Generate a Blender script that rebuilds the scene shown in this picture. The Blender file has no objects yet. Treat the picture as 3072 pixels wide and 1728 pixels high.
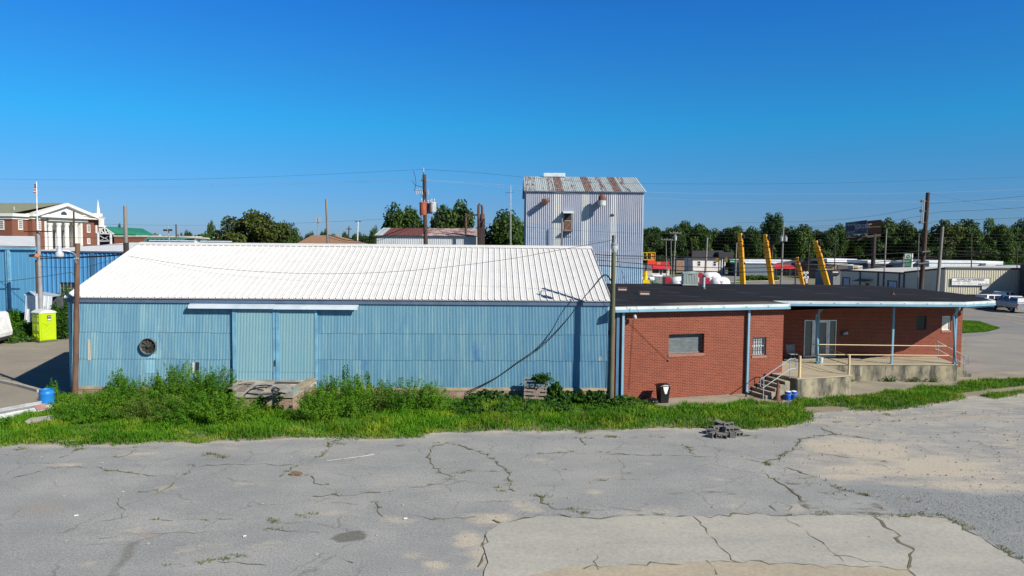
import bpy, math, random
import numpy as np
from mathutils import Vector, Matrix
R = math.radians
C = bpy.context.scene.collection
# ---------------- camera ----------------
F, CX, CY, H = 2200.0, 1536.0, 864.0, 7.26
PITCH, ROLL = math.atan(129/2200.0), 0.009
CAMM = Matrix.Rotation(R(90)-PITCH, 3, 'X') @ Matrix.Rotation(ROLL, 3, 'Z')
cam = bpy.data.cameras.new('camera'); camo = bpy.data.objects.new('camera', cam); C.objects.link(camo)
cam.sensor_width = 36; cam.lens = 36*F/3072; cam.clip_start = 0.1; cam.clip_end = 5000
camo.matrix_world = Matrix.Translation((0, 0, H)) @ CAMM.to_4x4()
bpy.context.scene.camera = camo
# ---------------- light ----------------
EL = R(33.4); AZ = math.atan2(0.78, -0.62)
SUN = Vector((math.sin(AZ)*math.cos(EL), math.cos(AZ)*math.cos(EL), math.sin(EL)))
world = bpy.data.worlds.new('World'); bpy.context.scene.world = world; world.use_nodes = True
wn = world.node_tree; bg = wn.nodes['Background']
sky = wn.nodes.new('ShaderNodeTexSky'); sky.sky_type = 'NISHITA'; sky.sun_disc = False
sky.sun_elevation = EL; sky.sun_rotation = AZ; sky.altitude = 0; sky.air_density = 1.0; sky.dust_density = 0.3; sky.ozone_density = 3.0
# physical sky graded by elevation: deep blue in view, dimmed above to deepen shade
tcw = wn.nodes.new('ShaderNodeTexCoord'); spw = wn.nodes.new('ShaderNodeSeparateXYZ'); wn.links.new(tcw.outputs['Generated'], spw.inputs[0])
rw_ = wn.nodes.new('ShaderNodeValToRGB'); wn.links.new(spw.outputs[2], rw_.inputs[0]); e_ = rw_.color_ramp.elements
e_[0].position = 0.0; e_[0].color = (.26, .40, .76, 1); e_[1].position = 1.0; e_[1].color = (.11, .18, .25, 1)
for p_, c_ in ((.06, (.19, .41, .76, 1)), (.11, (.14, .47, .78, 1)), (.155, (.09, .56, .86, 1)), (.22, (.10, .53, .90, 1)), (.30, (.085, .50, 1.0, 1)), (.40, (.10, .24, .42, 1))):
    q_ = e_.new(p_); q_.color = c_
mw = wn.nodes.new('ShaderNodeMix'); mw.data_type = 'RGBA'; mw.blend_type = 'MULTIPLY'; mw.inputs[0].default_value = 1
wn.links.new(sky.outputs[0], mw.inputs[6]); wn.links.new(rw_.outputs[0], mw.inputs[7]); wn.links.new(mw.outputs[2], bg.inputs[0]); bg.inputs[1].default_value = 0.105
sl = bpy.data.lights.new('sun', 'SUN'); sl.energy = 5.0; sl.angle = R(0.5); sl.color = (1, 0.94, 0.84)
so = bpy.data.objects.new('sun', sl); C.objects.link(so); so.rotation_euler = (-SUN).to_track_quat('-Z', 'Y').to_euler()
vs = bpy.context.scene.view_settings; vs.view_transform = 'Standard'; vs.look = 'None'; vs.exposure = 0.42; vs.gamma = 1
# ---------------- helpers ----------------
def ray(px, py): return CAMM @ Vector(((px-CX)/F, -(py-CY)/F, -1))
def G(px, py, z=0.0):
    d = ray(px, py); t = (z-H)/d.z; return Vector((d.x*t, d.y*t, z))
def A(px, py, Y):
    d = ray(px, py); t = Y/d.y; return Vector((d.x*t, Y, H+d.z*t))
def ZA(px, py, Y): return A(px, py, Y).z
def XA(px, Y): return A(px, 740, Y).x
V = Vector
ORG = {}
class MB:
    def __init__(s): s.v = []; s.f = []
    def add(s, vs, fs):
        n = len(s.v); s.v += [tuple(p) for p in vs]; s.f += [tuple(i+n for i in f) for f in fs]; return s
    def quad(s, a, b, c, d): return s.add([a, b, c, d], [(0, 1, 2, 3)])
    def box(s, lo, hi, m=None):
        x0, y0, z0 = lo; x1, y1, z1 = hi
        p = [V((x, y, z)) for z in (z0, z1) for x, y in ((x0, y0), (x1, y0), (x1, y1), (x0, y1))]
        if m is not None: p = [m @ q for q in p]
        return s.add(p, [(3, 2, 1, 0), (4, 5, 6, 7), (0, 1, 5, 4), (1, 2, 6, 5), (2, 3, 7, 6), (3, 0, 4, 7)])
    def prism(s, poly, z0, z1, m=None):
        n = len(poly); p = [V((x, y, z0)) for x, y in poly]+[V((x, y, z1)) for x, y in poly]
        if m is not None: p = [m @ q for q in p]
        return s.add(p, [tuple(range(n))[::-1], tuple(range(n, 2*n))]+[(i, (i+1) % n, n+(i+1) % n, n+i) for i in range(n)])
    def cyl(s, a, b, r0, r1=None, n=10, cap=True):
        return s.tube([a, b], [r0, r0 if r1 is None else r1], n, cap)
    def tube(s, pts, r, n=8, cap=True):
        pts = [V(p) for p in pts]; rs = r if isinstance(r, (list, tuple)) else [r]*len(pts)
        vs = []; ref = None
        for i, p in enumerate(pts):
            t = (pts[min(i+1, len(pts)-1)]-pts[max(i-1, 0)]).normalized()
            if ref is None: ref = V((0, 0, 1)) if abs(t.z) < .9 else V((1, 0, 0))
            u = t.cross(ref)
            if u.length < 1e-4: u = t.cross(V((0, 1, 0)))
            u.normalize(); w = u.cross(t); 
            for k in range(n):
                a = 2*math.pi*k/n; vs.append(p+(u*math.cos(a)+w*math.sin(a))*rs[i])
        fs = [(i*n+k, i*n+(k+1) % n, (i+1)*n+(k+1) % n, (i+1)*n+k) for i in range(len(pts)-1) for k in range(n)]
        if cap: fs += [tuple(range(n))[::-1], tuple((len(pts)-1)*n+k for k in range(n))]
        return s.add(vs, fs)
    def lathe(s, c, prof, n=16, ax=None):
        # prof: list of (r, h) along axis ax from c
        ax = V(ax or (0, 0, 1)).normalized(); u = ax.orthogonal().normalized(); w = ax.cross(u); c = V(c); vs = []
        for r, h in prof:
            for k in range(n):
                a = 2*math.pi*k/n; vs.append(c+ax*h+(u*math.cos(a)+w*math.sin(a))*max(r, 1e-4))
        fs = [(i*n+k, i*n+(k+1) % n, (i+1)*n+(k+1) % n, (i+1)*n+k) for i in range(len(prof)-1) for k in range(n)]
        fs += [tuple(range(n))[::-1], tuple((len(prof)-1)*n+k for k in range(n))]
        return s.add(vs, fs)
    def build(s, name, mat, parent=None, smooth=False, bevel=0):
        org = ORG.get(parent.name, V((0, 0, 0))) if parent else V((0, 0, 0))
        me = bpy.data.meshes.new(name); me.from_pydata([(x-org.x, y-org.y, z-org.z) for x, y, z in s.v], [], s.f)
        uv = me.uv_layers.new(name='UVMap').data
        for p in me.polygons:
            nn = p.normal; flat = abs(nn.z) > .75
            if not flat:
                l = math.hypot(nn.x, nn.y) or 1; tx, ty = -nn.y/l, nn.x/l
            for li in p.loop_indices:
                x, y, z = s.v[me.loops[li].vertex_index]
                uv[li].uv = (x, y) if flat else (x*tx+y*ty, z)
        if smooth: me.polygons.foreach_set('use_smooth', [True]*len(me.polygons))
        me.materials.append(mat); me.update()
        o = bpy.data.objects.new(name, me); C.objects.link(o)
        if parent: o.parent = parent; ORG[o.name] = org
        if bevel:
            b = o.modifiers.new('bevel', 'BEVEL'); b.width = bevel; b.segments = 2; b.limit_method = 'ANGLE'
        if smooth and hasattr(me, 'set_sharp_from_angle'): me.set_sharp_from_angle(angle=R(40))
        return o
def tag(o, label=None, cat=None, group=None, kind=None):
    if label: o['label'] = label
    if cat: o['category'] = cat
    if group: o['group'] = group
    if kind: o['kind'] = kind
    return o
def thing(name, label, cat, loc=(0, 0, 0), group=None):
    o = bpy.data.objects.new(name, None); C.objects.link(o); o.location = loc; o.empty_display_size = .2
    ORG[o.name] = V(loc); return tag(o, label, cat, group)
def local(name, label, cat, group=None):   # parts are modelled round the origin; the thing is moved afterwards
    o = thing(name, label, cat, (0, 0, 0), group); return o
def place(o, loc, rz=0, s=1):
    o.location = loc; o.rotation_euler = (0, 0, rz); o.scale = (s, s, s) if not isinstance(s, tuple) else s; return o
def dup(root, label=None, group=None):
    r = root.copy(); C.objects.link(r)
    if label: r['label'] = label
    if group: r['group'] = group
    for ch in list(root.children):
        c = ch.copy(); C.objects.link(c); c.parent = r
        for g in list(ch.children):
            d = g.copy(); C.objects.link(d); d.parent = c
    return r
def struct(mb, name, mat, parent=None):
    o = mb.build(name, mat, parent)
    if not parent: o['kind'] = 'structure'
    return o
# ---------------- materials ----------------
def new(name):
    m = bpy.data.materials.new(name); m.use_nodes = True; nt = m.node_tree; return m, nt, nt.nodes['Principled BSDF'], nt.nodes, nt.links
def noise(nd, lk, vec, sc, det=4, rough=.55):
    n = nd.new('ShaderNodeTexNoise'); n.inputs['Scale'].default_value = sc; n.inputs['Detail'].default_value = det; n.inputs['Roughness'].default_value = rough
    if vec is not None: lk.new(vec, n.inputs['Vector'])
    return n
def ramp(nd, lk, src, a, b, ca=(0, 0, 0, 1), cb=(1, 1, 1, 1)):
    r = nd.new('ShaderNodeValToRGB'); r.color_ramp.elements[0].position = a; r.color_ramp.elements[1].position = b
    r.color_ramp.elements[0].color = ca; r.color_ramp.elements[1].color = cb; lk.new(src, r.inputs[0]); return r
def c4(c): return (c[0], c[1], c[2], 1)
def mixc(nd, lk, f, a, b, mode='MIX'):
    m = nd.new('ShaderNodeMix'); m.data_type = 'RGBA'; m.blend_type = mode
    for s, k in ((f, 0), (a, 6), (b, 7)):
        if isinstance(s, (int, float)): m.inputs[k].default_value = s
        elif isinstance(s, tuple): m.inputs[k].default_value = c4(s)
        else: lk.new(s, m.inputs[k])
    return m.outputs[2]
def coord(nd, lk, sc=(1, 1, 1), kind='Object'):
    t = nd.new('ShaderNodeTexCoord'); mp = nd.new('ShaderNodeMapping'); mp.inputs['Scale'].default_value = sc
    lk.new(t.outputs[kind], mp.inputs[0]); return mp.outputs[0]
def bumpn(nd, lk, h, s, dist, p):
    b = nd.new('ShaderNodeBump'); b.inputs['Strength'].default_value = s; b.inputs['Distance'].default_value = dist
    lk.new(h, b.inputs['Height']); lk.new(b.outputs[0], p.inputs['Normal'])
_mc = {}
def M(name, c, rough=.7, metal=0, c2=None, sc=2.0, w=(.4, .65), bump=0, bsc=60, streak=0, c3=None, w3=(.6, .75), sc3=6):
    if name in _mc: return _mc[name]
    m, nt, p, nd, lk = new(name)
    p.inputs['Roughness'].default_value = rough; p.inputs['Metallic'].default_value = metal
    if c2 is None: c2 = tuple(x*.78 for x in c)
    vec = coord(nd, lk, (1, 1, streak) if streak else (1, 1, 1))
    n = noise(nd, lk, vec, sc, 6); r = ramp(nd, lk, n.outputs[0], *w)
    out = mixc(nd, lk, r.outputs[0], c, c2)
    if c3:
        n3 = noise(nd, lk, vec, sc3, 6, .65); r3 = ramp(nd, lk, n3.outputs[0], *w3); out = mixc(nd, lk, r3.outputs[0], out, c3)
    lk.new(out, p.inputs['Base Color'])
    if bump:
        nb = noise(nd, lk, coord(nd, lk), bsc, 4); bumpn(nd, lk, nb.outputs[0], bump, .02, p)
    _mc[name] = m; return m
def glass(name, c=(.03, .035, .04), rough=.08):
    if name in _mc: return _mc[name]
    m, nt, p, nd, lk = new(name); p.inputs['Base Color'].default_value = c4(c); p.inputs['Roughness'].default_value = rough
    n = noise(nd, lk, coord(nd, lk), 1.5, 2); bumpn(nd, lk, n.outputs[0], .15, .02, p); _mc[name] = m; return m
def brick_mat(name, a, b, mortar, bw=.255, bh=.078, ms=.011):
    m, nt, p, nd, lk = new(name); uvn = coord(nd, lk, (1, 1, 1), 'UV')
    bt = nd.new('ShaderNodeTexBrick'); lk.new(uvn, bt.inputs['Vector'])
    bt.inputs['Color1'].default_value = c4(a); bt.inputs['Color2'].default_value = c4(b); bt.inputs['Mortar'].default_value = c4(mortar)
    bt.inputs['Scale'].default_value = 1; bt.inputs['Brick Width'].default_value = bw; bt.inputs['Row Height'].default_value = bh
    bt.inputs['Mortar Size'].default_value = ms; bt.inputs['Mortar Smooth'].default_value = .2; bt.inputs['Bias'].default_value = -.1
    n = noise(nd, lk, uvn, .8, 5); r = ramp(nd, lk, n.outputs[0], .35, .7)
    x = mixc(nd, lk, r.outputs[0], bt.outputs['Color'], tuple(q*.8 for q in a)); x2 = nd.new('ShaderNodeMix')
    o = mixc(nd, lk, .35, bt.outputs['Color'], x); lk.new(o, p.inputs['Base Color']); p.inputs['Roughness'].default_value = .85
    iv = nd.new('ShaderNodeMath'); iv.operation = 'SUBTRACT'; iv.inputs[0].default_value = 1; lk.new(bt.outputs['Fac'], iv.inputs[1])
    bumpn(nd, lk, iv.outputs[0], .6, .012, p); return m
def panel_mat(name, c, c2, pw=.9, rough=.45, metal=.2, var=.25, axis='U', rust=None, rw=(.62, .7)):
    """sheet-metal panels: each sheet its own slight tone, streaky weathering"""
    m, nt, p, nd, lk = new(name); uvn = coord(nd, lk, (1, 1, 1), 'UV')
    sp = nd.new('ShaderNodeSeparateXYZ'); lk.new(uvn, sp.inputs[0])
    dv = nd.new('ShaderNodeMath'); dv.operation = 'DIVIDE'; dv.inputs[1].default_value = pw; lk.new(sp.outputs[0], dv.inputs[0])
    fl = nd.new('ShaderNodeMath'); fl.operation = 'FLOOR'; lk.new(dv.outputs[0], fl.inputs[0])
    wn_ = nd.new('ShaderNodeTexWhiteNoise'); wn_.noise_dimensions = '1D'; lk.new(fl.outputs[0], wn_.inputs['W'])
    vec = coord(nd, lk, (2.2, .18, 1), 'UV'); n = noise(nd, lk, vec, 1.6, 6, .6)
    ad = nd.new('ShaderNodeMath'); ad.operation = 'MULTIPLY_ADD'; lk.new(wn_.outputs[0], ad.inputs[0]); ad.inputs[1].default_value = var; lk.new(n.outputs[0], ad.inputs[2])
    r = ramp(nd, lk, ad.outputs[0], .42, .85); o = mixc(nd, lk, r.outputs[0], c, c2)
    if rust:
        v2 = coord(nd, lk, (3, .5, 1), 'UV'); n2 = noise(nd, lk, v2, 1.3, 8, .7); a2 = nd.new('ShaderNodeMath'); a2.operation = 'MULTIPLY_ADD'
        lk.new(wn_.outputs[0], a2.inputs[0]); a2.inputs[1].default_value = .22; lk.new(n2.outputs[0], a2.inputs[2])
        r2 = ramp(nd, lk, a2.outputs[0], *rw); o = mixc(nd, lk, r2.outputs[0], o, rust)
    lk.new(o, p.inputs['Base Color']); p.inputs['Roughness'].default_value = rough; p.inputs['Metallic'].default_value = metal
    return m
def leaf_mat(name, dark, light, yellow=None):
    m, nt, p, nd, lk = new(name); a = nd.new('ShaderNodeAttribute'); a.attribute_name = 'tint'
    o = mixc(nd, lk, a.outputs['Fac'], dark, light)
    n = noise(nd, lk, coord(nd, lk), .7, 3); r = ramp(nd, lk, n.outputs[0], .5, .75)
    o = mixc(nd, lk, r.outputs[0], o, yellow or tuple(x*1.25 for x in light))
    lk.new(o, p.inputs['Base Color']); p.inputs['Roughness'].default_value = .6; p.inputs['Specular IOR Level'].default_value = .25
    tr = nd.new('ShaderNodeBsdfTranslucent'); lk.new(o, tr.inputs[0]); ms = nd.new('ShaderNodeMixShader'); ms.inputs[0].default_value = .28
    lk.new(p.outputs[0], ms.inputs[1]); lk.new(tr.outputs[0], ms.inputs[2]); lk.new(ms.outputs[0], nd['Material Output'].inputs[0]); return m
# fast quads: P (n,4,3)
def fastquads(name, P, mat, parent=None, tint=None, k=4):
    n = len(P); me = bpy.data.meshes.new(name); org = ORG.get(parent.name, V((0, 0, 0))) if parent else V((0, 0, 0))
    me.vertices.add(n*k); me.vertices.foreach_set('co', (P.reshape(-1, 3)-np.array(org)[None]).astype(np.float32).ravel())
    me.loops.add(n*k); me.loops.foreach_set('vertex_index', np.arange(n*k, dtype=np.int32))
    me.polygons.add(n); me.polygons.foreach_set('loop_start', np.arange(0, n*k, k, dtype=np.int32))
    if tint is not None:
        at = me.attributes.new('tint', 'FLOAT', 'POINT'); at.data.foreach_set('value', np.repeat(tint, k).astype(np.float32))
    me.materials.append(mat); me.update(calc_edges=True)
    o = bpy.data.objects.new(name, me); C.objects.link(o)
    if parent: o.parent = parent; ORG[o.name] = org
    return o
def norm(a): return a/np.maximum(np.linalg.norm(a, axis=1, keepdims=True), 1e-6)
def leaves(c, s, rg, outw=None, ow=.8, asp=.6):
    """leaf quads of size s at centres c, normals biased along outw"""
    n = len(c); nr = rg.normal(size=(n, 3))
    if outw is not None: nr = norm(nr)*(1-ow)+norm(outw)*ow+rg.normal(size=(n, 3))*.25
    nr = norm(nr); t = norm(np.cross(nr, rg.normal(size=(n, 3)))); b = np.cross(nr, t)
    s = np.broadcast_to(np.asarray(s, float), (n,))[:, None]; t = t*s*.5; b = b*s*.5*asp
    return np.stack([c-t, c-b*1.1, c+t, c+b*1.1], 1)
def inpoly(x, y, poly):
    ins = np.zeros(len(x), bool); n = len(poly)
    for i in range(n):
        x0, y0 = poly[i]; x1, y1 = poly[(i+1) % n]
        if y0 == y1: continue
        ins ^= ((y0 > y) != (y1 > y)) & (x < (x1-x0)*(y-y0)/(y1-y0)+x0)
    return ins
def vnoise(x, y, seed=0, sc=1.0):
    """cheap smooth noise 0..1"""
    r = np.random.RandomState(seed); o = np.zeros_like(x, dtype=float); a = 1.; tot = 0
    for k in range(5):
        for j in range(3):
            th = r.rand()*6.28; f = sc*(1.8**k)*(0.7+.6*r.rand()); o += a*np.sin((x*math.cos(th)+y*math.sin(th))*f+r.rand()*6.28+1.3*np.sin((x*math.sin(th)-y*math.cos(th))*f*.7)); tot += a
        a *= .6
    return .5+.5*np.clip(o/tot*2.2, -1, 1)
def wallframe(p0, p1):
    """frame of a vertical wall: s along p0->p1, n outward (towards the camera), z up"""
    d = (V((p1[0], p1[1], 0))-V((p0[0], p0[1], 0))); L = d.length; d.normalize(); nrm = V((d.y, -d.x, 0)); P0 = V((p0[0], p0[1], 0))
    m = Matrix(((d.x, nrm.x, 0, P0.x), (d.y, nrm.y, 0, P0.y), (0, 0, 1, 0), (0, 0, 0, 1)))
    def pl(px, py, off=0):
        r = ray(px, py); o = V((0, 0, H)); q = P0+nrm*off; t = (q-o).dot(nrm)/r.dot(nrm); h = o+r*t; return ((h-P0).dot(d), h.z)
    return m, L, pl     # local coordinates are (s, outward, z)
def holed(mb, m, s0, s1, z0, z1, holes, off=0, depth=.25):
    xs = sorted({s0, s1, *[h[0] for h in holes], *[h[1] for h in holes]}); zs = sorted({z0, z1, *[h[2] for h in holes], *[h[3] for h in holes]})
    for i in range(len(xs)-1):
        for j in range(len(zs)-1):
            cx, cz = (xs[i]+xs[i+1])/2, (zs[j]+zs[j+1])/2
            if any(h[0] < cx < h[1] and h[2] < cz < h[3] for h in holes): continue
            mb.quad(*[m @ V(q) for q in ((xs[i], off, zs[j]), (xs[i+1], off, zs[j]), (xs[i+1], off, zs[j+1]), (xs[i], off, zs[j+1]))])
    for a, b, c, d in holes:
        e = off-depth
        for q in (((a, off, c), (a, e, c), (a, e, d), (a, off, d)), ((b, off, c), (b, e, c), (b, e, d), (b, off, d)), ((a, off, c), (b, off, c), (b, e, c), (a, e, c)), ((a, off, d), (b, off, d), (b, e, d), (a, e, d))):
            mb.quad(*[m @ V(t) for t in q])
def wire(name, label, pts, r=.012, mat=None, group='overhead wires', cat='wire', n=5):
    """smooth curve through pts"""
    P = [V(p) for p in pts]; out = []
    for i in range(len(P)-1):
        a = P[max(i-1, 0)]; b = P[i]; c = P[i+1]; d = P[min(i+2, len(P)-1)]
        for k in range(10):
            t = k/10; out.append(.5*((2*b)+(c-a)*t+(2*a-5*b+4*c-d)*t*t+(3*b-a-3*c+d)*t**3))
    out.append(P[-1]); o = MB().tube(out, r, n).build(name, mat or WIRE, smooth=True); return tag(o, label, cat, group)
WIRE = M('wire_rubber', (.015, .015, .017), .6)
# ================= materials for big surfaces =================
GRASSM = leaf_mat('grass_blades', (.035, .12, .004), (.12, .31, .008), (.27, .36, .02))
WEEDM = leaf_mat('weed_leaves', (.028, .10, .005), (.09, .25, .008), (.13, .28, .012))
WEEDB = leaf_mat('weed_leaves_bright', (.045, .13, .006), (.14, .31, .012), (.19, .33, .02))
WEEDY = leaf_mat('weed_leaves_olive', (.05, .10, .012), (.14, .22, .025), (.18, .22, .04))
VINEM = leaf_mat('vine_leaves', (.014, .05, .006), (.05, .14, .012), (.08, .15, .02))
TREEM = leaf_mat('tree_leaves', (.016, .042, .010), (.06, .115, .022), (.085, .135, .025))
TREEM2 = leaf_mat('tree_leaves_bright', (.02, .05, .008), (.08, .15, .02), (.12, .19, .025))
TREEM3 = leaf_mat('tree_leaves_olive', (.025, .04, .008), (.09, .12, .02), (.13, .15, .025))
BARK = M('bark', (.09, .065, .045), .9, c2=(.05, .035, .025), sc=8, bump=.4, bsc=30)
DRYG = leaf_mat('dry_grass', (.07, .09, .015), (.20, .22, .04), (.26, .23, .08))
def surf(name, c, c2, sc=.25, c3=None, speck=.12, bump=.25, attrs=(), spsc=14, rough=.9, cracks=False):
    m, nt, p, nd, lk = new(name); vec = coord(nd, lk)
    n = noise(nd, lk, vec, sc, 8, .6); r = ramp(nd, lk, n.outputs[0], .35, .65); o = mixc(nd, lk, r.outputs[0], c, c2)
    n2 = noise(nd, lk, vec, spsc, 6, .8); r2 = ramp(nd, lk, n2.outputs[0], .38, .62, (1-speck,)*3+(1,), (1+speck,)*3+(1,)); nL = noise(nd, lk, coord(nd, lk, (.5, 1.1, 1)), .55, 5, .62); rL = ramp(nd, lk, nL.outputs[0], .3, .7, (.86, .87, .88, 1), (1.12, 1.11, 1.08, 1)); o = mixc(nd, lk, 1.0, o, rL.outputs[0], 'MULTIPLY')
    o = mixc(nd, lk, 1.0, o, r2.outputs[0], 'MULTIPLY')
    if cracks:
        nv = noise(nd, lk, vec, .9, 4, .6); vm = nd.new('ShaderNodeVectorMath'); vm.operation = 'MULTIPLY_ADD'; lk.new(nv.outputs['Color'], vm.inputs[0]); vm.inputs[1].default_value = (1.1, 1.1, 0); lk.new(vec, vm.inputs[2])
        for vsc, wd, amt_, th_ in ((.38, .012, .42, .44), (1.1, .018, .28, .54)):
            vo = nd.new('ShaderNodeTexVoronoi'); vo.feature = 'DISTANCE_TO_EDGE'; vo.inputs['Scale'].default_value = vsc; lk.new(vm.outputs[0], vo.inputs['Vector']); rv = ramp(nd, lk, vo.outputs['Distance'], wd*.25, wd, (1, 1, 1, 1), (0, 0, 0, 1))
            nm = noise(nd, lk, vec, .5+vsc*.3, 3); rm = ramp(nd, lk, nm.outputs[0], th_, th_+.12, (0, 0, 0, 1), (amt_,)*3+(1,)); mm_ = nd.new('ShaderNodeMath'); mm_.operation = 'MULTIPLY'; lk.new(rv.outputs[0], mm_.inputs[0]); lk.new(rm.outputs[0], mm_.inputs[1]); o = mixc(nd, lk, mm_.outputs[0], o, (.08, .075, .05))
    for an, col, lo, hi, amt in attrs:
        a = nd.new('ShaderNodeAttribute'); a.attribute_name = an
        nn = noise(nd, lk, coord(nd, lk, (.55, 1.3, 1)), 1.5, 8, .68); ad = nd.new('ShaderNodeMath'); ad.operation = 'MULTIPLY_ADD'; lk.new(nn.outputs[0], ad.inputs[0]); ad.inputs[1].default_value = 2.0; 
        sb = nd.new('ShaderNodeMath'); sb.operation = 'SUBTRACT'; lk.new(a.outputs['Fac'], sb.inputs[0]); sb.inputs[1].default_value = 1.0; lk.new(sb.outputs[0], ad.inputs[2])
        rr = ramp(nd, lk, ad.outputs[0], lo, hi, (0, 0, 0, 1), (amt,)*3+(1,)); o = mixc(nd, lk, rr.outputs[0], o, mixc(nd, lk, 1.0, col, r2.outputs[0], 'MULTIPLY'))
    lk.new(o, p.inputs['Base Color']); p.inputs['Roughness'].default_value = rough
    nb = noise(nd, lk, vec, 45, 5, .7); bumpn(nd, lk, nb.outputs[0], bump, .02, p); return m
SAND = (.42, .36, .27)
DIRTM = surf('dirt', (.30, .25, .18), (.22, .19, .13), .4)
LOTM = surf('worn_asphalt', (.255, .262, .262), (.305, .308, .30), .45, speck=.33, spsc=22, cracks=True, attrs=(
    ('sand', (.46, .41, .325), .32, .85, .9), ('rusty', (.36, .27, .2), .35, .9, .55), ('dark', (.12, .12, .105), .45, .62, .85), ('gravel', (.235, .25, .25), .3, .7, .95)))
SLABM = surf('old_concrete', (.40, .385, .34), (.355, .35, .315), .35, speck=.12, spsc=9)
SLABT = surf('tan_concrete', (.43, .37, .27), (.36, .32, .25), .5, speck=.12, spsc=9)
APRONM = surf('apron_concrete', (.33, .29, .22), (.23, .21, .17), .5, speck=.12, cracks=True)
ROADM = surf('road_asphalt', (.19, .185, .18), (.23, .22, .21), .15, speck=.1)
ALLEYM = surf('alley_concrete', (.29, .255, .2), (.24, .215, .175), .3, speck=.12, cracks=True)
GRAVM = surf('gravel_stone', (.24, .25, .25), (.34, .34, .33), 1.2, speck=.5, spsc=18, bump=1)
# ================= ground =================
def sheet(name, pts, z, mat):
    """flat polygon sheet, pts = [(px,py)] on the ground or world tuples"""
    me = MB().add([(x, y, z) for x, y in pts], [tuple(range(len(pts)))]); return struct(me, name, mat)
def gp(l): return [tuple(G(*q))[:2] for q in l]
far = 2500
struct(MB().quad((-far, -60, -.012), (far, -60, -.012), (far, far, -.012), (-far, far, -.012)), 'ground', M('far_ground', (.10, .13, .05), .95, c2=(.2, .18, .11), sc=.02))
# dirt under the weeds, lot in front of it as a fine grid carrying masks for sand, stain and gravel
def wob(poly, amp=.15, step=.35, seed=1):
    r = random.Random(seed); out = []
    for i in range(len(poly)):
        a = V(poly[i]); b = V(poly[(i+1) % len(poly)]); n = max(1, int((b-a).length/step))
        for k in range(n):
            q = a.lerp(b, k/n); out.append((q.x+r.uniform(-amp, amp), q.y+r.uniform(-amp, amp)))
    return out
sheet('dirt_ground', [(-40, 24), (34, 24), (34, 40), (-19, 40), (-40, 44)], -.006, DIRTM)
gx = np.arange(-30, 40.01, .14); gy = np.arange(9, 46.01, .14); X, Y = np.meshgrid(gx, gy); nx, ny = len(gx), len(gy)
GFRONT = [(-60, 1345), (0, 1341), (159, 1334), (199, 1338), (397, 1336), (457, 1327), (540, 1329), (576, 1337), (676, 1323), (874, 1318), (1024, 1318), (1135, 1318), (1254, 1319), (1286, 1303), (1517, 1293), (1620, 1299), (1715, 1291), (1747, 1305), (1779, 1293), (2024, 1285), (2130, 1288), (2227, 1290), (2367, 1282), (2440, 1264), (2440, 1240), (2547, 1234), (2666, 1236), (2766, 1220), (2886, 1200), (2930, 1188), (2990, 1200), (3072, 1184), (3200, 1170)]
fr = [G(*p) for p in GFRONT]; yb = np.interp(gx, [p.x for p in fr], [p.y for p in fr])
yb = yb+.35*(vnoise(gx, gx*0, 3, 1.5)-.5)+.15
def blob(L):
    o = np.zeros_like(X)
    for px, py, rx, ry, w in L:
        c = G(px, py); e = G(px+rx, py); f = G(px, py-ry); ax = abs(e.x-c.x); ay = abs(f.y-c.y)
        o = np.maximum(o, w*np.clip(1.25-np.sqrt(((X-c.x)/ax)**2+((Y-c.y)/ay)**2), 0, 1))
    return o
sand = blob([(200, 1394, 75, 9, .9), (480, 1473, 40, 8, .7), (400, 1595, 60, 10, .8), (270, 1690, 60, 22, .6), (720, 1455, 35, 12, .6), (1000, 1540, 70, 14, .7), (780, 1640, 30, 10, .6), (1100, 1495, 50, 8, .6),
    (1200, 1560, 90, 12, .8), (1560, 1510, 60, 14, .9), (1600, 1530, 60, 12, .7), (1780, 1475, 40, 12, .8), (1400, 1620, 70, 40, .9), (1300, 1700, 60, 26, 1), (1230, 1665, 50, 12, .7), (1480, 1560, 110, 30, .9), (1440, 1660, 60, 50, .8), (1720, 1570, 90, 14, .8),
    (1700, 1320, 90, 5, .5), (2150, 1440, 80, 14, .4), (2330, 1515, 50, 12, .7), (2390, 1530, 40, 9, .9), (700, 1345, 100, 8, .6), (980, 1700, 60, 12, .6), (1850, 1600, 60, 14, .7)])
edge = np.clip(1-(yb[None, :]-Y)/.9, 0, 1)*(Y < yb[None, :]); sand = np.maximum(sand, edge*.85)
SREG = gp([(2447, 1270), (2507, 1300), (2420, 1316), (2367, 1353), (2323, 1385), (2351, 1405), (2467, 1441), (2507, 1461), (2786, 1469), (2965, 1489), (3072, 1480), (3400, 1480), (3400, 1100), (2886, 1190), (2600, 1230), (2440, 1240)])
xr, yr = X.ravel(), Y.ravel(); inS = inpoly(xr, yr, SREG).reshape(X.shape)
nz = vnoise(X, Y*1.6, 11, .5)
sand = np.where(inS, np.maximum(sand, .30+.25*nz), sand); sand = np.maximum(sand, blob([(2560, 1345, 260, 45, .95), (2800, 1400, 330, 60, .95), (2600, 1410, 200, 30, .9), (2950, 1460, 250, 16, 1.0), (2520, 1425, 90, 14, 1)])*inS); sand = np.maximum(sand, .55*np.clip(vnoise(X*1.0, Y*2.2, 61, .8)-.62, 0, 1)*2.2)
def blur(a, k=3):
    for _ in range(k): a = (a+np.roll(a, 1, 0)+np.roll(a, -1, 0)+np.roll(a, 1, 1)+np.roll(a, -1, 1))/5
    return a
sand = blur(sand, 2)
gr = inpoly(xr, yr, gp([(2507, 1461), (2606, 1489), (2650, 1515), (2700, 1550), (2850, 1550), (3080, 1690), (3400, 1900), (3400, 1470), (3072, 1478), (2965, 1487), (2786, 1467), (2600, 1450)])).reshape(X.shape)
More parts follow.
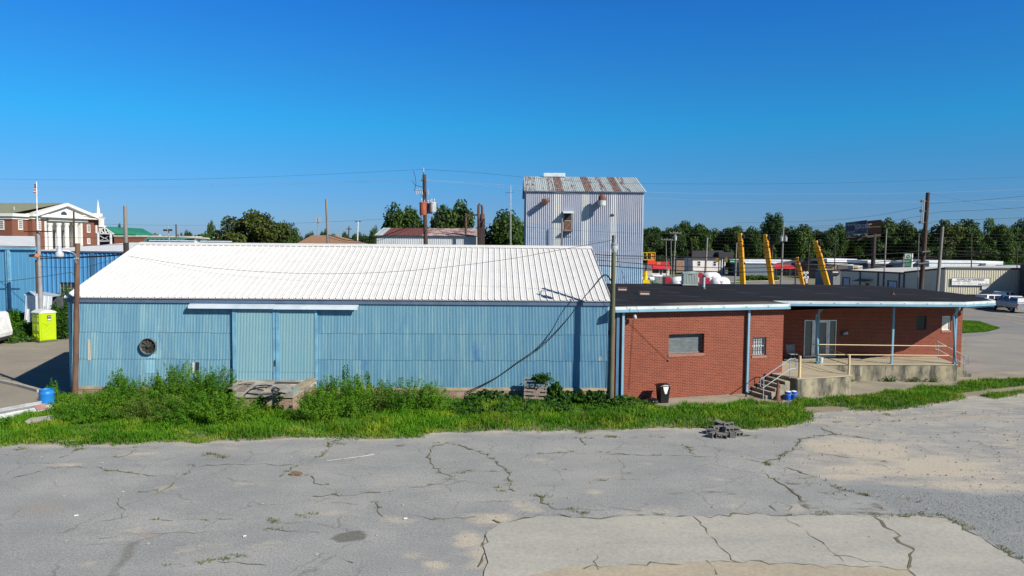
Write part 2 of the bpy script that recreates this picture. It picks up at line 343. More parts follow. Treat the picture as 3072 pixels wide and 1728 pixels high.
gr = blur(gr*1.0, 6)*(.65+.6*vnoise(X, Y*1.4, 71, 1.6))
dark = blob([(1054, 1610, 62, 20, 1.05), (1200, 1338, 24, 5, .9), (2150, 1470, 110, 30, .35), (470, 1345, 50, 8, .4), (2030, 1480, 60, 22, .3), (1150, 1600, 130, 30, .25), (300, 1480, 160, 18, .22), (700, 1520, 160, 30, .22)])
dark = np.maximum(dark, .42*inpoly(xr, yr, gp([(2323, 1400), (2360, 1405), (2467, 1443), (2600, 1490), (2700, 1550), (2430, 1550), (2360, 1480)])).reshape(X.shape))
rusty = blob([(120, 1530, 130, 26, .6), (440, 1605, 60, 16, .7), (500, 1640, 60, 12, .5), (540, 1700, 60, 20, .4), (2900, 1255, 190, 22, .5), (2480, 1350, 90, 24, .5), (2500, 1380, 60, 10, .5)])
Z = np.zeros_like(X)
zz = .012*vnoise(X, Y, 5, .6)
yq, xq = np.mgrid[0:ny-1, 0:nx-1]; i0 = (yq*nx+xq); keep = (Y[:-1, :-1] < yb[None, :-1]); i0 = i0[keep]
me = bpy.data.meshes.new('parking_lot'); n = nx*ny; me.vertices.add(n)
me.vertices.foreach_set('co', np.stack([X, np.minimum(Y, yb[None, :]), zz], -1).astype(np.float32).ravel())
q = np.stack([i0, i0+1, i0+1+nx, i0+nx], 1).astype(np.int32); me.loops.add(q.size); me.loops.foreach_set('vertex_index', q.ravel()); me.polygons.add(len(q)); me.polygons.foreach_set('loop_start', np.arange(0, q.size, 4, dtype=np.int32))
for an, ar in (('sand', sand), ('dark', dark), ('rusty', rusty), ('gravel', gr*1.0)):
    at = me.attributes.new(an, 'FLOAT', 'POINT'); at.data.foreach_set('value', ar.astype(np.float32).ravel())
me.materials.append(LOTM); me.update(calc_edges=True); lot = bpy.data.objects.new('parking_lot', me); C.objects.link(lot); lot['kind'] = 'structure'
# concrete slabs
sl_ = gp([(1445, 1760), (1462, 1690), (1452, 1640), (1459, 1600), (1500, 1572), (1620, 1550), (1700, 1552), (1800, 1560), (1900, 1548), (2048, 1553), (2130, 1550), (2207, 1543), (2290, 1546), (2359, 1552), (2380, 1548), (2447, 1545), (2686, 1549), (2830, 1551), (3110, 1712), (3200, 1760), (3300, 1830), (1430, 1830)])
sheet('concrete_slab', wob(sl_, .025, .3, 4), .022, SLABM)
sheet('tan_concrete', wob(gp([(1560, 1740), (1700, 1702), (1900, 1700), (2048, 1688), (2287, 1692), (2527, 1702), (2718, 1710), (2750, 1735), (2790, 1850), (1540, 1850)]), .03, .3, 5), .027, SLABT)
# paving in front of the brick building and round it, alley at the left
sheet('apron_pavement', wob(gp([(1870, 1226), (2050, 1216), (2250, 1208), (2391, 1203), (2547, 1188), (2722, 1172), (2930, 1150), (3072, 1140), (3400, 1120)])+[(45, 44), (45, 60), (5, 60), (4.8, 34)], .04, .5, 6), .004, APRONM)
sheet('alley_pavement', [tuple(G(-300, 1290))[:2], tuple(G(0, 1285))[:2], tuple(G(60, 1225))[:2], tuple(G(110, 1200))[:2], tuple(G(200, 1196))[:2], (-20.2, 34), (-20.2, 52), (-22, 62), (-60, 62), (-60, 30)], .004, ALLEYM)
# roads and lots to the right and behind
sheet('street', [(34, 34), (75, 30), (75, 80), (63, 100), (56, 130), (66, 186), (20, 200), (12, 190), (26, 120), (32, 70)], .0, ROADM)
sheet('forecourt_pavement', [(56, 80), (130, 70), (130, 99), (56, 99)], .004, surf('forecourt', (.25, .22, .17), (.2, .185, .16), .2))
sheet('side_pavement', gp([(2896, 1120), (2896, 1012), (3000, 1002), (3100, 1006), (3400, 1010), (3400, 1115), (3072, 1112)]), .008, surf('side_lot', (.23, .22, .205), (.28, .26, .225), .25))
YL = M('road_paint', (.6, .6, .56), .7); YY = M('road_paint_yellow', (.5, .36, .12), .7)
def line(name, pxs, w, mat, z=.012, par=None):
    P = [G(*p) for p in pxs]; mb = MB()
    for a, b in zip(P[:-1], P[1:]):
        d = (b-a).normalized(); nn = V((-d.y, d.x, 0))*w/2; mb.quad(*[(q.x, q.y, z) for q in (a-nn, b-nn, b+nn, a+nn)])
    return struct(mb, name, mat, par)
line('road_marking', [(2895, 943), (2990, 952), (3080, 964)], .25, YY); line('road_marking', [(3020, 944), (3068, 952)], .2, YL); line('road_marking', [(3040, 968), (3090, 974)], .2, YL); line('road_marking', [(2955, 974), (3002, 978)], .2, YL)
line('road_marking', [(2480, 846), (2530, 847)], .3, YL); line('road_marking', [(2340, 844), (2410, 845)], .3, YL); line('road_marking', [(2330, 851), (2480, 852)], .3, YY)
line('painted_stripe', [(980, 1384), (1025, 1378.5)], .09, YL, .02); line('painted_stripe', [(1030, 1378), (1085, 1371)], .1, YL, .02); line('painted_stripe', [(1085, 1371), (1123, 1364.5)], .12, YL, .02)
KERB = M('kerb', (.38, .35, .29), .9, bump=.3)
def kerb(pxs, w=.18, h=.12):
    P = [G(*p) for p in pxs]; mb = MB()
    for a, b in zip(P[:-1], P[1:]):
        d = (b-a); L = d.length; d.normalize(); m = Matrix(((d.x, -d.y, 0, a.x), (d.y, d.x, 0, a.y), (0, 0, 1, 0), (0, 0, 0, 1))); mb.box((0, -w/2, -.02), (L, w/2, h), m)
    return struct(mb, 'kerb', KERB)
kerb([(-60, 1128), (0, 1147), (60, 1160), (118, 1176)], .22, .14)
for l in ([(2190, 846), (2335, 842)], [(2030, 828), (2090, 838)]): kerb(l, .3)
# cracks
CRK = M('crack_dirt', (.12, .115, .07), .95, c2=(.18, .165, .11), sc=3)
rc = random.Random(5); TUFT = []
def crack(pxs, w=.022, tuft=0., z=.0, jit=3):
    P = [G(*p) for p in pxs]; pts = []
    for a, b in zip(P[:-1], P[1:]):
        n = max(2, int((b-a).length/.22))
        for k in range(n): q = a.lerp(b, k/n); pts.append(V((q.x+rc.gauss(0, .05), q.y+rc.gauss(0, .07), 0)))
    pts.append(P[-1]); mb = MB(); L = [];
    for i, p in enumerate(pts):
        d = (pts[min(i+1, len(pts)-1)]-pts[max(i-1, 0)]).normalized(); nn = V((-d.y, d.x, 0))*w*rc.choice((.0, .12, .2, .3, .5, .8)); L.append((p-nn, p+nn))
        if tuft and rc.random() < tuft*.8: TUFT.append((p.x, p.y, rc.uniform(.5, 1.3)))
    for (a, b), (c, d) in zip(L[:-1], L[1:]): mb.quad(*[(q.x, q.y, .019+z) for q in (a, c, d, b)])
    return mb
cm = MB()
def cr(*a, **k):
    m = crack(*a, **k); cm.add(m.v, m.f)
cr([(990, 1325), (975, 1365), (920, 1390), (880, 1400), (845, 1430)], .04, .9); cr([(585, 1395), (560, 1418), (535, 1440), (520, 1452), (498, 1470), (430, 1478)], .04, .7)
cr([(600, 1397), (700, 1395), (880, 1394)], .03, .3); cr([(40, 1432), (120, 1415), (150, 1403), (280, 1402), (380, 1420), (450, 1428), (530, 1431)], .03, .25)
cr([(410, 1345), (380, 1368), (290, 1377)], .03, .35); cr([(240, 1348), (180, 1374)], .03, .3); cr([(920, 1424), (940, 1432), (942, 1450), (1010, 1458)], .03, .1)
cr([(1310, 1330), (1290, 1345), (1284, 1372), (1296, 1398), (1318, 1415), (1360, 1432), (1320, 1452), (1200, 1472), (1070, 1487), (940, 1490)], .05, .35)
cr([(1290, 1345), (1340, 1332), (1385, 1338), (1420, 1352), (1470, 1372), (1495, 1395), (1515, 1408), (1530, 1420), (1536, 1440), (1534, 1462), (1545, 1475)], .05, .7); cr([(1362, 1422), (1430, 1416), (1500, 1415)], .035, .6)
cr([(1558, 1375), (1620, 1362), (1700, 1360), (1800, 1360), (2000, 1368), (2048, 1368), (2160, 1372), (2260, 1383), (2300, 1390)], .035, .35); cr([(1740, 1315), (1755, 1335)], .04, .4)
cr([(1650, 1416), (1720, 1413)], .03, .3); cr([(1800, 1442), (1850, 1432), (1890, 1422)], .03, .3); cr([(1610, 1490), (1640, 1520), (1670, 1530), (1740, 1532), (1900, 1531), (2000, 1545)], .05, .2); cr([(1640, 1494), (1660, 1486)], .02)
cr([(1122, 1510), (1135, 1535), (1150, 1552)], .035, .2); cr([(1240, 1552), (1300, 1560), (1340, 1558), (1400, 1553), (1430, 1551)], .035, .35); cr([(1000, 1507), (1080, 1515)], .02); cr([(355, 1495), (362, 1545), (380, 1555), (300, 1565)], .02)
cr([(1430, 1700), (1450, 1680), (1457, 1650), (1456, 1620)], .05); cr([(2447, 1278), (2507, 1303), (2540, 1308), (2640, 1322)], .06, .35); cr([(2507, 1303), (2430, 1312), (2405, 1320), (2380, 1345), (2340, 1372), (2300, 1385), (2310, 1400)], .06, .6)
cr([(2060, 1338), (2085, 1365)], .04, .5); cr([(2300, 1390), (2290, 1425), (2340, 1450), (2395, 1490), (2430, 1530)], .05, .1); cr([(2360, 1405), (2467, 1441), (2500, 1460), (2560, 1478), (2606, 1489)], .05, .25)
cr([(2380, 1353), (2450, 1358), (2540, 1372), (2700, 1392)], .02, .1); cr([(800, 1590), (900, 1594), (960, 1600)], .02, .2); cr([(450, 1560), (560, 1562), (700, 1558)], .02, .1); cr([(300, 1620), (420, 1604), (560, 1600), (670, 1596)], .018); cr([(500, 1700), (640, 1690), (800, 1697)], .02, .1); cr([(1020, 1680), (1060, 1690)], .025)
cr([(2320, 1505), (2310, 1520), (2340, 1540), (2380, 1545)], .03); cr([(2340, 1510), (2370, 1520), (2350, 1535)], .025)
struct(cm, 'pavement_cracks', CRK)
cm = MB(); z_ = .011
for a, w in (([(2086, 1556), (2120, 1600), (2160, 1640), (2200, 1680), (2222, 1690)], .025), ([(2359, 1553), (2420, 1600), (2480, 1640), (2515, 1670), (2518, 1690)], .025), ([(2625, 1553), (2660, 1580), (2700, 1610), (2715, 1635), (2740, 1670), (2735, 1700), (2725, 1712)], .055), ([(1790, 1640), (1790, 1700), (1796, 1712)], .02), ([(1745, 1702), (1900, 1700), (2048, 1688), (2287, 1692), (2527, 1702), (2718, 1710), (2750, 1735)], .04), ([(2500, 1672), (2600, 1685), (2650, 1692)], .018), ([(2120, 1690), (2150, 1728)], .03), ([(1452, 1640), (1459, 1600)], .05)):
    m = crack(a, w, 0, z_); cm.add(m.v, m.f)
m = crack([(1480, 1566), (1500, 1572), (1620, 1550), (1700, 1552), (1800, 1560), (1900, 1548), (2048, 1553), (2130, 1550), (2207, 1543), (2290, 1546), (2359, 1552), (2380, 1548), (2447, 1545), (2686, 1549), (2830, 1551), (3110, 1712)], .045, .12, z_); cm.add(m.v, m.f); struct(cm, 'slab_cracks', CRK)
# ---------------- grass (one uncountable mass) ----------------
rg = np.random.RandomState(7)
def blades(pts, h, w, lean=.5):
    n = len(pts); th = rg.rand(n)*6.283; d = np.stack([np.cos(th), np.sin(th), np.zeros(n)], 1); up = np.array([[0, 0, 1.]])
    ph = rg.rand(n)*6.283; b = np.stack([np.cos(ph), np.sin(ph), np.zeros(n)], 1); le = (rg.rand(n)**.7*lean)[:, None]*h[:, None]
    W = (w*np.ones(n))[:, None]*.5; p0 = pts; p1 = pts+up*h[:, None]*.55+b*le*.35; p2 = pts+up*h[:, None]*(1-le/ h[:, None]*.4)+b*le
    return np.concatenate([np.stack([p0-d*W, p0+d*W, p1+d*W*.8, p1-d*W*.8], 1), np.stack([p1-d*W*.8, p1+d*W*.8, p2+d*W*.12, p2-d*W*.12], 1)])
strip = [tuple(p)[:2] for p in fr]
top = [(3200, 1130), (3072, 1138), (2939, 1140), (2925, 1148), (2722, 1171), (2554, 1187), (2391, 1203), (2250, 1209), (2050, 1217), (1985, 1222), (1900, 1205)]
poly = strip+gp(top)+[(4.6, 34.05), (-20.25, 33.6), tuple(G(215, 1194))[:2], tuple(G(150, 1198))[:2], tuple(G(90, 1235))[:2], tuple(G(40, 1262))[:2], tuple(G(-40, 1285))[:2]]
N = 620000; xs = rg.uniform(-30, 36, N); ys = rg.uniform(23, 46, N)
jx = xs+.25*np.sin(ys*7+xs*3)*rg.rand(N); jy = ys+.75*(vnoise(xs, ys*.6, 21, 2.6)-.5)
ok = inpoly(jx, jy, poly)
for gapp in ([(2400, 1236), (2419, 1222), (2500, 1220), (2560, 1224), (2540, 1234)], [(2900, 1195), (2880, 1180), (2950, 1172), (3072, 1158), (3200, 1150), (3200, 1162), (2990, 1180)]):
    ok &= ~inpoly(xs, ys, gp(gapp))
xs, ys = xs[ok], ys[ok]; den = vnoise(xs, ys, 31, .9); yf = np.interp(xs, [p.x for p in fr], [p.y for p in fr])
dfront = ys-yf; k = rg.rand(len(xs)) < np.clip(.5+.9*den, 0, 1)*np.clip(.35+dfront*1.2, .2, 1); k &= ~((xs > -12.9) & (xs < -9.1) & (ys > 30.7))
k &= ~((xs > 10) & (rg.rand(len(xs)) < .25*(1-den)))
xs, ys, den, dfront = xs[k], ys[k], den[k], dfront[k]; hh = (.09+.34*vnoise(xs, ys, 41, 1.6)*np.clip(.25+dfront*.8, 0, 1))*rg.uniform(.6, 1.3, len(xs))
hh *= np.where(xs > 14, .7, np.where(xs > 8, .85, 1.0)); pts = np.stack([xs, ys, np.zeros_like(xs)], 1)
tn = np.clip(.25+.6*vnoise(xs, ys, 51, .8)+.25*(rg.rand(len(xs))-.5), 0, 1); q = blades(pts, hh, .022+.012*rg.rand(len(xs)), .75)
o = fastquads('grass', q, GRASSM, None, np.concatenate([tn*.8, tn])); tag(o, 'strip of uncut green grass between the buildings and the cracked lot', 'grass', kind='stuff')
print('grass', len(xs))
kd = (rg.rand(len(xs)) < .5*np.clip(1.1-dfront*.9, 0, 1)) | ((vnoise(xs, ys, 91, .9) > .68) & (rg.rand(len(xs)) < .35)); kd &= rg.rand(len(xs)) < .5
dp = pts[kd]; q = blades(dp, hh[kd]*rg.uniform(.7, 1.35, len(dp)), .02, 1.0); o = fastquads('dry_grass', q, DRYG, None, rg.rand(len(q))); tag(o, 'yellowing blades mixed into the grass strip and along its edge', 'dry grass', kind='stuff')
# small tufts in cracks and on slab edges
for l, dens in (([(2450, 1545), (2495, 1545)], 9), ([(2600, 1549), (2640, 1549)], 6), ([(2650, 1550), (2700, 1548), (2830, 1549), (2865, 1566), (2935, 1598)], 9), ([(2985, 1632), (3072, 1684)], 8), ([(2507, 1461), (2560, 1478), (2606, 1489)], 7), ([(2720, 1500), (2758, 1512)], 4), ([(1725, 1535), (1760, 1540)], 14), ([(2295, 1388), (2320, 1400)], 14), ([(2560, 1285), (2660, 1268), (2900, 1240)], .7), ([(2500, 1270), (2700, 1262)], 1.2), ([(1610, 1318), (2000, 1312)], 1.2)):
    for a, b in zip(l[:-1], l[1:]):
        a, b = G(*a), G(*b)
        for _ in range(int((b-a).length*dens)+1): q_ = a.lerp(b, rg.rand()); TUFT.append((q_.x+rg.normal()*.05, q_.y+rg.normal()*.08, rg.uniform(.5, 1.2)))
for a in ((640, 1366), (658, 1372), (672, 1371), (632, 1365), (826, 1568), (922, 1549), (700, 1676), (643, 1685), (1006, 1335), (1003, 1322), (70, 1347), (238, 1349), (1830, 1310), (1850, 1312), (1500, 1470), (1618, 1488), (2240, 1310), (2660, 1245)):
    p = G(*a); 
    for _ in range(4): TUFT.append((p.x+rg.normal()*.1, p.y+rg.normal()*.1, 1.1))
tp = []
for x, y, s in TUFT:
    n = int(14*s); c = rg.normal(size=(n, 2))*np.array([.075, .04])*s; tp.append(np.stack([x+c[:, 0], y+c[:, 1], np.full(n, .02)], 1))
tp = np.concatenate(tp); q = blades(tp, rg.uniform(.02, .07, len(tp)), .018, 1.0); o = fastquads('crack_weeds', q, DRYG, None, rg.rand(len(q))); tag(o, 'tiny weeds sprouting along the cracks of the lot', 'weeds', kind='stuff')
# pebbles
n = 4200; xs = rg.uniform(-18, 26, n); ys = rg.uniform(14.5, 33, n); k = inpoly(xs, ys, SREG) | (rg.rand(n) < .18); k &= ys < np.interp(xs, gx, yb)-.1; xs, ys = xs[k], ys[k]; sz = rg.uniform(.008, .022, len(xs))*rg.choice([1, 1, 1.8], len(xs)); PB = []
for dx, dy, dz in ((1, 0, .0), (-1, 0, 0), (0, 1, 0), (0, -1, 0)):
    a_ = np.stack([xs, ys, .018+sz*.8], 1); b_1 = np.stack([xs+sz*(dx-dy), ys+sz*(dy+dx), np.full(len(xs), .016)], 1); b_2 = np.stack([xs+sz*(dx+dy), ys+sz*(dy-dx), np.full(len(xs), .016)], 1); PB.append(np.stack([a_, b_1, b_2], 1))
o = fastquads('pebbles', np.concatenate(PB), M('pebble', (.24, .22, .19), .9, c2=(.34, .32, .28), sc=3, w=(.45, .55)), None, None, 3); tag(o, 'small loose stones scattered over the sandy right side of the lot', 'pebbles', kind='stuff')
# loose gravel stones
n = 22000; xs = rg.uniform(8, 22, n); ys = rg.uniform(16, 24, n); okk = inpoly(xs, ys, gp([(2560, 1470), (2620, 1495), (2720, 1545), (2850, 1548), (3080, 1690), (3300, 1800), (3300, 1480), (3072, 1484), (2965, 1490), (2786, 1475)])); xs, ys = xs[okk], ys[okk]
cc = np.stack([xs, ys, np.full(len(xs), .022)], 1); q = leaves(cc, rg.uniform(.015, .04, len(xs)), rg, np.tile([[0, 0, 1.]], (len(xs), 1)), .85, 1); o = fastquads('gravel', q, GRAVM); tag(o, 'loose grey gravel scattered beside the concrete slab', 'gravel', kind='stuff')
# ================= warehouse =================
def corr(mb, m, s0, s1, z0, z1, pitch=.068, amp=.013, off=0, off1=None, per=6):
    n = int((s1-s0)/pitch*per); off1 = off if off1 is None else off1; vs = []; 
    for i in range(n+1):
        s = s0+(s1-s0)*i/n; a = amp*math.sin(2*math.pi*s/pitch); vs += [m @ V((s, off+a, z0)), m @ V((s, off1+a, z1))]
    mb.add(vs, [(2*i, 2*i+2, 2*i+3, 2*i+1) for i in range(n)])
def ribs(mb, a, b, up, p0, rise, L0, L1, pitch, h=.03, wb=.06, wt=.025, minor=False):
    """profiled sheet: runs along unit a between L0..L1, extruded by vector rise from p0, ribs stand along up"""
    prof = []; s = L0
    k0 = math.ceil(L0/pitch); k = k0
    prof.append((L0, 0))
    while k*pitch < L1-.04:
        c = k*pitch
        if c-wb/2 > L0: prof += [(c-wb/2, 0), (c-wt/2, h), (c+wt/2, h), (c+wb/2, 0)]
        if minor:
            for f in (.33, .66):
                if c+pitch*f+.03 < L1: prof += [(c+pitch*f-.02, 0), (c+pitch*f, h*.25), (c+pitch*f+.02, 0)]
        k += 1
    prof.append((L1, 0)); vs = []
    for s, q in prof: b0 = p0+a*s+up*q; vs += [b0, b0+rise]
    mb.add(vs, [(2*i, 2*i+2, 2*i+3, 2*i+1) for i in range(len(prof)-1)])
def blue_mat():
    m, nt, p, nd, lk = new('blue_wall_paint'); uvn = coord(nd, lk, (1, 1, 1), 'UV'); ob = coord(nd, lk)
    sp = nd.new('ShaderNodeSeparateXYZ'); lk.new(ob, sp.inputs[0]); mr = nd.new('ShaderNodeMapRange'); lk.new(sp.outputs[0], mr.inputs[0]); mr.inputs[1].default_value = 5; mr.inputs[2].default_value = 20
    base = mixc(nd, lk, mr.outputs[0], (.115, .27, .37), (.075, .22, .40))
    v2 = coord(nd, lk, (2.2, .20, 1), 'UV'); n = noise(nd, lk, v2, 1.1, 7, .68); r = ramp(nd, lk, n.outputs[0], .46, .66); o = mixc(nd, lk, r.outputs[0], base, (.23, .39, .42))
    v3 = coord(nd, lk, (1.5, .35, 1), 'UV'); n3 = noise(nd, lk, v3, .9, 5, .6); r3 = ramp(nd, lk, n3.outputs[0], .56, .7); o = mixc(nd, lk, r3.outputs[0], o, (.045, .17, .36))
    sp2 = nd.new('ShaderNodeSeparateXYZ'); lk.new(uvn, sp2.inputs[0]); dv = nd.new('ShaderNodeMath'); dv.operation = 'DIVIDE'; lk.new(sp2.outputs[0], dv.inputs[0]); dv.inputs[1].default_value = .66
    fl = nd.new('ShaderNodeMath'); fl.operation = 'FLOOR'; lk.new(dv.outputs[0], fl.inputs[0]); w = nd.new('ShaderNodeTexWhiteNoise'); w.noise_dimensions = '1D'; lk.new(fl.outputs[0], w.inputs['W'])
    rr = ramp(nd, lk, w.outputs[0], 0, 1, (.88, .89, .92, 1), (1.1, 1.09, 1.06, 1)); o = mixc(nd, lk, 1.0, o, rr.outputs[0], 'MULTIPLY')
    n4 = noise(nd, lk, coord(nd, lk, (6, .5, 1), 'UV'), 1.0, 7, .7); r4 = ramp(nd, lk, n4.outputs[0], .64, .76); o = mixc(nd, lk, r4.outputs[0], o, (.48, .44, .30))
    lk.new(o, p.inputs['Base Color']); p.inputs['Roughness'].default_value = .5; return m
BLUE = blue_mat()
DOORB = panel_mat('faded_door_paint', (.14, .31, .39), (.27, .40, .39), .66, .5, 0, .15, rust=(.42, .36, .2), rw=(.80, .95))
TRIMB = M('blue_trim', (.12, .29, .42), .5, c2=(.17, .40, .55)); DARKB = M('eave_trim', (.09, .14, .22), .6)
WROOF = M('white_roof_metal', (.66, .66, .645), .45, c2=(.59, .595, .585), sc=1.4, w=(.45, .75), c3=(.55, .55, .53), w3=(.7, .85), sc3=3)
wm, WL, wpl = wallframe((-20.3, 33.5), (4.54, 34.2)); wd = wm.to_3x3() @ V((1, 0, 0)); wnv = wm.to_3x3() @ V((0, 1, 0))
wh = thing('warehouse', 'long blue corrugated metal warehouse with white ribbed gable roof behind the weeds', 'warehouse', wm @ V((WL/2, -7, 0)))
mb = MB(); rs_ = random.Random(12)
for row, (za, zb_) in enumerate(((.56, 1.90), (1.86, 3.14), (3.10, 4.66))):
    s_ = 0.0
    while s_ < WL-.01:
        e_2 = min(WL, s_+.068*rs_.choice((9, 10, 10, 11, 12)))
        if WL-e_2 < .2: e_2 = WL
        j = 0 if row == 0 else rs_.choice((0, 0, .01, -.012, .02)); k2 = rs_.uniform(0, .006); corr(mb, wm, s_, e_2+.0, za+j, zb_, off=.012+.009*row+k2+.006*(row > 0), off1=.012+.009*row+k2*.5); s_ = e_2
mb.build('wall', BLUE, wh, smooth=False)
EZ, RZ, HW = 4.70, 7.17, 7.2
mb = MB()
for s in (0.01, WL-.01): mb.add([wm @ V(q) for q in ((s, .01, .5), (s, .01, EZ-.05), (s, -HW, RZ-.08), (s, -2*HW, EZ-.05), (s, -2*HW, .5))], [(0, 1, 2, 3, 4)])
mb.quad(*[wm @ V(q) for q in ((0, -2*HW, .5), (WL, -2*HW, .5), (WL, -2*HW, EZ), (0, -2*HW, EZ))]); mb.build('side_wall', panel_mat('blue_side', (.15, .38, .58), (.22, .46, .6), .66), wh)
for a_, b2_ in ((-.02, .07), (WL-.06, WL+.02)): MB().box((a_, -.03, .5), (b2_, .045, 4.66), wm).build('corner_trim', M('corner_trim', (.30, .52, .62), .5), wh)
MB().box((0, -.3, .44), (WL, .05, .575), wm).build('concrete_sill', M('sill_concrete', (.42, .34, .22), .9, c2=(.25, .22, .16)), wh)
BRK2 = brick_mat('old_foundation_brick', (.20, .10, .065), (.36, .27, .20), (.42, .35, .27), .21, .072, .01)
MB().box((0.01, -.3, -.1), (WL-.01, .03, .44), wm).build('foundation', BRK2, wh)
MB().box((-.05, .02, 4.47), (WL+.05, .11, 4.655), wm).build('eave_trim', DARKB, wh)
mb = MB(); up = V((0, 0, 1)); e0 = wm @ V((0, .17, EZ)); rise = (wm @ V((0, -HW, RZ)))-e0
ribs(mb, wd, None, up, e0, rise, -.09, WL+.1, .305, h=.045, wb=.07, wt=.02, minor=True)
e1 = wm @ V((0, -2*HW-.17, EZ)); rise2 = (wm @ V((0, -HW, RZ)))-e1; ribs(mb, wd, None, up, e1, rise2, -.09, WL+.1, .305)
# underside so that the eave has a thickness
mb.quad(*[wm @ V(q) for q in ((-.09, .17, EZ-.03), (WL+.1, .17, EZ-.03), (WL+.1, -HW, RZ-.03), (-.09, -HW, RZ-.03))]); roof = mb.build('roof', WROOF, wh)
mb = MB()
for sg in (1, -1):
    a = .34*sg; mb.quad(*[wm @ V(q) for q in ((-.12, -HW, RZ+.075), (WL+.12, -HW, RZ+.075), (WL+.12, -HW+a, RZ+.075-.343*.34), (-.12, -HW+a, RZ+.075-.343*.34))])
    mb.quad(*[wm @ V(q) for q in ((-.12, -HW+a, RZ+.075-.343*.34), (WL+.12, -HW+a, RZ+.075-.343*.34), (WL+.12, -HW+a, RZ+.045-.343*.34), (-.12, -HW+a, RZ+.045-.343*.34))])
mb.build('ridge_cap', WROOF, wh)
GRS = M('grey_flashing', (.42, .46, .5), .5)
for s in (-.12, WL+.1): MB().add([wm @ V(q) for q in ((s, .17, EZ-.06), (s, .17, EZ+.05), (s, -HW, RZ+.06), (s, -HW, RZ-.06), (s+.02, .17, EZ-.06), (s+.02, .17, EZ+.05), (s+.02, -HW, RZ+.06), (s+.02, -HW, RZ-.06))], [(0, 1, 2, 3), (7, 6, 5, 4), (1, 5, 6, 2), (0, 3, 7, 4)]).build('gable_flashing', WROOF, wh)
# sliding doors and their track hood
for a, b in ((698, 826), (828, 952)):
    s0, _ = wpl(a, 1000, .12); s1, _ = wpl(b, 1000, .12); z0 = .92; z1 = 4.40
    dm = MB(); corr(dm, wm, s0+.05, s1-.05, z0+.38, z1, off=.135); corr(dm, wm, s0+.05, s1-.05, z0, z0+.42, off=.125); d = dm.build('sliding_door', DOORB, wh)
    fm = MB(); fm.box((s0, .03, z0), (s0+.16, .165, z1), wm); fm.box((s1-.10, .03, z0), (s1, .166, z1), wm); fm.box((s0+.05, .03, z0), (s1-.05, .1, z1), wm)
    for sx, sg in ((s0+.16, 1), (s1-.10, -1)): fm.add([wm @ V(q) for q in ((sx, .17, z1), (sx+sg*.28, .17, z1), (sx, .17, z1-.34))], [(0, 1, 2)])
    fm.build('door_frame', TRIMB, d)
s, z = wpl(826, 1090, .17); MB().box((s-.02, .16, z-.1), (s+.03, .22, z+.16), wm).build('door_latch', M('dark_iron', (.04, .05, .06), .6), wh)
s0, _ = wpl(572, 910); s1, _ = wpl(1077, 910); mb = MB(); mb.prism([(.02, 4.44), (.34, 4.33), (.36, 4.22), (.33, 4.22), (.31, 4.30), (.02, 4.40)], s0, s1, Matrix(((wd.x, wnv.x, 0, 0), (wd.y, wnv.y, 0, 0), (0, 0, 1, 0), (0, 0, 0, 1))).inverted() @ Matrix.Identity(4)) if False else None
for k in range(2):
    q = s0+(s1-s0)*.5*k; r_ = s0+(s1-s0)*.5*(k+1)-.01; dz = -.015*k
    P = [(.03, 4.46), (.30, 4.38), (.335, 4.24), (.315, 4.24), (.28, 4.34), (.03, 4.40)]
    vs = [wm @ V((s, o, z+dz)) for s in (q, r_) for o, z in P]; mb.add(vs, [(0, 1, 2, 3, 4, 5), (11, 10, 9, 8, 7, 6)]+[(i, (i+1) % 6, 6+(i+1) % 6, 6+i) for i in range(6)])
mb.build('track_hood', M('galvanised_hood', (.52, .60, .66), .5, c2=(.42, .5, .56), sc=1.2, c3=(.25, .25, .24), w3=(.64, .75)), wh)
# round exhaust fan
s, z = wpl(448, 1038); c = wm @ V((s, .03, z)); fn = MB(); fn.lathe(c, [(.35, 0), (.375, .0), (.38, .14), (.36, .15), (.345, .08), (.33, .02)], 28, wnv); fn_o = fn.build('exhaust_fan', M('fan_housing', (.11, .15, .17), .7, c2=(.08, .09, .09)), wh, smooth=True)
fb = MB(); fb.lathe(c+wnv*.01, [(.345, 0), (.345, .012)], 24, wnv)
for k in range(9):
    a = k*6.283/9; u = wd*math.cos(a)+V((0, 0, 1))*math.sin(a); w_ = wd*math.cos(a+.45)+V((0, 0, 1))*math.sin(a+.45); fb.add([c+wnv*.05, c+u*.33+wnv*.04, c+w_*.33+wnv*.09], [(0, 1, 2)])
fb.lathe(c+wnv*.02, [(.07, 0), (.07, .1), (.02, .12)], 10, wnv); fb.build('fan_blades', M('fan_blades', (.045, .042, .032), .95, c2=(.06, .055, .045)), fn_o)
s, z = wpl(592, 1100); MB().add([wm @ V(q) for q in ((s-.08, .04, z-.3), (s+.08, .04, z-.35), (s+.12, .045, z+.2), (s-.05, .045, z+.23))], [(0, 1, 2, 3)]).build('torn_patch', M('torn_sheet', (.02, .03, .04), .9), wh)
s, z = wpl(580, 1100); MB().add([wm @ V(q) for q in ((s-.03, .05, z-.3), (s+.05, .05, z-.3), (s+.08, .05, z+.2), (s-.02, .05, z+.22))], [(0, 1, 2, 3)]).build('bent_flap', M('bent_flap', (.6, .62, .6), .6), wh)
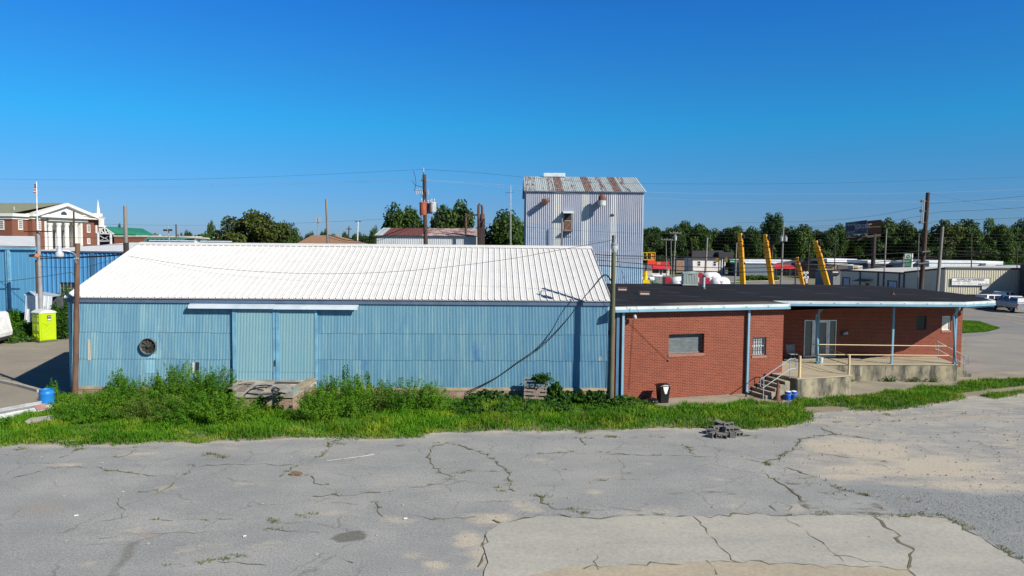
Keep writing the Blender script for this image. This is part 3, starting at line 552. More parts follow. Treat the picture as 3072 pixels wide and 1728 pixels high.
# white/rust run-off streaks below the fan and elsewhere stay in the paint
STK = M('paint_stain', (.30, .44, .46), .6, c2=(.20, .40, .50), sc=2, streak=.3)
mb = MB()
for x0, x1, y0, y1 in ((430, 470, 1062, 1100), ):
    a, z0 = wpl(x0, y1, .03); b, z1 = wpl(x1, y0, .03); corr(mb, wm, a, b, 1.9, z1, off=.036)
    corr(mb, wm, a+.1, b-.1, 1.2, 1.82, off=.024)
mb.build('stain', STK, wh)
for x0, x1, y0, y1 in ((264, 272, 1018, 1081), (1795, 1806, 1070, 1082)):
    a, z0 = wpl(x0, y1, .03); b, z1 = wpl(x1, y0, .03); mb = MB(); corr(mb, wm, a, b, z0, z1, off=.036); mb.build('stain', M('cream_stain', (.42, .42, .34), .7), wh)
# ================= brick office =================
BRICK = brick_mat('red_brick', (.205, .04, .018), (.115, .024, .014), (.38, .15, .085), ms=.010)
bm_, BL, bpl = wallframe((4.75, 33.95), (13.67, 36.72)); rm_, RL, rpl = wallframe((13.9, 41.5), (26.6, 43.1))
bk = thing('brick_office', 'low red brick office with flat black roof and light blue gutters right of the warehouse', 'building', (16, 45, 0))
w1 = (bpl(2007, 1000)[0], bpl(2113, 1000)[0], bpl(2060, 1061)[1], bpl(2060, 1002)[1]); w2 = (bpl(2258, 1020)[0], bpl(2299, 1020)[0], bpl(2278, 1066)[1], bpl(2278, 1011)[1])
mb = MB(); holed(mb, bm_, 0, BL, -.1, 4.3, [w1, w2], 0, .28)
e1_ = bm_ @ V((BL, 0, 0)); mb.quad((e1_.x, e1_.y, -.1), (13.9, 41.5, -.1), (13.9, 41.5, 4.3), (e1_.x, e1_.y, 4.3)); mb.build('front_wall', BRICK, bk)
d_ = [rpl(2414, 960)[0], rpl(2510, 960)[0], .93, rpl(2460, 960)[1]]; w3 = (rpl(2750, 950)[0], rpl(2780, 950)[0], rpl(2765, 990)[1], rpl(2765, 948)[1]); w4 = (rpl(2827, 950)[0], rpl(2853, 950)[0], rpl(2840, 991)[1], rpl(2840, 948)[1])
mb = MB(); holed(mb, rm_, 0, RL, -.1, 4.3, [tuple(d_), w3, w4], 0, .18); mb.build('porch_wall', BRICK, bk)
mb = MB()
for a, b in (((26.6, 43.1), (27.0, 54.5)), ((27, 54.5), (4.9, 53.5)), ((4.9, 53.5), (4.75, 34.2))): mb.quad((*a, -.1), (*b, -.1), (*b, 4.3), (*a, 4.3))
mb.build('rear_wall', BRICK, bk)
WIN = thing
def window(m, w, pane_mat, frame_mat, dep, parent, rail=False, bars=0, name='window', sill=True):
    a, b, c, d = w; f = MB(); t = .05
    for lo, hi in (((a, -dep, c), (a+t, -dep+.06, d)), ((b-t, -dep, c), (b, -dep+.06, d)), ((a+t, -dep, c), (b-t, -dep+.06, c+t)), ((a+t, -dep, d-t), (b-t, -dep+.06, d))): f.box(lo, hi, m)
    if rail: f.box((a+t, -dep+.005, (c+d)/2-.03), (b-t, -dep+.055, (c+d)/2+.03), m)
    o = f.build(name, frame_mat, parent); MB().box((a+.01, -dep-.01, c+.01), (b-.01, -dep+.015, d-.01), m).build('pane', pane_mat, o)
    if bars:
        g = MB()
        for k in range(bars): x = a+.06+(b-a-.12)*k/(bars-1); g.box((x-.008, -dep+.12, c+.02), (x+.008, -dep+.136, d-.02), m)
        for k in range(4): z = c+.08+(d-c-.16)*k/3; g.box((a+.02, -dep+.137, z-.008), (b-.02, -dep+.15, z+.008), m)
        g.build('bars', M('iron_bars', (.03, .03, .035), .5), o)
    if sill: MB().box((a-.03, -.05, c-.13), (b+.03, .035, c-.004), m).build('sill', BRICK2, parent)
    return o
BRICK2 = brick_mat('sill_brick', (.30, .10, .06), (.24, .08, .05), (.4, .3, .22), .075, .3, .01)
WHT = M('white_paint', (.75, .75, .72), .5); CRM = M('cream_board', (.62, .60, .50), .8)
PLY = M('grey_board', (.085, .105, .11), .8, c2=(.13, .155, .155), sc=2.5, streak=5, bump=.1)
window(bm_, w1, PLY, M('aluminium_dark', (.2, .2, .2), .5), .27, bk); BLIND = M('closed_blind', (.35, .37, .38), .5, c2=(.22, .24, .26), sc=7); window(bm_, w2, BLIND, WHT, .16, bk, True, 6)
window(rm_, w3, glass('green_glass', (.05, .09, .07)), M('dark_frame', (.02, .03, .025), .5), .12, bk, False, 6, sill=False); window(rm_, w4, CRM, WHT, .1, bk, name='boarded_window')
# glass entrance
ALU = M('aluminium', (.55, .56, .56), .35, .6); GL = glass('door_glass', (.10, .13, .12), .04)
a, b, c, d = d_; x1 = rpl(2436, 1000)[0]; x2 = rpl(2441, 1000)[0]; x3 = rpl(2484, 1000)[0]; x4 = rpl(2489, 1000)[0]; f = MB(); t = .05
for lo, hi in (((a, -.1, c), (a+t, 0.01, d)), ((b-t, -.1, c), (b, .01, d)), ((a+t, -.1, d-t), (b-t, .01, d)), ((x1, -.1, c), (x2+.02, .01, d-t)), ((x3, -.1, c), (x4, .01, d-t)), ((a+t, -.1, c), (x1, .008, c+.12)), ((x4, -.1, c), (b-t, .008, c+.12))): f.box(lo, hi, rm_)
en = f.build('entrance_frame', ALU, bk); MB().box((a+t, -.06, c+.12), (x1, -.05, d-t), rm_).build('side_pane', GL, en); MB().box((x4, -.06, c+.12), (b-t, -.05, d-t), rm_).build('side_pane', GL, en)
x2 += .02; f = MB()
for lo, hi in (((x2, -.07, c+.02), (x2+.1, -.01, d-t)), ((x3-.1, -.07, c+.02), (x3, -.01, d-t)), ((x2+.1, -.07, d-t-.1), (x3-.1, -.01, d-t)), ((x2+.1, -.07, c+.02), (x3-.1, -.01, c+.2))): f.box(lo, hi, rm_)
dr = f.build('glass_door', ALU, bk); MB().box((x2+.1, -.05, c+.2), (x3-.1, -.04, d-t-.1), rm_).build('pane', GL, dr); MB().tube([rm_ @ V(q) for q in ((x3-.12, 0, c+.85), (x3-.14, .07, c+.9), (x3-.14, .07, c+1.15), (x3-.12, 0, c+1.2))], .013, 6).build('handle', M('black_metal', (.02, .02, .02), .4), dr)
# roof
RT = 4.44
q0 = A(1846, 920, 33.6); q1 = A(2368, 910, 36.4); q2 = A(2360, 910, 38.3); q3 = A(2895, 910, 38.7); q4 = A(2983, 905, 40.0)
FR = [(q.x, q.y) for q in (q0, q1)]+[(q1.x-.1, q2.y)]+[(q3.x, q3.y), (q4.x, q4.y)]
RP = FR+[(27.4, 42.3), (28.4, 46), (28.5, 49), (28.4, 52.4), (26.9, 56), (20, 56.2), (12, 55.4), (4.6, 54.6)]
def roofmat():
    m, nt, p, nd, lk = new('tar_roof'); v = coord(nd, lk, (.35, 1.6, 1)); n = noise(nd, lk, v, .6, 7, .6); r = ramp(nd, lk, n.outputs[0], .35, .7); o = mixc(nd, lk, r.outputs[0], (.011, .011, .013), (.022, .022, .025))
    n2 = noise(nd, lk, coord(nd, lk, (.5, 4, 1)), 1.2, 5, .7); r2 = ramp(nd, lk, n2.outputs[0], .66, .74); o = mixc(nd, lk, r2.outputs[0], o, (.06, .06, .065))
    a = nd.new('ShaderNodeAttribute'); a.attribute_name = 'dust'; n3 = noise(nd, lk, coord(nd, lk, (.6, 2.5, 1)), 1.5, 6, .65); ad = nd.new('ShaderNodeMath'); ad.operation = 'MULTIPLY'; lk.new(a.outputs['Fac'], ad.inputs[0]); lk.new(n3.outputs[0], ad.inputs[1])
    r3 = ramp(nd, lk, ad.outputs[0], .25, .5); o = mixc(nd, lk, r3.outputs[0], o, (.12, .105, .09)); lk.new(o, p.inputs['Base Color']); p.inputs['Roughness'].default_value = .95; p.inputs['Specular IOR Level'].default_value = .15
    b = nd.new('ShaderNodeTexBrick'); lk.new(coord(nd, lk), b.inputs['Vector']); b.inputs['Scale'].default_value = 1; b.inputs['Brick Width'].default_value = 9; b.inputs['Row Height'].default_value = .92; b.inputs['Mortar Size'].default_value = .015; b.offset = .4
    nb = noise(nd, lk, coord(nd, lk), 1.2, 5); ab = nd.new('ShaderNodeMath'); ab.operation = 'SUBTRACT'; lk.new(nb.outputs[0], ab.inputs[0]); lk.new(b.outputs['Fac'], ab.inputs[1]); bumpn(nd, lk, ab.outputs[0], .5, .03, p); return m
mb = MB(); mb.prism(RP, RT-.06, RT-.01); roofo = mb.build('flat_roof', M('roof_deck', (.02, .02, .022), .9), bk)
gx_, gy_ = np.meshgrid(np.arange(4.6, 28.8, .3), np.arange(33.8, 56.4, .3)); 
from mathutils.geometry import tessellate_polygon
import bmesh
b_ = bmesh.new(); vv = [b_.verts.new((x, y, RT)) for x, y in RP]; b_.faces.new(vv); bmesh.ops.triangulate(b_, faces=b_.faces[:])
for _ in range(6):
    es = [e for e in b_.edges if e.calc_length() > 1.0]
    if not es: break
    bmesh.ops.subdivide_edges(b_, edges=es, cuts=1, use_grid_fill=False); bmesh.ops.triangulate(b_, faces=[f for f in b_.faces if len(f.verts) > 3])
me = bpy.data.meshes.new('roof_membrane'); b_.to_mesh(me); b_.free(); co = np.array([v.co[:] for v in me.vertices]); 
me.vertices.foreach_set('co', np.column_stack([co[:, 0], co[:, 1], co[:, 2]+.012*np.sin(co[:, 0]*1.3+co[:, 1])*np.cos(co[:, 1]*.9)]).astype(np.float32).ravel())
at = me.attributes.new('dust', 'FLOAT', 'POINT'); at.data.foreach_set('value', np.clip(1.5*np.exp(-((co[:, 1]-(36.1+.27*(co[:, 0]-9)))/1.1)**2)*np.clip((co[:, 0]-6)/3, 0, 1)*np.clip((14.5-co[:, 0])/1.5, 0, 1), 0, 1.2).astype(np.float32))
me.materials.append(roofmat()); o = bpy.data.objects.new('roof_membrane', me); C.objects.link(o); o.parent = bk; o.location = -V((16, 45, 0))
FW = M('white_flashing', (.58, .63, .62), .5, c2=(.45, .5, .5), sc=1.5); GB = M('light_blue_paint', (.17, .34, .44), .5, c2=(.14, .30, .40), sc=1.5)
mb = MB(); g2 = MB(); jn = MB()
for (a, b) in zip(FR[:-1]+[FR[-1]], FR[1:]+[RP[5]]):
    a, b = V((*a, 0)), V((*b, 0)); d = b-a; L = d.length; d.normalize(); m = Matrix(((d.x, d.y, 0, a.x), (d.y, -d.x, 0, a.y), (0, 0, 1, 0), (0, 0, 0, 1)))
    if L < 3 and abs(d.x) < .3:   # the short step back
        mb.box((0, -.02, RT-.12), (L, .03, RT+.02), m); g2.box((0, -.04, 4.2), (L, .02, RT-.123), m); continue
    mb.box((-.02, -.1, RT-.11), (L+.02, .05, RT+.022), m); g2.box((-.03, -.03, 4.21), (L+.03, .075, RT-.113), m)
    k = .7
    while k < L: g2.box((k, .052, RT-.085), (k+.05, .085, RT-.06), m); k += 1.25
mb.build('flashing', FW, bk); gt = g2.build('gutter', GB, bk)
mb = MB(); mb.prism(FR[1:]+[(26.7, 42.4), (13.9, 41.4)], 4.14, 4.2); mb.build('porch_ceiling', M('soffit', (.10, .13, .16), .8), bk)
def spout(px, top, bot, m, pl, off, lean=False):
    s, z0 = pl(px, bot, off); _, z1 = pl(px, top, off); k = MB(); k.box((s-.055, off-.05, z0+.06), (s+.055, off+.05, z1), m); k.box((s-.057, off-.04, z0-.02), (s+.057, off+.17, z0+.07), m)
    return k.build('downspout', GB, bk)
spout(1865, 936, 1195, bm_, bpl, .13); spout(2240, 924, 1178, bm_, bpl, .13)
MB().box((.12, .02, 0), (.26, .06, 4.2), bm_).build('blue_jamb', M('dark_blue_paint', (.05, .14, .26), .6), bk)
# porch, landing, steps
CONC = surf('stained_concrete', (.34, .30, .21), (.25, .225, .17), .8, speck=.1)
def dirty_conc():
    m, nt, p, nd, lk = new('weathered_concrete'); v = coord(nd, lk, (1.6, .55, 1), 'UV'); n = noise(nd, lk, v, 1.1, 8, .65); r = ramp(nd, lk, n.outputs[0], .40, .60); o = mixc(nd, lk, r.outputs[0], (.33, .29, .19), (.19, .17, .125))
    n2 = noise(nd, lk, coord(nd, lk, (1.3, .5, 1), 'UV'), .9, 8, .7); r2 = ramp(nd, lk, n2.outputs[0], .46, .60); o = mixc(nd, lk, r2.outputs[0], o, (.06, .06, .05))
    n3 = noise(nd, lk, coord(nd, lk, (3.0, .3, 1), 'UV'), 1.5, 6, .6); r3 = ramp(nd, lk, n3.outputs[0], .62, .72); o = mixc(nd, lk, r3.outputs[0], o, (.50, .46, .36))
    lk.new(o, p.inputs['Base Color']); p.inputs['Roughness'].default_value = .9; nb = noise(nd, lk, coord(nd, lk), 25, 5); bumpn(nd, lk, nb.outputs[0], .4, .02, p); return m
DC = dirty_conc(); PF = surf('porch_floor', (.42, .36, .25), (.34, .30, .22), .6, speck=.06)
FZ = .95; LA = A(2393, 1138, 35.1); LB = A(2554, 1128, 36.15); LWx = G(2320, 1122, FZ)
PR = A(2872, 1095, 39.9)
mb = MB(); mb.prism([(LA.x, LA.y), (LB.x, LB.y), (16.75, 39.62), (PR.x, PR.y), (24.9, 42.8), (13.95, 41.4), (LWx.x, LWx.y+.1)], -.1, FZ-.004); mb.build('porch_base', DC, bk)
mb = MB(); mb.prism([(LA.x-.02, LA.y-.03), (LB.x+.03, LB.y-.03), (16.78, 39.58), (PR.x+.03, PR.y-.03), (24.93, 42.8), (13.95, 41.4), (LWx.x-.02, LWx.y+.1)], FZ-.05, FZ+.003); mb.build('porch_floor', PF, bk)
bd = bm_.to_3x3() @ V((1, 0, 0)); bn = bm_.to_3x3() @ V((0, 1, 0)); sL = (V((LWx.x, LWx.y, 0))-bm_ @ V((0, 0, 0))).dot(bd)
st = MB(); nS = 6
for k in range(nS-1): st.box((sL-.27*(nS-1-k), .03, -.05+(0 if k == 0 else 0)), (sL-.27*(nS-2-k)+.0, 1.5, FZ*(k+1)/nS), bm_)
so_ = st.build('steps', M('step_concrete', (.30, .27, .20), .9, c2=(.16, .15, .12), sc=2), bk)
tr_ = MB()
for k in range(nS-1): z = FZ*(k+1)/nS; tr_.box((sL-.27*(nS-1-k)-.015, .03, z+.002), (sL-.27*(nS-2-k)-.02, 1.5, z+.02), bm_)
tr_.build('step_treads', PF, so_)
mb = MB()
for k in range(4): mb.box((.3*k, 0, -.05), (.3*k+.3, 1.3, FZ*(4-k)/5), Matrix.Translation((24.95, 41.3, 0)))
mb.build('side_steps', DC, bk)
# posts / rails
RAILB = M('blue_rail', (.30, .40, .47), .5); RAILY = M('yellowed_rail', (.62, .50, .28), .6, c2=(.55, .45, .28))
pw = wallframe((16.9, 39.75), (24.1, 40.0)); pm, _, ppl = pw
for px, sp_ in ((2451, 1), (2675, 0), (2862, 1)):
    s, _ = ppl(px, 1090); k = MB(); k.box((s-.05, -.05, FZ), (s+.05, .05, 4.16), pm); k.box((s-.1, -.09, FZ+.003), (s+.1, .09, FZ+.03), pm); po = k.build('porch_post', GB, bk)
    if sp_:
        P = [A(px+16, 920, 38.45), A(px+15, 929, 38.5), A(px-2, 948, 39.55), pm @ V((s-.02, .13, FZ+.15)), pm @ V((s+.1, .2, FZ+.06))]; MB().tube(P, [.055]*5, 4).build('downspout', GB, bk)
rl = thing('porch_railing', 'pale yellow two bar pipe railing along the porch edge between blue posts', 'railing', (20, 39.8, FZ))
mb = MB()
for y0, y1 in ((1033, 1038), (1063, 1066)): a = ppl(2456, y0); b = ppl(2843, y1); mb.cyl(pm @ V((a[0], .06, a[1])), pm @ V((b[0], .06, b[1])), .024, n=8)
mb.build('rails', RAILY, rl, smooth=True)
rl = thing('ramp_railing', 'brownish two bar railing sloping from the porch down to the pale yellow end post', 'railing', (LB.x, LB.y, FZ))
pe = A(2546, 1127, 36.35); pe.z = FZ; MB().cyl(pe, pe+V((0, 0, .98)), .055, n=12).build('end_post', RAILY, rl, smooth=True); r0 = A(2438, 1032, 39.7); r1 = A(2438, 1061, 39.7)
mb = MB(); mb.cyl(pe+V((0, 0, .95)), r0, .02, n=8); mb.cyl(pe+V((0, 0, .48)), r1, .02, n=8); mb.build('rails', M('brown_rail', (.28, .23, .16), .6), rl, smooth=True)
bo = A(2398, 1136, 35.35); bo.z = FZ; o = MB().cyl(bo, bo+V((0, 0, 1.06)), .065, n=14).build('bollard', RAILY, smooth=True); tag(o, 'pale yellow round post at the corner above the concrete steps', 'bollard')
def s2(s, n, z): return bm_ @ V((s, n, z))
hr = thing('step_handrail', 'grey blue tube handrail beside the concrete steps left of the yellow post', 'handrail', s2(sL-.8, 1.4, 0)); n_ = 1.42
a0, a1 = sL-1.55, sL+.05; hz = lambda s: FZ*max(0, min(1, (s-(sL-1.5))/1.5))
top_ = [s2(a0-.06, n_, .62), s2(a0-.06, n_, .98), s2(a0+.1, n_, 1.05), s2(a1, n_, FZ+.95), s2(a1+.3, n_, FZ+.95), s2(a1+.34, n_, FZ+.88), s2(a1+.34, n_, FZ+.5), s2(a1+.28, n_, FZ+.45), s2(a1, n_, FZ+.45), s2(a0+.1, n_, .55), s2(a0-.06, n_, .62)]
MB().tube(top_, .022, 8).build('rail_loop', RAILB, hr, smooth=True)
for s, zz0, zz1 in ((a0+.12, 0, 1.05), (a1, FZ, FZ+.95)): MB().cyl(s2(s, n_, zz0), s2(s, n_, zz1), .022, n=8).build('upright', RAILB, hr, smooth=True)
MB().box((sL-.48, n_-.03, .98), (sL-.3, n_+.03, 1.04), bm_).build('bracket', M('black_metal', (.02, .02, .02), .4), hr)
hr = thing('end_handrail', 'grey tube handrail sloping down past the brick corner at the far porch end', 'handrail', (25, 41.2, 0))
YH = 41.3; Pp = [A(2806, 1001, YH), A(2812, 1002+4, YH)]
def hp(px, py): return A(px, py, 41.3)
MB().tube([hp(2806, 1047), hp(2806, 1026), hp(2812, 1024), hp(2895, 1068), hp(2905, 1069), hp(2905, 1092), hp(2895, 1093), hp(2815, 1049), hp(2806, 1047)], .02, 8).build('rail_loop', M('grey_rail', (.25, .27, .3), .5), hr, smooth=True)
for px, y0, y1 in ((2815, 1026, 1077), (2892, 1066, 1122)): MB().cyl(hp(px, y0), hp(px, y1), .02, n=8).build('upright', M('grey_rail', (.25, .27, .3), .5), hr, smooth=True)
# wall lamp + bracket, porch sign, porch light, chair, bucket
s, z = bpl(1903, 948, .3); wl_ = thing('wall_floodlight', 'small grey floodlight on a black bracket under the eave of the brick wall', 'light', bm_ @ V((s, 0, z)))
MB().cyl(bm_ @ V((s-.5, .02, z-.25)), bm_ @ V((s-.05, .28, z+.05)), .018, n=6).build('bracket', M('black_metal', (.02, .02, .02), .4), wl_); MB().lathe(bm_ @ V((s, .3, z+.06)), [(.03, .0), (.08, .03), (.09, .12), (.07, .2), (.03, .22)], 12, (.2, -.3, -1)).build('lamp_head', M('lamp_grey', (.45, .43, .4), .5), wl_, smooth=True)
mb = MB()
s, z = rpl(2535, 999, .02); sg = thing('flag_sign', 'dark board with a small striped flag beside the glass entrance', 'sign', rm_ @ V((s, .02, z)))
MB().box((s-.26, .01, z-.16), (s+.2, .04, z+.14), rm_).build('board', M('sign_black', (.012, .012, .014), .6), sg); fl = MB()
for k in range(7):
    if k % 2 == 0: fl.box((s-.1, .041, z-.1+.025*k), (s+.18, .045, z-.1+.025*k+.02), rm_)
fl.build('flag_stripes', M('flag_red', (.4, .1, .1), .7), sg); MB().box((s-.1, .0405, z-.105), (s+.18, .0425, z+.075), rm_).build('flag_white', M('flag_white', (.6, .6, .6), .7), sg); MB().box((s-.1, .046, z), (s+.01, .048, z+.075), rm_).build('flag_canton', M('flag_blue', (.05, .06, .2), .7), sg)
ch = local('porch_chair', 'grey plastic chair on the porch left of the glass entrance', 'chair'); SH = M('grey_plastic', (.22, .23, .22), .5)
mb = MB(); mb.add([(-.24, .2, .42), (.24, .2, .42), (.26, .28, .9), (-.26, .28, .9), (-.22, .23, .42), (.22, .23, .42), (.24, .31, .89), (-.24, .31, .89)], [(0, 1, 2, 3), (7, 6, 5, 4), (0, 3, 7, 4), (1, 5, 6, 2), (3, 2, 6, 7)]); mb.build('backrest', SH, ch); MB().box((-.25, -.24, .40), (.25, .24, .44)).build('seat', SH, ch, bevel=.01)
for x in (-.2, .2):
    for y in (-.2, .2): MB().cyl((x*1.15, y*1.15, 0), (x, y, .4), .014, n=6).build('leg', M('black_metal', (.02, .02, .02), .4), ch)
p = A(2378, 1060, 40.4); place(ch, (p.x, p.y, FZ+.003), R(8))
def bucket(name, label, x, y, z, h, r, mat, lid=None, group=None, arc=True):
    t = local(name, label, 'bucket', group); MB().lathe((0, 0, 0), [(r*.82, 0), (r*.84, .01), (r, h), (r*1.06, h), (r*1.06, h-.05), (r*1.01, h-.05)][:3]+[(r*1.06, h-.01), (r*1.06, h+.02), (r*.96, h+.02), (r*.8, .03)], 20).build('body', mat, t, smooth=True)
    P = [V((r*1.05*math.cos(a), -abs(r*1.05*math.sin(a))*.9-.01, h-.03-.6*r*math.sin(a))) for a in [math.pi*k/8 for k in range(9)]]; MB().tube(P, .006, 5).build('handle', M('wire_handle', (.5, .5, .5), .4), t)
    if lid: MB().lathe((0, 0, h-.02), [(r*.5, .0), (r*.95, .01), (r*.9, .05), (r*.3, .08)], 12).build('contents', lid, t)
    return place(t, (x, y, z))
BLU = M('blue_plastic', (.01, .09, .48), .35, c2=(.02, .13, .55)); RAG = M('white_rag', (.7, .7, .7), .9)
p = G(2363, 1201); bucket('bucket', 'blue bucket with pale contents left of its pair below the landing', p.x, p.y, 0, .40, .155, BLU, RAG); p = G(2380, 1200); bucket('bucket', 'blue bucket standing right against the concrete landing corner', p.x, p.y, 0, .40, .155, BLU, RAG)
p = A(2462, 1089, 39.95); bucket('bucket', 'small white pail at the foot of the first blue porch post', p.x, p.y, FZ+.003, .30, .13, M('white_pail', (.55, .57, .58), .5))
# cone
cn = local('traffic_cone', 'tall faded rusty orange traffic cone by the foot of the steps', 'cone'); CO = M('faded_orange', (.19, .07, .04), .8, c2=(.12, .055, .04), sc=5)
MB().lathe((0, 0, .03), [(.15, 0), (.13, .02), (.045, .82), (.04, .84), (.03, .84)], 20).build('body', CO, cn, smooth=True); MB().box((-.19, -.19, 0), (.19, .19, .035)).build('base', CO, cn, bevel=.01); p = G(2333, 1201); place(cn, (p.x, p.y, 0))
# trash can
tc = local('trash_can', 'black plastic trash can with a white rag hanging from its lid against the brick wall', 'trash can'); BP = M('black_plastic', (.012, .012, .013), .35)
m = MB(); b_ = [(-.2, -.2), (.2, -.2), (.2, .2), (-.2, .2)]; m.add([(x, y, 0) for x, y in b_]+[(x*1.28, y*1.28, .78) for x, y in b_], [(3, 2, 1, 0), (0, 1, 5, 4), (1, 2, 6, 5), (2, 3, 7, 6), (3, 0, 4, 7)]); m.build('body', BP, tc, bevel=.03)
m = MB(); m.box((-.29, -.29, .78), (.29, .29, .83)); m.lathe((0, 0, .83), [(.27, 0), (.24, .05), (.1, .08)], 14); m.build('lid', BP, tc, bevel=.01); m = MB(); m.add([(-.14, -.275, .83), (.16, -.285, .82), (.06, -.27, .45), (-.02, -.262, .44), (-.1, -.27, .66), (.1, -.25, .85), (-.12, -.2, .85)], [(0, 4, 3, 2, 1), (0, 1, 5, 6)]); m.build('rag', WHT, tc)
p = G(1988, 1207); place(tc, (p.x, p.y, 0), R(16))
bg_ = MB(); b_ = bmesh.new(); bmesh.ops.create_icosphere(b_, subdivisions=4, radius=1); rr = random.Random(3)
def lump(name, mat, loc, sc, amp, seed, label, cat, parent=None):
    b_ = bmesh.new(); bmesh.ops.create_icosphere(b_, subdivisions=4, radius=1)
    co = np.array([v.co[:] for v in b_.verts]); ns = vnoise(co[:, 0]*3+co[:, 2]*2, co[:, 1]*3-co[:, 2]*2, seed, 1.5)
    for v, k in zip(b_.verts, ns): v.co *= 1+amp*(k-.5)*2; v.co.x *= sc[0]; v.co.y *= sc[1]; v.co.z = max(v.co.z, -.75)*sc[2]+.75*sc[2]
    me = bpy.data.meshes.new(name); b_.to_mesh(me); b_.free(); me.materials.append(mat); o = bpy.data.objects.new(name, me); C.objects.link(o); o.location = loc; o['label'] = label; o['category'] = cat; return o
p = G(1955, 1211); lump('garbage_bag', M('bag_plastic', (.01, .01, .011), .22), (p.x, p.y, 0), (.27, .2, .15), .28, 5, 'shiny black garbage bag lying left of the trash can', 'bag')
# AC unit on roof
ac = local('air_conditioner', 'grey green air conditioning unit with slatted sides on the black flat roof', 'air conditioner'); ACM = M('ac_paint', (.38, .44, .40), .5, c2=(.33, .38, .36)); w = .5
m = MB().box((-w, -w, .09), (w, w, .95)); m.build('cabinet', M('ac_coil', (.06, .08, .08), .6), ac); m = MB()
for k in range(9):
    x = -w+.06+k*(2*w-.12)/8
    for y in (-w-.012, w+.012): m.box((x-.04, y-.012, .12), (x+.04, y+.012, .9))
    m.box((-w-.024, x-.04, .12), (-w, x+.04, .9)); m.box((w, x-.04, .12), (w+.024, x+.04, .9))
m.build('louvres', ACM, ac); MB().box((-w-.04, -w-.04, .07), (w+.04, w+.04, .14)).build('base_pan', ACM, ac); m = MB().box((-w-.04, -w-.04, .9), (w+.04, w+.04, 1.0)); m.build('top_cover', ACM, ac); m = MB(); m.lathe((0, 0, 1.0), [(.4, 0), (.4, .03), (.1, .04)], 20); m.build('fan_grille', ACM, ac)
m = MB()
for a in (-.35, 0, .35): m.box((-w-.1, a-.05, 0), (w+.1, a+.05, .07))
m.build('feet', M('timber_dark', (.06, .055, .05), .9), ac); MB().box((w+.025, -.25, .3), (w+.13, 0, .62)).build('control_box', M('ac_box', (.5, .52, .52), .5), ac); MB().tube([(w+.1, -.2, .3), (w+.3, -.25, .1), (w+.6, -.2, .02)], .02, 6).build('hose', WIRE, ac)
MB().box((-.12, -w-.03, .8), (.12, -w-.025, .85)).build('badge', M('dark_iron', (.04, .05, .06), .6), ac)
p = A(2068, 864, 52.3); place(ac, (p.x, p.y, RT+.012), R(-6))
def roofthing(name, label, cat, px, py, build, rz=0): t = local(name, label, cat); build(t); p = G(px, py, RT); return place(t, (p.x, p.y, RT+.005), rz)
def f(t): MB().cyl((0, 0, 0), (0, 0, .82), .085, n=14).build('pipe', M('zinc', (.45, .5, .55), .5), t, smooth=True); MB().lathe((0, 0, .82), [(.15, 0), (.15, .04), (.05, .1), (.02, .1)], 14).build('cap', M('dark_iron', (.04, .05, .06), .6), t); MB().lathe((0, 0, 0), [(.16, 0), (.1, .12)], 14).build('collar', M('dark_iron', (.04, .05, .06), .6), t)
roofthing('vent_pipe', 'tall zinc vent pipe right beside the air conditioning unit on the flat roof', 'vent', 2111, 867, f)
def f(t): MB().box((-.27, -.2, 0), (.27, .2, .16)).build('brick_base', brick_mat('vent_brick', (.35, .16, .1), (.42, .22, .15), (.6, .55, .5), .19, .075, .02), t); MB().box((-.32, -.25, .162), (.32, .25, .2)).build('cap', M('rust_cap', (.12, .045, .03), .8), t)
roofthing('brick_vent', 'small brick roof vent nearer the white gutter', 'vent', 1932, 884, f, R(3)); roofthing('brick_vent', 'small brick roof vent nearest the wooden lamp pole', 'vent', 1866, 871, f)
def f(t): MB().cyl((0, 0, 0), (0, 0, .22), .04, n=10).build('pipe', M('dark_iron', (.04, .05, .06), .6), t); MB().lathe((0, 0, 0), [(.14, 0), (.05, .1)], 12).build('collar', M('rust_cap', (.12, .045, .03), .8), t)
roofthing('vent_stub', 'short dark vent stub on the flat roof near the tall dark pole', 'vent', 2679, 884, f)
# ================= loading dock =================
dk = thing('loading_dock', 'old brick and concrete loading dock in front of the blue sliding doors', 'loading dock', (-11, 32, 0)); DZ = .92
yb_ = lambda x: 33.5+(x+20.3)*.0282-.02
m = MB(); m.prism([(-11.7, 30.75), (-9.25, 30.75), (-9.1, yb_(-9.1)), (-12.9, yb_(-12.9))], -.1, DZ-.2); m.build('brick_base', BRK2, dk)
m = MB(); m.prism([(-11.75, 30.68), (-9.2, 30.68), (-9.06, yb_(-9.1)), (-12.95, yb_(-12.9))], DZ-.2, DZ); m.build('concrete_top', surf('dock_concrete', (.46, .42, .37), (.20, .18, .15), .9, speck=.15), dk)
m = MB(); m.prism([(-9.5, 31.6), (-9.1, 31.6), (-9.0, yb_(-9)), (-9.4, yb_(-9))], DZ+.003, DZ+.1); m.build('curb', M('dock_curb', (.36, .30, .2), .9, c2=(.2, .18, .14)), dk)
def plank(label, a, b, w=.2, t=.05, z=DZ, mat=None, name='plank', cat='plank', z2=None):
    a = G(*a, z); b = G(*b, z); d = b-a; L = d.length; d.normalize(); m = Matrix(((d.x, -d.y, 0, a.x), (d.y, d.x, 0, a.y), (0, 0, 1, z+.004), (0, 0, 0, 1))); o = MB().box((0, -w/2, 0), (L, w/2, t), m).build(name, mat or WOOD, bevel=.006)
    if z2: pass
    return tag(o, label, cat, 'planks lying on the loading dock')
WOOD = M('weathered_wood', (.24, .19, .15), .9, c2=(.14, .12, .10), sc=4, bump=.3); WOODG = M('grey_wood', (.30, .30, .29), .9, c2=(.2, .19, .18), sc=4)
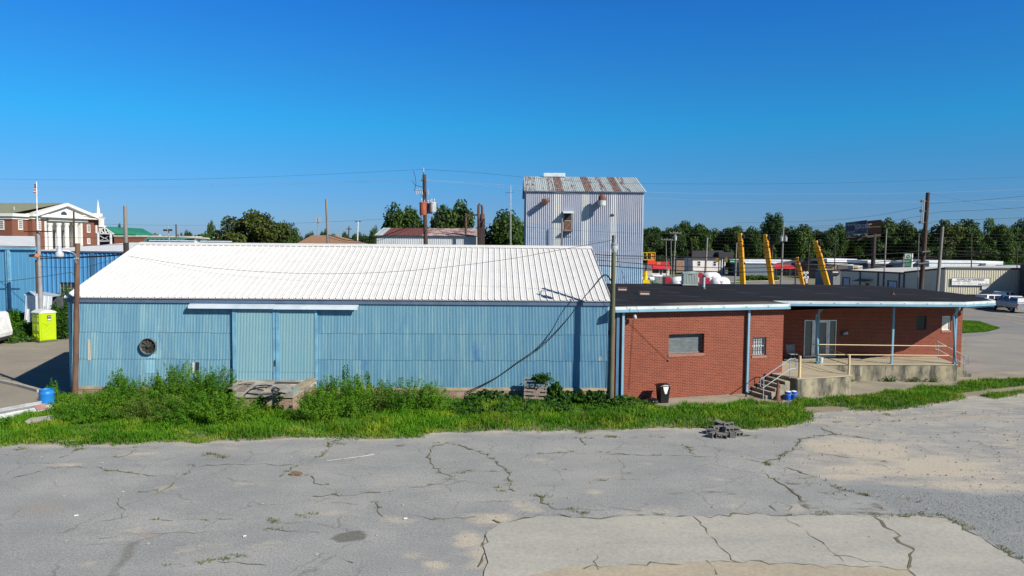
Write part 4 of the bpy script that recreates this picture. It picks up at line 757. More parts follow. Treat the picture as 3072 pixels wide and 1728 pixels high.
plank('wide brown plank slanting across the left of the dock', (720, 1176), (752, 1150), .38); plank('long grey plank along the foot of the left door', (700, 1157), (824, 1158), .16, mat=WOODG)
plank('long dark plank along the foot of the right door', (826, 1150), (905, 1151), .18, mat=M('dark_wood', (.05, .045, .04), .9)); plank('blue grey board propped toward the right corner of the dock', (874, 1178), (912, 1150), .18, mat=M('blue_grey_board', (.2, .3, .3), .8)); plank('thin grey plank behind the hoses on the dock', (740, 1163), (880, 1163), .12, mat=WOODG)
plank('short dark board end lying near the dock front', (800, 1184), (846, 1180), .14, mat=M('dark_wood', (.05, .045, .04), .9)); plank('broken grey plank at the back right of the dock', (850, 1160), (905, 1163), .15, mat=WOODG); plank('long brown board behind the slanting wide plank', (690, 1168), (735, 1152), .22); plank('narrow brown lath across the middle of the dock', (775, 1170), (870, 1156), .07)
hz_ = random.Random(8)
def hose(label, P, r=.03, seed=0): o = MB().tube([G(x, y, DZ+.05+.03*(i % 2)) for i, (x, y) in enumerate(P)], r, 8).build('hose', M('black_rubber', (.02, .02, .022), .5), smooth=True); return tag(o, label, 'hose', 'black hoses on the loading dock')
hose('long black hose looping over the middle of the dock top', [(740, 1180), (775, 1184), (810, 1182), (833, 1176), (838, 1168), (828, 1163), (818, 1165), (822, 1172), (835, 1178), (856, 1181)], .035); hose('black hose coiled on the left of the dock', [(742, 1177), (752, 1168), (775, 1163), (800, 1162), (815, 1157), (795, 1155), (770, 1158), (760, 1164), (790, 1171)], .028)
# ================= poles with lamps near =================
BROWNP = M('brown_pole', (.16, .085, .055), .9, c2=(.09, .05, .035), sc=5, streak=.25, bump=.3, bsc=30); GREENP = M('treated_pole', (.12, .125, .075), .9, c2=(.075, .08, .05), sc=5, streak=.2, bump=.3, bsc=30)
DARKP = M('dark_pole', (.075, .045, .032), .9, c2=(.04, .028, .022), sc=5, streak=.2); GREYP = M('grey_pole', (.22, .205, .185), .9, c2=(.18, .17, .155), sc=4, streak=.2); LGP = M('light_pole_metal', (.27, .27, .28), .7, c2=(.2, .2, .21))
INS = M('porcelain', (.36, .38, .41), .35); STEEL = M('galvanised_steel', (.42, .45, .48), .45, .4); BLK = M('black_metal', (.02, .02, .02), .4)
def pole(name, label, top, bot, Y, r, mat, cat='utility pole', Yt=None):
    t = A(*top, Yt or Y); b = A(bot[0], bot[1], Y); d = (t-b); b = b-d*((b.z)/d.z); b.z = -.1
    p = thing(name, label, cat, (b.x, b.y, 0)); o = MB().cyl(b, t, r*1.15, r*.85, n=12).build('pole_shaft', mat, p, smooth=True); p['top'] = 0; del p['top']; return p, b, t
# left lamp pole
p, b, t = pole('lamp_pole', 'brown wooden pole with a hanging bell lamp in front of the warehouse left end', (233, 730), (225, 1184), 32.9, .115, BROWNP, 'lamp pole')
mt = A(229, 775, 32.75); la = A(178, 750, 32.3); MB().tube([mt, A(226, 764, 32.6), A(217, 757, 32.5), A(203, 753, 32.4), A(188, 752, 32.3)], .025, 8).build('lamp_arm', STEEL, p, smooth=True)
MB().box((mt.x-.08, mt.y-.06, mt.z-.04), (mt.x+.1, mt.y+.02, mt.z+.03)).build('bracket', STEEL, p)
lz = la.z; lp = MB().lathe((la.x, la.y, lz-.04), [(.05, .24), (.06, .22), (.06, .14), (.11, .12), (.11, -.02), (.14, -.06), (.16, -.1)][::-1], 20).build('lamp_head', M('lamp_alu', (.55, .57, .62), .4, .3), p, smooth=True)
MB().lathe((la.x, la.y, lz-.32), [(.13, 0), (.17, .04), (.175, .18)], 20).build('refractor', M('refractor', (.5, .52, .53), .25), lp, smooth=True)
MB().tube([A(229, 778, 32.7), A(231, 786, 32.7), A(228, 790, 32.7), A(226, 780, 32.7)], .008, 5).build('cable_loop', M('grey_cable', (.4, .4, .4), .5), p)
tpL = t
# right lamp pole
p, b, t = pole('lamp_pole', 'greenish wooden pole with a white lamp on top between warehouse and brick office', (1842, 706), (1833, 1203), 32.95, .105, GREENP, 'lamp pole'); tpR = t
la = A(1843, 738, 32.1); MB().tube([t+V((0, -.08, -.35)), t+V((0, -.35, .0)), V((la.x, la.y+.1, la.z+.32)), V((la.x, la.y, la.z+.3))], .025, 8).build('lamp_arm', STEEL, p, smooth=True)
lp = MB().lathe((la.x, la.y, la.z), [(.15, 0), (.155, .03), (.15, .1), (.09, .14), (.08, .2), (.08, .34), (.03, .36)], 20).build('lamp_head', M('lamp_grey2', (.25, .27, .3), .5), p, smooth=True); MB().lathe((la.x, la.y, la.z-.28), [(.09, 0), (.12, .05), (.165, .2), (.165, .285)], 20).build('refractor', M('refractor', (.5, .52, .53), .25), lp, smooth=True)
MB().lathe((la.x+.0, la.y, la.z+.36), [(.035, 0), (.035, .12), (.02, .14)], 10).build('photocell', M('lamp_grey2', (.25, .27, .3), .5), lp, smooth=True)
MB().tube([A(1832, 868, 33.0), A(1829, 930, 33.02), A(1831, 960, 33.05), A(1826, 1000, 33.0), A(1829, 1030, 33.05)], .012, 5).build('hanging_cable', WIRE, p)
# service cables from the pole down onto the wall
def onw(px, py, off=.06): s, z = wpl(px, py, off); return wm @ V((s, off, z))
P0 = A(1836, 851, 33.0)
for nm, dx, lab in ((0, 0, 'thick black cable drooping from the lamp pole to the foot of the blue wall'), (1, 1, 'second black cable running just under the drooping thick one')):
    P = [A(1834, 842+4*dx, 33.0), A(1822, 826+3*dx, 33.0), A(1806, 828+3*dx, 33.05), A(1779, 860+2*dx, 33.2), A(1745, 901, 33.35), A(1693, 967+2*dx, 33.6), onw(1624+2*dx, 1036+3*dx, .25), onw(1555, 1085+3*dx, .12), onw(1486, 1134+2*dx, .1), onw(1400, 1176+6*dx, .12)]
    wire('service_cable', lab, P, .02-.004*dx, group='service cables', cat='cable')
wire('guy_wire', 'thin wire from the right lamp pole down to the bolt on the brick wall', [A(1843, 742, 33.0), A(1881, 860, 33.3), A(1917, 939, 33.6)], .008); 
s, z = bpl(2005, 1082, .04); wire('guy_wire', 'thin rusty wire across the brick wall to a dark bolt left of the boarded window', [bm_ @ V((bpl(1885, 965)[0], .05, bpl(1885, 965)[1])), bm_ @ V((bpl(1950, 1030)[0], .05, bpl(1950, 1030)[1])), bm_ @ V((s, .05, z))], .008)
o = MB().lathe(bm_ @ V((s, 0.0, z)), [(.05, 0), (.05, .03), (.02, .05)], 10, bn).build('wall_bolt', M('dark_iron', (.04, .05, .06), .6)); tag(o, 'dark round bolt on the brick wall below the boarded window', 'bolt')
wire('hanging_wire', 'dark wire hanging straight down the brick wall from the floodlight', [bm_ @ V((bpl(1900, 955)[0], .05, bpl(1900, 955)[1])), bm_ @ V((bpl(1893, 1060)[0], .04, bpl(1893, 1060)[1])), bm_ @ V((bpl(1886, 1168)[0], .04, bpl(1886, 1168)[1]))], .008)
# roof wire above the warehouse
wire('overhead_wire', 'thin wire sagging over the white warehouse roof between two poles', [A(384, 768, 38.6), A(600, 800, 36.6), A(820, 817, 35.7), A(1020, 821, 35.2), A(1250, 810, 34.8), A(1500, 781, 34.3), A(1700, 746, 33.6), A(1838, 720, 33)], .009)
wire('overhead_wire', 'black wire sloping from the left edge up to the brown lamp pole', [A(-60, 850, 30), A(60, 839, 31), A(150, 827, 32), A(206, 818, 32.7), A(218, 820, 32.75), A(225, 830, 32.8)], .012)
# ================= pallet, barrel, scrap, rubble =================
pal = local('pallet', 'grey wooden pallet leaning against the blue wall under green vines', 'pallet')
PW = M('pallet_wood', (.22, .18, .155), .9, c2=(.13, .11, .10), sc=5, bump=.2)
for k in range(7): MB().box((-.53, -.0, .02+k*.172), (.53, .02, .02+k*.172+(.12 if k % 2 == 0 else .10))).build('slat', PW, pal)
for x in (-.5, 0, .46): MB().box((x-.01, .021, 0), (x+.04, .12, 1.16)).build('stringer', PW, pal)
for k in range(4): MB().box((-.53, .121, .02+k*.34), (.53, .14, .02+k*.34+.1)).build('rear_slat', PW, pal)
p = A(1605, 1212, 33.2); pal.location = (p.x, 33.25, .02); pal.rotation_euler = (R(-14), R(3), R(2))
ba = local('blue_barrel', 'blue plastic barrel standing in weeds at the warehouse left corner', 'barrel'); BB = M('barrel_blue', (.015, .17, .50), .35, c2=(.02, .22, .55), sc=3)
MB().lathe((0, 0, 0), [(.26, 0), (.28, .03), (.285, .1), (.30, .12), (.30, .17), (.29, .2), (.29, .65), (.30, .68), (.30, .74), (.285, .77), (.275, .86), (.285, .88), (.26, .88), (.25, .84), (.24, .1), (.01, .08)], 28).build('body', BB, ba, smooth=True); MB().lathe((0, 0, .78), [(.24, 0), (.2, .01)], 20).build('water', glass('barrel_water', (.01, .02, .03), .05), ba)
p = G(141, 1228); place(ba, (p.x, p.y, 0))
def slab(name, label, cat, pc, L, w, h, rz, ry, mat, z=.0, extra=None):
    t = MB().box((-L/2, -w/2, 0), (L/2, w/2, h)).build(name, mat, bevel=.008); p = G(*pc); t.location = (p.x, p.y, z); t.rotation_euler = (0, ry, rz); return tag(t, label, cat)
SC = local('siding_scrap', 'long white piece of siding lying in the grass at the left edge', 'scrap'); WS = M('white_siding', (.5, .52, .52), .5, c2=(.36, .37, .36), sc=3)
m = MB(); 
for k in range(6): m.add([(-1.35, -.27+.09*k, .02+.012*(k % 2)), (1.35, -.27+.09*k, .02), (1.35, -.19+.09*k, .05), (-1.35, -.19+.09*k, .05)], [(0, 1, 2, 3)])
m.box((-1.35, .27, 0), (1.35, .31, .14)); m.box((-1.35, -.29, -.03), (1.35, -.27, .06)); m.build('boards', WS, SC); m = MB().box((-1.3, .05, .055), (1.2, .2, .07)); m.build('grey_strip', M('scrap_grey', (.2, .21, .22), .8), SC); m = MB().box((.7, -.2, .07), (1.1, .15, .085)); m.build('red_tape', M('scrap_red', (.4, .22, .2), .8), SC)
p = G(48, 1247); SC.location = (p.x, p.y, .12); SC.rotation_euler = (R(24), R(-3), R(50))
cc = local('concrete_chunk', 'broken concrete block with orange underside lying by the siding scrap', 'rubble'); MB().prism([(-.45, -.12), (.42, -.18), (.47, .15), (-.38, .2)], .12, .25).build('slab', M('chunk', (.4, .39, .35), .9, c2=(.3, .29, .26), bump=.4), cc); MB().box((-.1, -.19, -.02), (.44, .1, .118)).build('brick_core', M('orange_core', (.35, .13, .06), .9), cc)
p = G(120, 1272); place(cc, (p.x, p.y, 0), R(14)); cc.rotation_euler = (R(6), R(-8), R(14))
o = slab('white_stick', 'thin white stick lying at the front edge of the grass', 'stick', (212, 1325), .85, .03, .025, R(8), R(-2), M('stick_white', (.6, .6, .55), .8), .03)
rp = random.Random(2); CB = M('cinder_block', (.15, .145, .135), .95, c2=(.1, .095, .09), sc=6, bump=.5); sp_ = [(2140, 1312, 0, 40, 0, 'leftmost dark block of the rubble pile, end on'), (2163, 1315, 0, -10, 8, 'front block in the middle of the rubble pile'), (2152, 1300, .17, 15, -6, 'tilted block lying across the left of the pile'), (2160, 1292, .34, -35, 20, 'topmost tilted block of the rubble pile'), (2182, 1302, .16, 25, 12, 'block leaning in the middle of the pile'), (2196, 1311, 0, 80, 0, 'upright block front right of the pile'), (2186, 1296, .3, 10, -10, 'upper right block of the rubble pile'), (2212, 1309, 0, 30, 5, 'pale block at the right end of the pile'), (2135, 1303, .02, -20, 0, 'small block behind the left end of the pile'), (2203, 1300, .12, -25, 14, 'flat block behind the right end of the pile')]
proto = MB()
proto.box((-.2, -.1, 0), (.2, .1, .045)); proto.box((-.2, -.1, .155), (.2, .1, .2)); proto.box((-.2, -.1, .045), (-.165, .1, .155)); proto.box((.165, -.1, .045), (.2, .1, .155)); proto.box((-.02, -.1, .045), (.02, .1, .155))
for i, (px, py, z, rz, rx, lab) in enumerate(sp_):
    o = (proto.build('cinder_block', CB) if i == 0 else src.copy()); 
    if i == 0: src = o
    else: C.objects.link(o)
    z *= .55; p = G(px, py); o.location = (p.x, p.y+z*.3, z); o.rotation_euler = (R(rx), R(rx*.6), R(rz)); tag(o, lab, 'block', 'cinder blocks dumped by the grass')
p = G(890, 1424); o = lump('brown_rock', M('rock_brown', (.22, .13, .07), .9, c2=(.14, .09, .05), sc=6), (p.x, p.y, .0), (.19, .14, .05), .3, 9, 'flat brown rock on the asphalt beside a weedy crack', 'rock')
for px, py, s, lab in ((229, 1549, .05, 'tiny white litter scrap on the left asphalt'), (1216, 1558, .05, 'tiny white litter scrap near the left of the concrete slab'), (734, 1611, .04, 'tiny pale litter bit left of the oil stain')):
    p = G(px, py); o = MB().box((-s, -s*.5, 0), (s, s*.5, .02)).build('litter', WHT); o.location = (p.x, p.y, .02); o.rotation_euler.z = .5; tag(o, lab, 'litter')
# ================= weeds =================
def weedclump(name, label, px, py, w, h, n, seed, cat='weeds', mat=None, spread=.5, leaf=.075, asp=.28, Y=None, taper=.5, stems=60, group=None, feather=.09, droop=.2):
    r = np.random.RandomState(seed); b = G(px, py) if Y is None else V((XA(px, Y), Y, 0)); t = thing(name, label, cat, (b.x, b.y, 0), group)
    ang = r.rand(stems)*6.283; rad = np.sqrt(r.rand(stems))*w*.5; bx = b.x+np.cos(ang)*rad*.55; by = b.y+np.sin(ang)*rad*.45; hh = h*(1-.55*(rad/(w*.5))**2)*r.uniform(.7, 1.08, stems)
    tx = np.cos(ang)*rad*spread; ty = np.sin(ang)*rad*spread*.8; mbx = MB()
    k = r.randint(0, stems, n); tt = r.uniform(.08, 1.0, n)**.8; cx = bx[k]+tx[k]*tt**1.5*1.6; cy = by[k]+ty[k]*tt**1.5*1.6; cz = hh[k]*tt*(1-.12*tt)
    off = r.normal(size=(n, 3))*(feather*(1.15-tt*.85))[:, None]*np.array([[1.2, 1.2, .7]]); c = np.stack([cx, cy, cz], 1)+off; c[:, 2] = np.maximum(c[:, 2], .02)
    q = leaves(c, leaf*r.uniform(.6, 1.4, n), r, off+np.array([[0, 0, .05]]), .5, asp); ti = np.clip(r.rand(stems)[k]*.6+r.rand(n)*.4, 0, 1)
    for i in range(0, stems, 2): mbx.tube([(bx[i], by[i], 0), (bx[i]+tx[i]*.5, by[i]+ty[i]*.5, hh[i]*.55), (bx[i]+tx[i]*1.5, by[i]+ty[i]*1.5, hh[i]*.85)], [.008, .006, .003], 3, False)
    fastquads('foliage', q, mat or WEEDM, t, ti); mbx.build('stems', M('weed_stem', (.08, .12, .03), .8), t); return t
gW = 'tall weeds along the warehouse'
for i, a in enumerate([
 ('round dark green bush against the wall left of the fan', 348, 1200, .95, 1.4, 6500, 32.5, .03), ('low weeds right of the blue barrel', 205, 1222, 1.6, .6, 3200, None, .05),
 ('pale green weed mound in front of the round bush', 300, 1240, 2.4, .95, 6500, None, .05), ('wide feathery weed mound below the exhaust fan', 430, 1225, 2.6, 1.25, 8000, None, .05), ('tall dense weed bush under the sheet seam right of the fan', 540, 1215, 2.4, 1.7, 9000, None, .05),
 ('leafy weed bush rising to the left edge of the sliding door', 640, 1212, 2.0, 1.55, 7500, None, .05), ('front weed mound at the left of the thick mass', 470, 1262, 2.6, .95, 8000, None, .05), ('dark front weed bush before the left door', 590, 1268, 2.5, 1.15, 9000, None, .05),
 ('rounded weed bush just left of the brick dock face', 672, 1268, 2.1, 1.1, 10500, None, .05), ('low dark weed patch at the front left', 250, 1262, 2.0, .6, 4500, None, .05),
 ('bright weed bush right of the brick dock face', 958, 1264, 1.7, 1.2, 8000, None, .05), ('dense weed bush behind and right of the dock', 990, 1225, 1.6, 1.25, 6000, None, .05), ('upright fern like weeds between two bushes', 1060, 1252, 1.5, 1.5, 7000, None, .05),
 ('brownish weed bush in the middle of the right mass', 1135, 1240, 1.5, 1.25, 5500, None, .05), ('large rounded weed bush centre right by the blue wall', 1215, 1240, 2.4, 1.4, 9500, None, .05), ('weed bush at the right end of the tall mass', 1290, 1240, 1.4, 1.25, 5500, None, .05)]):
    lab, px, py, w, h, n, Y, _ = a; h *= 1.28*(1.04 if 3 <= i <= 8 or i >= 10 else 1); w *= 1.12; n = int(n*1.3); weedclump('weed_bush', lab, px, py, w, h, n, 100+i, 'bush', Y=Y, group=gW, mat=[WEEDM, WEEDB, WEEDB, WEEDM, WEEDB, WEEDM, WEEDY, WEEDM, WEEDB, WEEDM, WEEDB, WEEDM, WEEDB, WEEDY, WEEDM, WEEDB][i], stems=70)
for i, (lab, px, py, Y, w, h, n) in enumerate([('tall leafy weed stalk rising highest in front of the blue wall', 1035, 0, 32.6, .55, 2.35, 1500), ('group of leafy stalks right of the tallest weed', 1072, 0, 32.6, .5, 2.0, 1300), ('slim weed stalk at the right of the tall stalks', 1103, 0, 32.7, .35, 2.05, 800), ('leafy stalks left of the tallest weed', 992, 0, 32.6, .6, 1.75, 1300), ('tall thin weed spike under the seam right of the fan', 512, 0, 32.6, .5, 2.1, 1200), ('thin weed stalks reaching up left of the tall spike', 462, 0, 32.6, .5, 1.8, 900), ('thin weed tops before the torn wall sheet', 620, 0, 32.7, .5, 1.9, 1100), ('leafy weed behind the blue barrel', 148, 0, 32.6, .7, 1.35, 1300), ('weed sprig at the left rim of the blue barrel', 128, 0, 32.2, .3, 1.1, 500), ('arching weed against the left sliding door edge', 690, 0, 32.9, .5, 1.75, 900)]):
    weedclump('tall_weed', lab, px, py, w, h, n, 200+i, 'weed', Y=Y, stems=7 if w < .4 else 10, leaf=.075, asp=.5, feather=.06, spread=.25, group='tall weed stalks', mat=WEEDM)
for i, (lab, px, py, w, h, n) in enumerate([('creeping dark vine mound left of the pallet', 1470, 1206, 1.5, .62, 3200), ('dark vines in the shade left of the pallet', 1530, 1208, .9, .45, 1500), ('vine draped over the top corner of the pallet', 1668, 1205, .6, 1.0, 2600), ('dark vine mound right of the pallet', 1690, 1212, 1.2, .7, 3200), ('vine bush left of the greenish lamp pole', 1770, 1212, 1.5, .75, 3800), ('low vines at the foot of the greenish lamp pole', 1850, 1216, 1.5, .5, 3000), ('broad low vine patch in front of the pallet', 1610, 1232, 2.6, .4, 5000), ('broad low vine patch below the cables', 1440, 1232, 2.4, .4, 4500), ('low leafy vines in front of the downspout corner', 1850, 1240, 2.4, .38, 4500), ('low vine growing near the garbage bag', 1925, 1222, .8, .3, 1200)]):
    weedclump('vine_patch', lab, px, py, w, h, n, 300+i, 'vine', mat=VINEM, stems=40, leaf=.11, asp=.85, feather=.08, spread=.6, group='dark vines along the wall')
r = np.random.RandomState(77); n = 520; c = np.stack([XA(1632, 33.1)+r.normal(size=n)*.2, 33.3+r.normal(size=n)*.1, 1.18+r.normal(size=n)*.09], 1); t = thing('climbing_vine', 'green vine tangle hanging over the top slats of the pallet', 'vine', (XA(1615, 33.1), 33.1, 0)); fastquads('foliage', leaves(c, .1, r, None, 0, .85), VINEM, t, r.rand(n))
n = 900; c = np.stack([r.uniform(-10.7, -9.6, n), 30.6-r.rand(n)*.14, .1+np.minimum(.75, r.rand(n)*.9)], 1); c = c[(vnoise(c[:, 0]*2, c[:, 2]*2, 3, 3) > .5)]; t = thing('climbing_vine', 'dark vine climbing the brick face of the loading dock', 'vine', (-10.2, 30.6, 0)); fastquads('foliage', leaves(c, .11, r, None, 0, .85), VINEM, t, r.rand(len(c)))
t = thing('porch_vine', 'small dark climbing weeds at the foot of the stained porch wall', 'vine', (21, 39.6, 0)); n = 500; k = r.randint(0, 4, n); c = np.stack([np.array([18.2, 20.6, 21.9, 23])[k]+r.normal(size=n)*.2, 39.55+r.rand(n)*.1, np.abs(r.normal(size=n))*.14], 1); fastquads('foliage', leaves(c, .08, r, None, 0, .8), VINEM, t, r.rand(n))
# ================= left yard =================
# portable toilet
pt = local('portable_toilet', 'lime green portable toilet with white roof beside the warehouse', 'portable toilet'); LG = M('lime_plastic', (.38, .52, .0), .4, c2=(.34, .47, .0), sc=1); m = MB().box((-.56, -.56, .12), (.56, .56, 2.12)); m.build('cabin', LG, pt, bevel=.03)
def panels(face, items, par, name):
    m = MB()
    for x0, x1, z0, z1, ch in items:
        pl_ = [(x0+ch, z0), (x1-ch, z0), (x1, z0+ch), (x1, z1-ch), (x1-ch, z1), (x0+ch, z1), (x0, z1-ch), (x0, z0+ch)]; n = 8; cx_, cz_ = (x0+x1)/2, (z0+z1)/2; o_ = [(x, -.565, z) for x, z in pl_]+[(cx_+(x-cx_)*.9, -.605, cz_+(z-cz_)*.9) for x, z in pl_]
        m.add([face @ V(q) for q in o_], [tuple(range(8, 16))]+[(i, (i+1) % 8, 8+(i+1) % 8, 8+i) for i in range(8)])
    return m.build(name, LG, par)
I4 = Matrix.Identity(4); RZ90 = Matrix.Rotation(R(90), 4, 'Z'); panels(I4, [(-.46, .46, 1.45, 1.8, .06), (-.42, -.05, .82, 1.3, .01), (.05, .42, .82, 1.3, .01), (-.4, -.05, .25, .6, .12), (.05, .4, .25, .6, .12), (-.46, .02, 1.88, 2.02, .01), (.06, .46, 1.88, 2.02, .01)], pt, 'rear_panel')
dr = MB().box((.56, -.45, .18), (.59, .45, 2.02)); dr = dr.build('door', LG, pt, bevel=.01); m = MB()
for a, b_ in (((.6, -.4, .35), (.6, .4, .95)), ((.6, -.4, .7), (.6, .4, 1.3)), ((.6, -.4, 1.4), (.6, 0, 1.2))): m.cyl(a, b_, .018, n=5)
m.build('ribs', LG, dr); MB().box((.592, -.05, 1.55), (.6, .2, 1.92)).build('sign_plate', M('sign_black', (.012, .012, .014), .6), dr); MB().box((.6, -.03, 1.58), (.604, .18, 1.68)).build('sign_text_band', WHT, dr); m = MB(); m.lathe((.6, .03, 1.82), [(.035, 0), (.035, .004)], 10, (1, 0, 0)); m.lathe((.6, .13, 1.82), [(.035, 0), (.035, .004)], 10, (1, 0, 0)); m.build('sign_symbol', WHT, dr)
m = MB(); N_ = 10; vs = []
for i in range(N_+1):
    a = -1+2*i/N_; z = 2.13+.22*(1-a*a)
    for y in (-.6, .6): vs.append((y, a*.62, z))
vs2 = [(x, y, z-.05 if abs(y) < .6 else 2.08) for x, y, z in vs]; n = len(vs); m.add(vs+vs2, [(2*i, 2*i+1, 2*i+3, 2*i+2) for i in range(N_)]+[(n+2*i, n+2*i+2, n+2*i+3, n+2*i+1) for i in range(N_)]+[(2*i, 2*i+2, n+2*i+2, n+2*i) for i in range(N_)]+[(2*i+1, n+2*i+1, n+2*i+3, 2*i+3) for i in range(N_)])
m.add([(-.6, y, z) for _, y, z in vs[::2]]+[(-.6, .62, 2.1), (-.6, -.62, 2.1)], [tuple(range(N_+3))]); m.add([(.6, y, z) for _, y, z in vs[::2]]+[(.6, .62, 2.1), (.6, -.62, 2.1)], [tuple(range(N_+3))])
m.build('roof', M('toilet_roof', (.72, .75, .72), .5), pt); MB().box((-.62, -.62, 0), (.62, .62, .12)).build('base', M('base_green', (.08, .1, .06), .8), pt, bevel=.02); MB().cyl((-.3, .2, 2.2), (-.3, .2, 2.5), .05, n=8).build('vent_pipe', M('lamp_grey2', (.25, .27, .3), .5), pt)
p = G(126, 1026); place(pt, (p.x, p.y+.3, .0), R(-34), (1, 1, 1.0))
# van
vn = local('white_van', 'white van with dark lettering cut off at the left edge', 'van'); WV = M('van_white', (.78, .79, .8), .3)
pf = [(2.15, .5), (2.2, .8), (2.08, 1.4), (1.95, 2.1), (1.8, 2.24), (-2.6, 2.3), (-2.7, .5)]; m = MB(); Z2 = Matrix(((1, 0, 0, 0), (0, 0, 1, 0), (0, 1, 0, 0), (0, 0, 0, 1))); m.prism(pf, -.95, .95, Z2); m.build('body', WV, vn, bevel=.06)
MB().box((-2.6, -.93, .3), (2.15, .93, .56)).build('bumper', M('van_bumper', (.03, .03, .035), .6), vn, bevel=.03)
for x in (-1.7, 1.3):
    for y in (-.85, .85):
        w_ = MB().lathe((x, y-.1, .34), [(.2, 0), (.33, .01), (.34, .05), (.34, .15), (.33, .19), (.2, .2)], 22, (0, 1, 0)).build('wheel', M('tyre', (.02, .02, .02), .85), vn, smooth=True); MB().lathe((x, y-.115, .34), [(.02, 0), (.19, .01), (.19, .22), (.02, .23)], 16, (0, 1, 0)).build('rim', M('rim', (.4, .41, .42), .4, .5), w_)
def text(s, size, mat, parent, loc, rot, name='lettering', ext=.004, align='LEFT', sx=1):
    cu = bpy.data.curves.new(name, 'FONT'); cu.body = s; cu.size = size; cu.extrude = ext; cu.align_x = align; cu.materials.append(mat); cu.resolution_u = 2; tmp = bpy.data.objects.new('tmp', cu); C.objects.link(tmp); dg = bpy.context.evaluated_depsgraph_get(); me = bpy.data.meshes.new_from_object(tmp.evaluated_get(dg)); bpy.data.objects.remove(tmp); o = bpy.data.objects.new(name, me); C.objects.link(o)
    if parent: o.parent = parent; loc = V(loc)-ORG.get(parent.name, V((0, 0, 0)))
    o.location = loc; o.rotation_euler = rot; o.scale = (sx, 1, 1); return o
INK = M('dark_ink', (.03, .035, .05), .7)
text('PRO', .42, INK, vn, (.95, -.956, 1.42), (R(90), 0, 0), sx=.8); text('SERVICE', .09, INK, vn, (1.3, -.956, 1.18), (R(90), 0, 0)) if False else None
m = MB()
for z, x0, x1 in ((1.25, 1.35, 1.7), (1.05, 1.45, 1.75), (.8, 1.2, 1.6)): m.box((x0, -.955, z), (x1, -.952, z+.03))
m.build('small_print', M('grey_ink', (.35, .36, .38), .7), vn)
p = G(24, 1040); vn.location = (p.x-3.2, p.y+1.0, 0); vn.rotation_euler = (0, 0, R(10))
# blue building left, big white roofed one behind, lean-to
BP1 = panel_mat('blue_sheet', (.065, .24, .43), (.10, .30, .47), .9, .45, .0, .2); BP2 = panel_mat('blue_ribbed', (.055, .20, .42), (.09, .28, .48), .9, .45, .0, .2)
WR = M('old_white_roof', (.72, .73, .72), .6, c2=(.6, .61, .62), sc=1.2, c3=(.42, .43, .45), w3=(.68, .8), sc3=2)
bb = thing('blue_shed', 'flat blue metal shed with white roof at the far left edge', 'shed', (-42, 60, 0)); x1 = XA(107, 57); lw = wallframe((-75, 57), (x1, 57)); lm, LL, lpl = lw; zt = ZA(50, 748, 57)
m = MB(); ribs(m, V((1, 0, 0)), None, V((0, -1, 0)), V((-75, 57, 0)), V((0, 0, zt)), 0, LL, .30, h=.012, wb=.05, wt=.02); xk = XA(100, 72); m.quad((x1, 57, 0), (xk, 72, 0), (xk, 72, zt), (x1, 57, zt)); m.build('wall', BP1, bb); m = MB(); xp = XA(26, 57); m.box((xp-.22, 56.88, 0), (xp-.12, 57, zt)); xp = XA(27, 57); m.box((xp-.06, 56.80, 0), (xp+.12, 57, zt)); m.build('downspout', TRIMB, bb)
MB().box((-75, 56.8, zt-.02), (x1+.1, 56.98, zt+.22)).build('gutter', TRIMB, bb); zr = ZA(50, 708, 68); m = MB(); z0 = zt+.22; m.add([(-75, 56.75, z0), (x1+.15, 56.75, z0), (XA(105, 68), 68, zr), (-75, 68, zr), (-75, 80, z0), (XA(102, 80), 80, z0)], [(0, 1, 2, 3), (3, 2, 5, 4)]); m.build('roof', WR, bb)
b2 = thing('blue_workshop', 'blue ribbed metal workshop with low white roof behind the warehouse', 'building', (-28, 75, 0)); Yb = 70; xl, xr_ = XA(100, Yb), XA(470, Yb); zt = ZA(250, 757, Yb); m = MB(); w_ = (XA(176, Yb), XA(220, Yb), ZA(200, 900, Yb), ZA(200, 847, Yb))
hm = Matrix(((1, 0, 0, 0), (0, -1, 0, Yb), (0, 0, 1, 0), (0, 0, 0, 1)))
for (a, b_, z0, z1) in ((xl, w_[0], 0, zt), (w_[1], xr_, 0, zt), (w_[0], w_[1], 0, w_[2]), (w_[0], w_[1], w_[3], zt)): ribs(m, V((1, 0, 0)), None, V((0, -1, 0)), V((0, Yb, z0)), V((0, 0, z1-z0)), a, b_, .43, h=.09, wb=.16, wt=.07)
m.quad((xr_, Yb, 0), (xr_, 95, 0), (xr_, 95, zt), (xr_, Yb, zt)); m.build('wall', BP2, b2); window(hm, w_, glass('dark_glass'), M('grey_frame', (.3, .33, .35), .6), .12, b2, sill=False)
m = MB()
for k in (1, 2): m.box((w_[0], Yb+.04, w_[2]+(w_[3]-w_[2])*k/3-.02), (w_[1], Yb+.08, w_[2]+(w_[3]-w_[2])*k/3+.02))
for k in (1, 2, 3): x = w_[0]+(w_[1]-w_[0])*k/4; m.box((x-.02, Yb+.035, w_[2]), (x+.02, Yb+.075, w_[3]))
m.build('muntins', M('grey_frame', (.3, .33, .35), .6), b2); MB().box((XA(272, Yb), Yb-.14, 0), (XA(285, Yb), Yb-.04, zt)).build('downspout', M('dark_blue_paint', (.05, .14, .26), .6), b2)
MB().box((xl, Yb-.2, zt), (xr_, Yb, zt+.12)).build('eave_trim', DARKB, b2); zr = ZA(300, 727, 88); zr0 = ZA(120, 723, 88); m = MB(); m.add([(xl, Yb-.25, zt+.12), (xr_, Yb-.25, zt+.12), (xr_+3, 88, zr), (xl, 88, zr+.02), (xl, 105, zt), (xr_+3, 105, zt)], [(0, 1, 2, 3), (3, 2, 5, 4)]); m.build('roof', WR, b2)
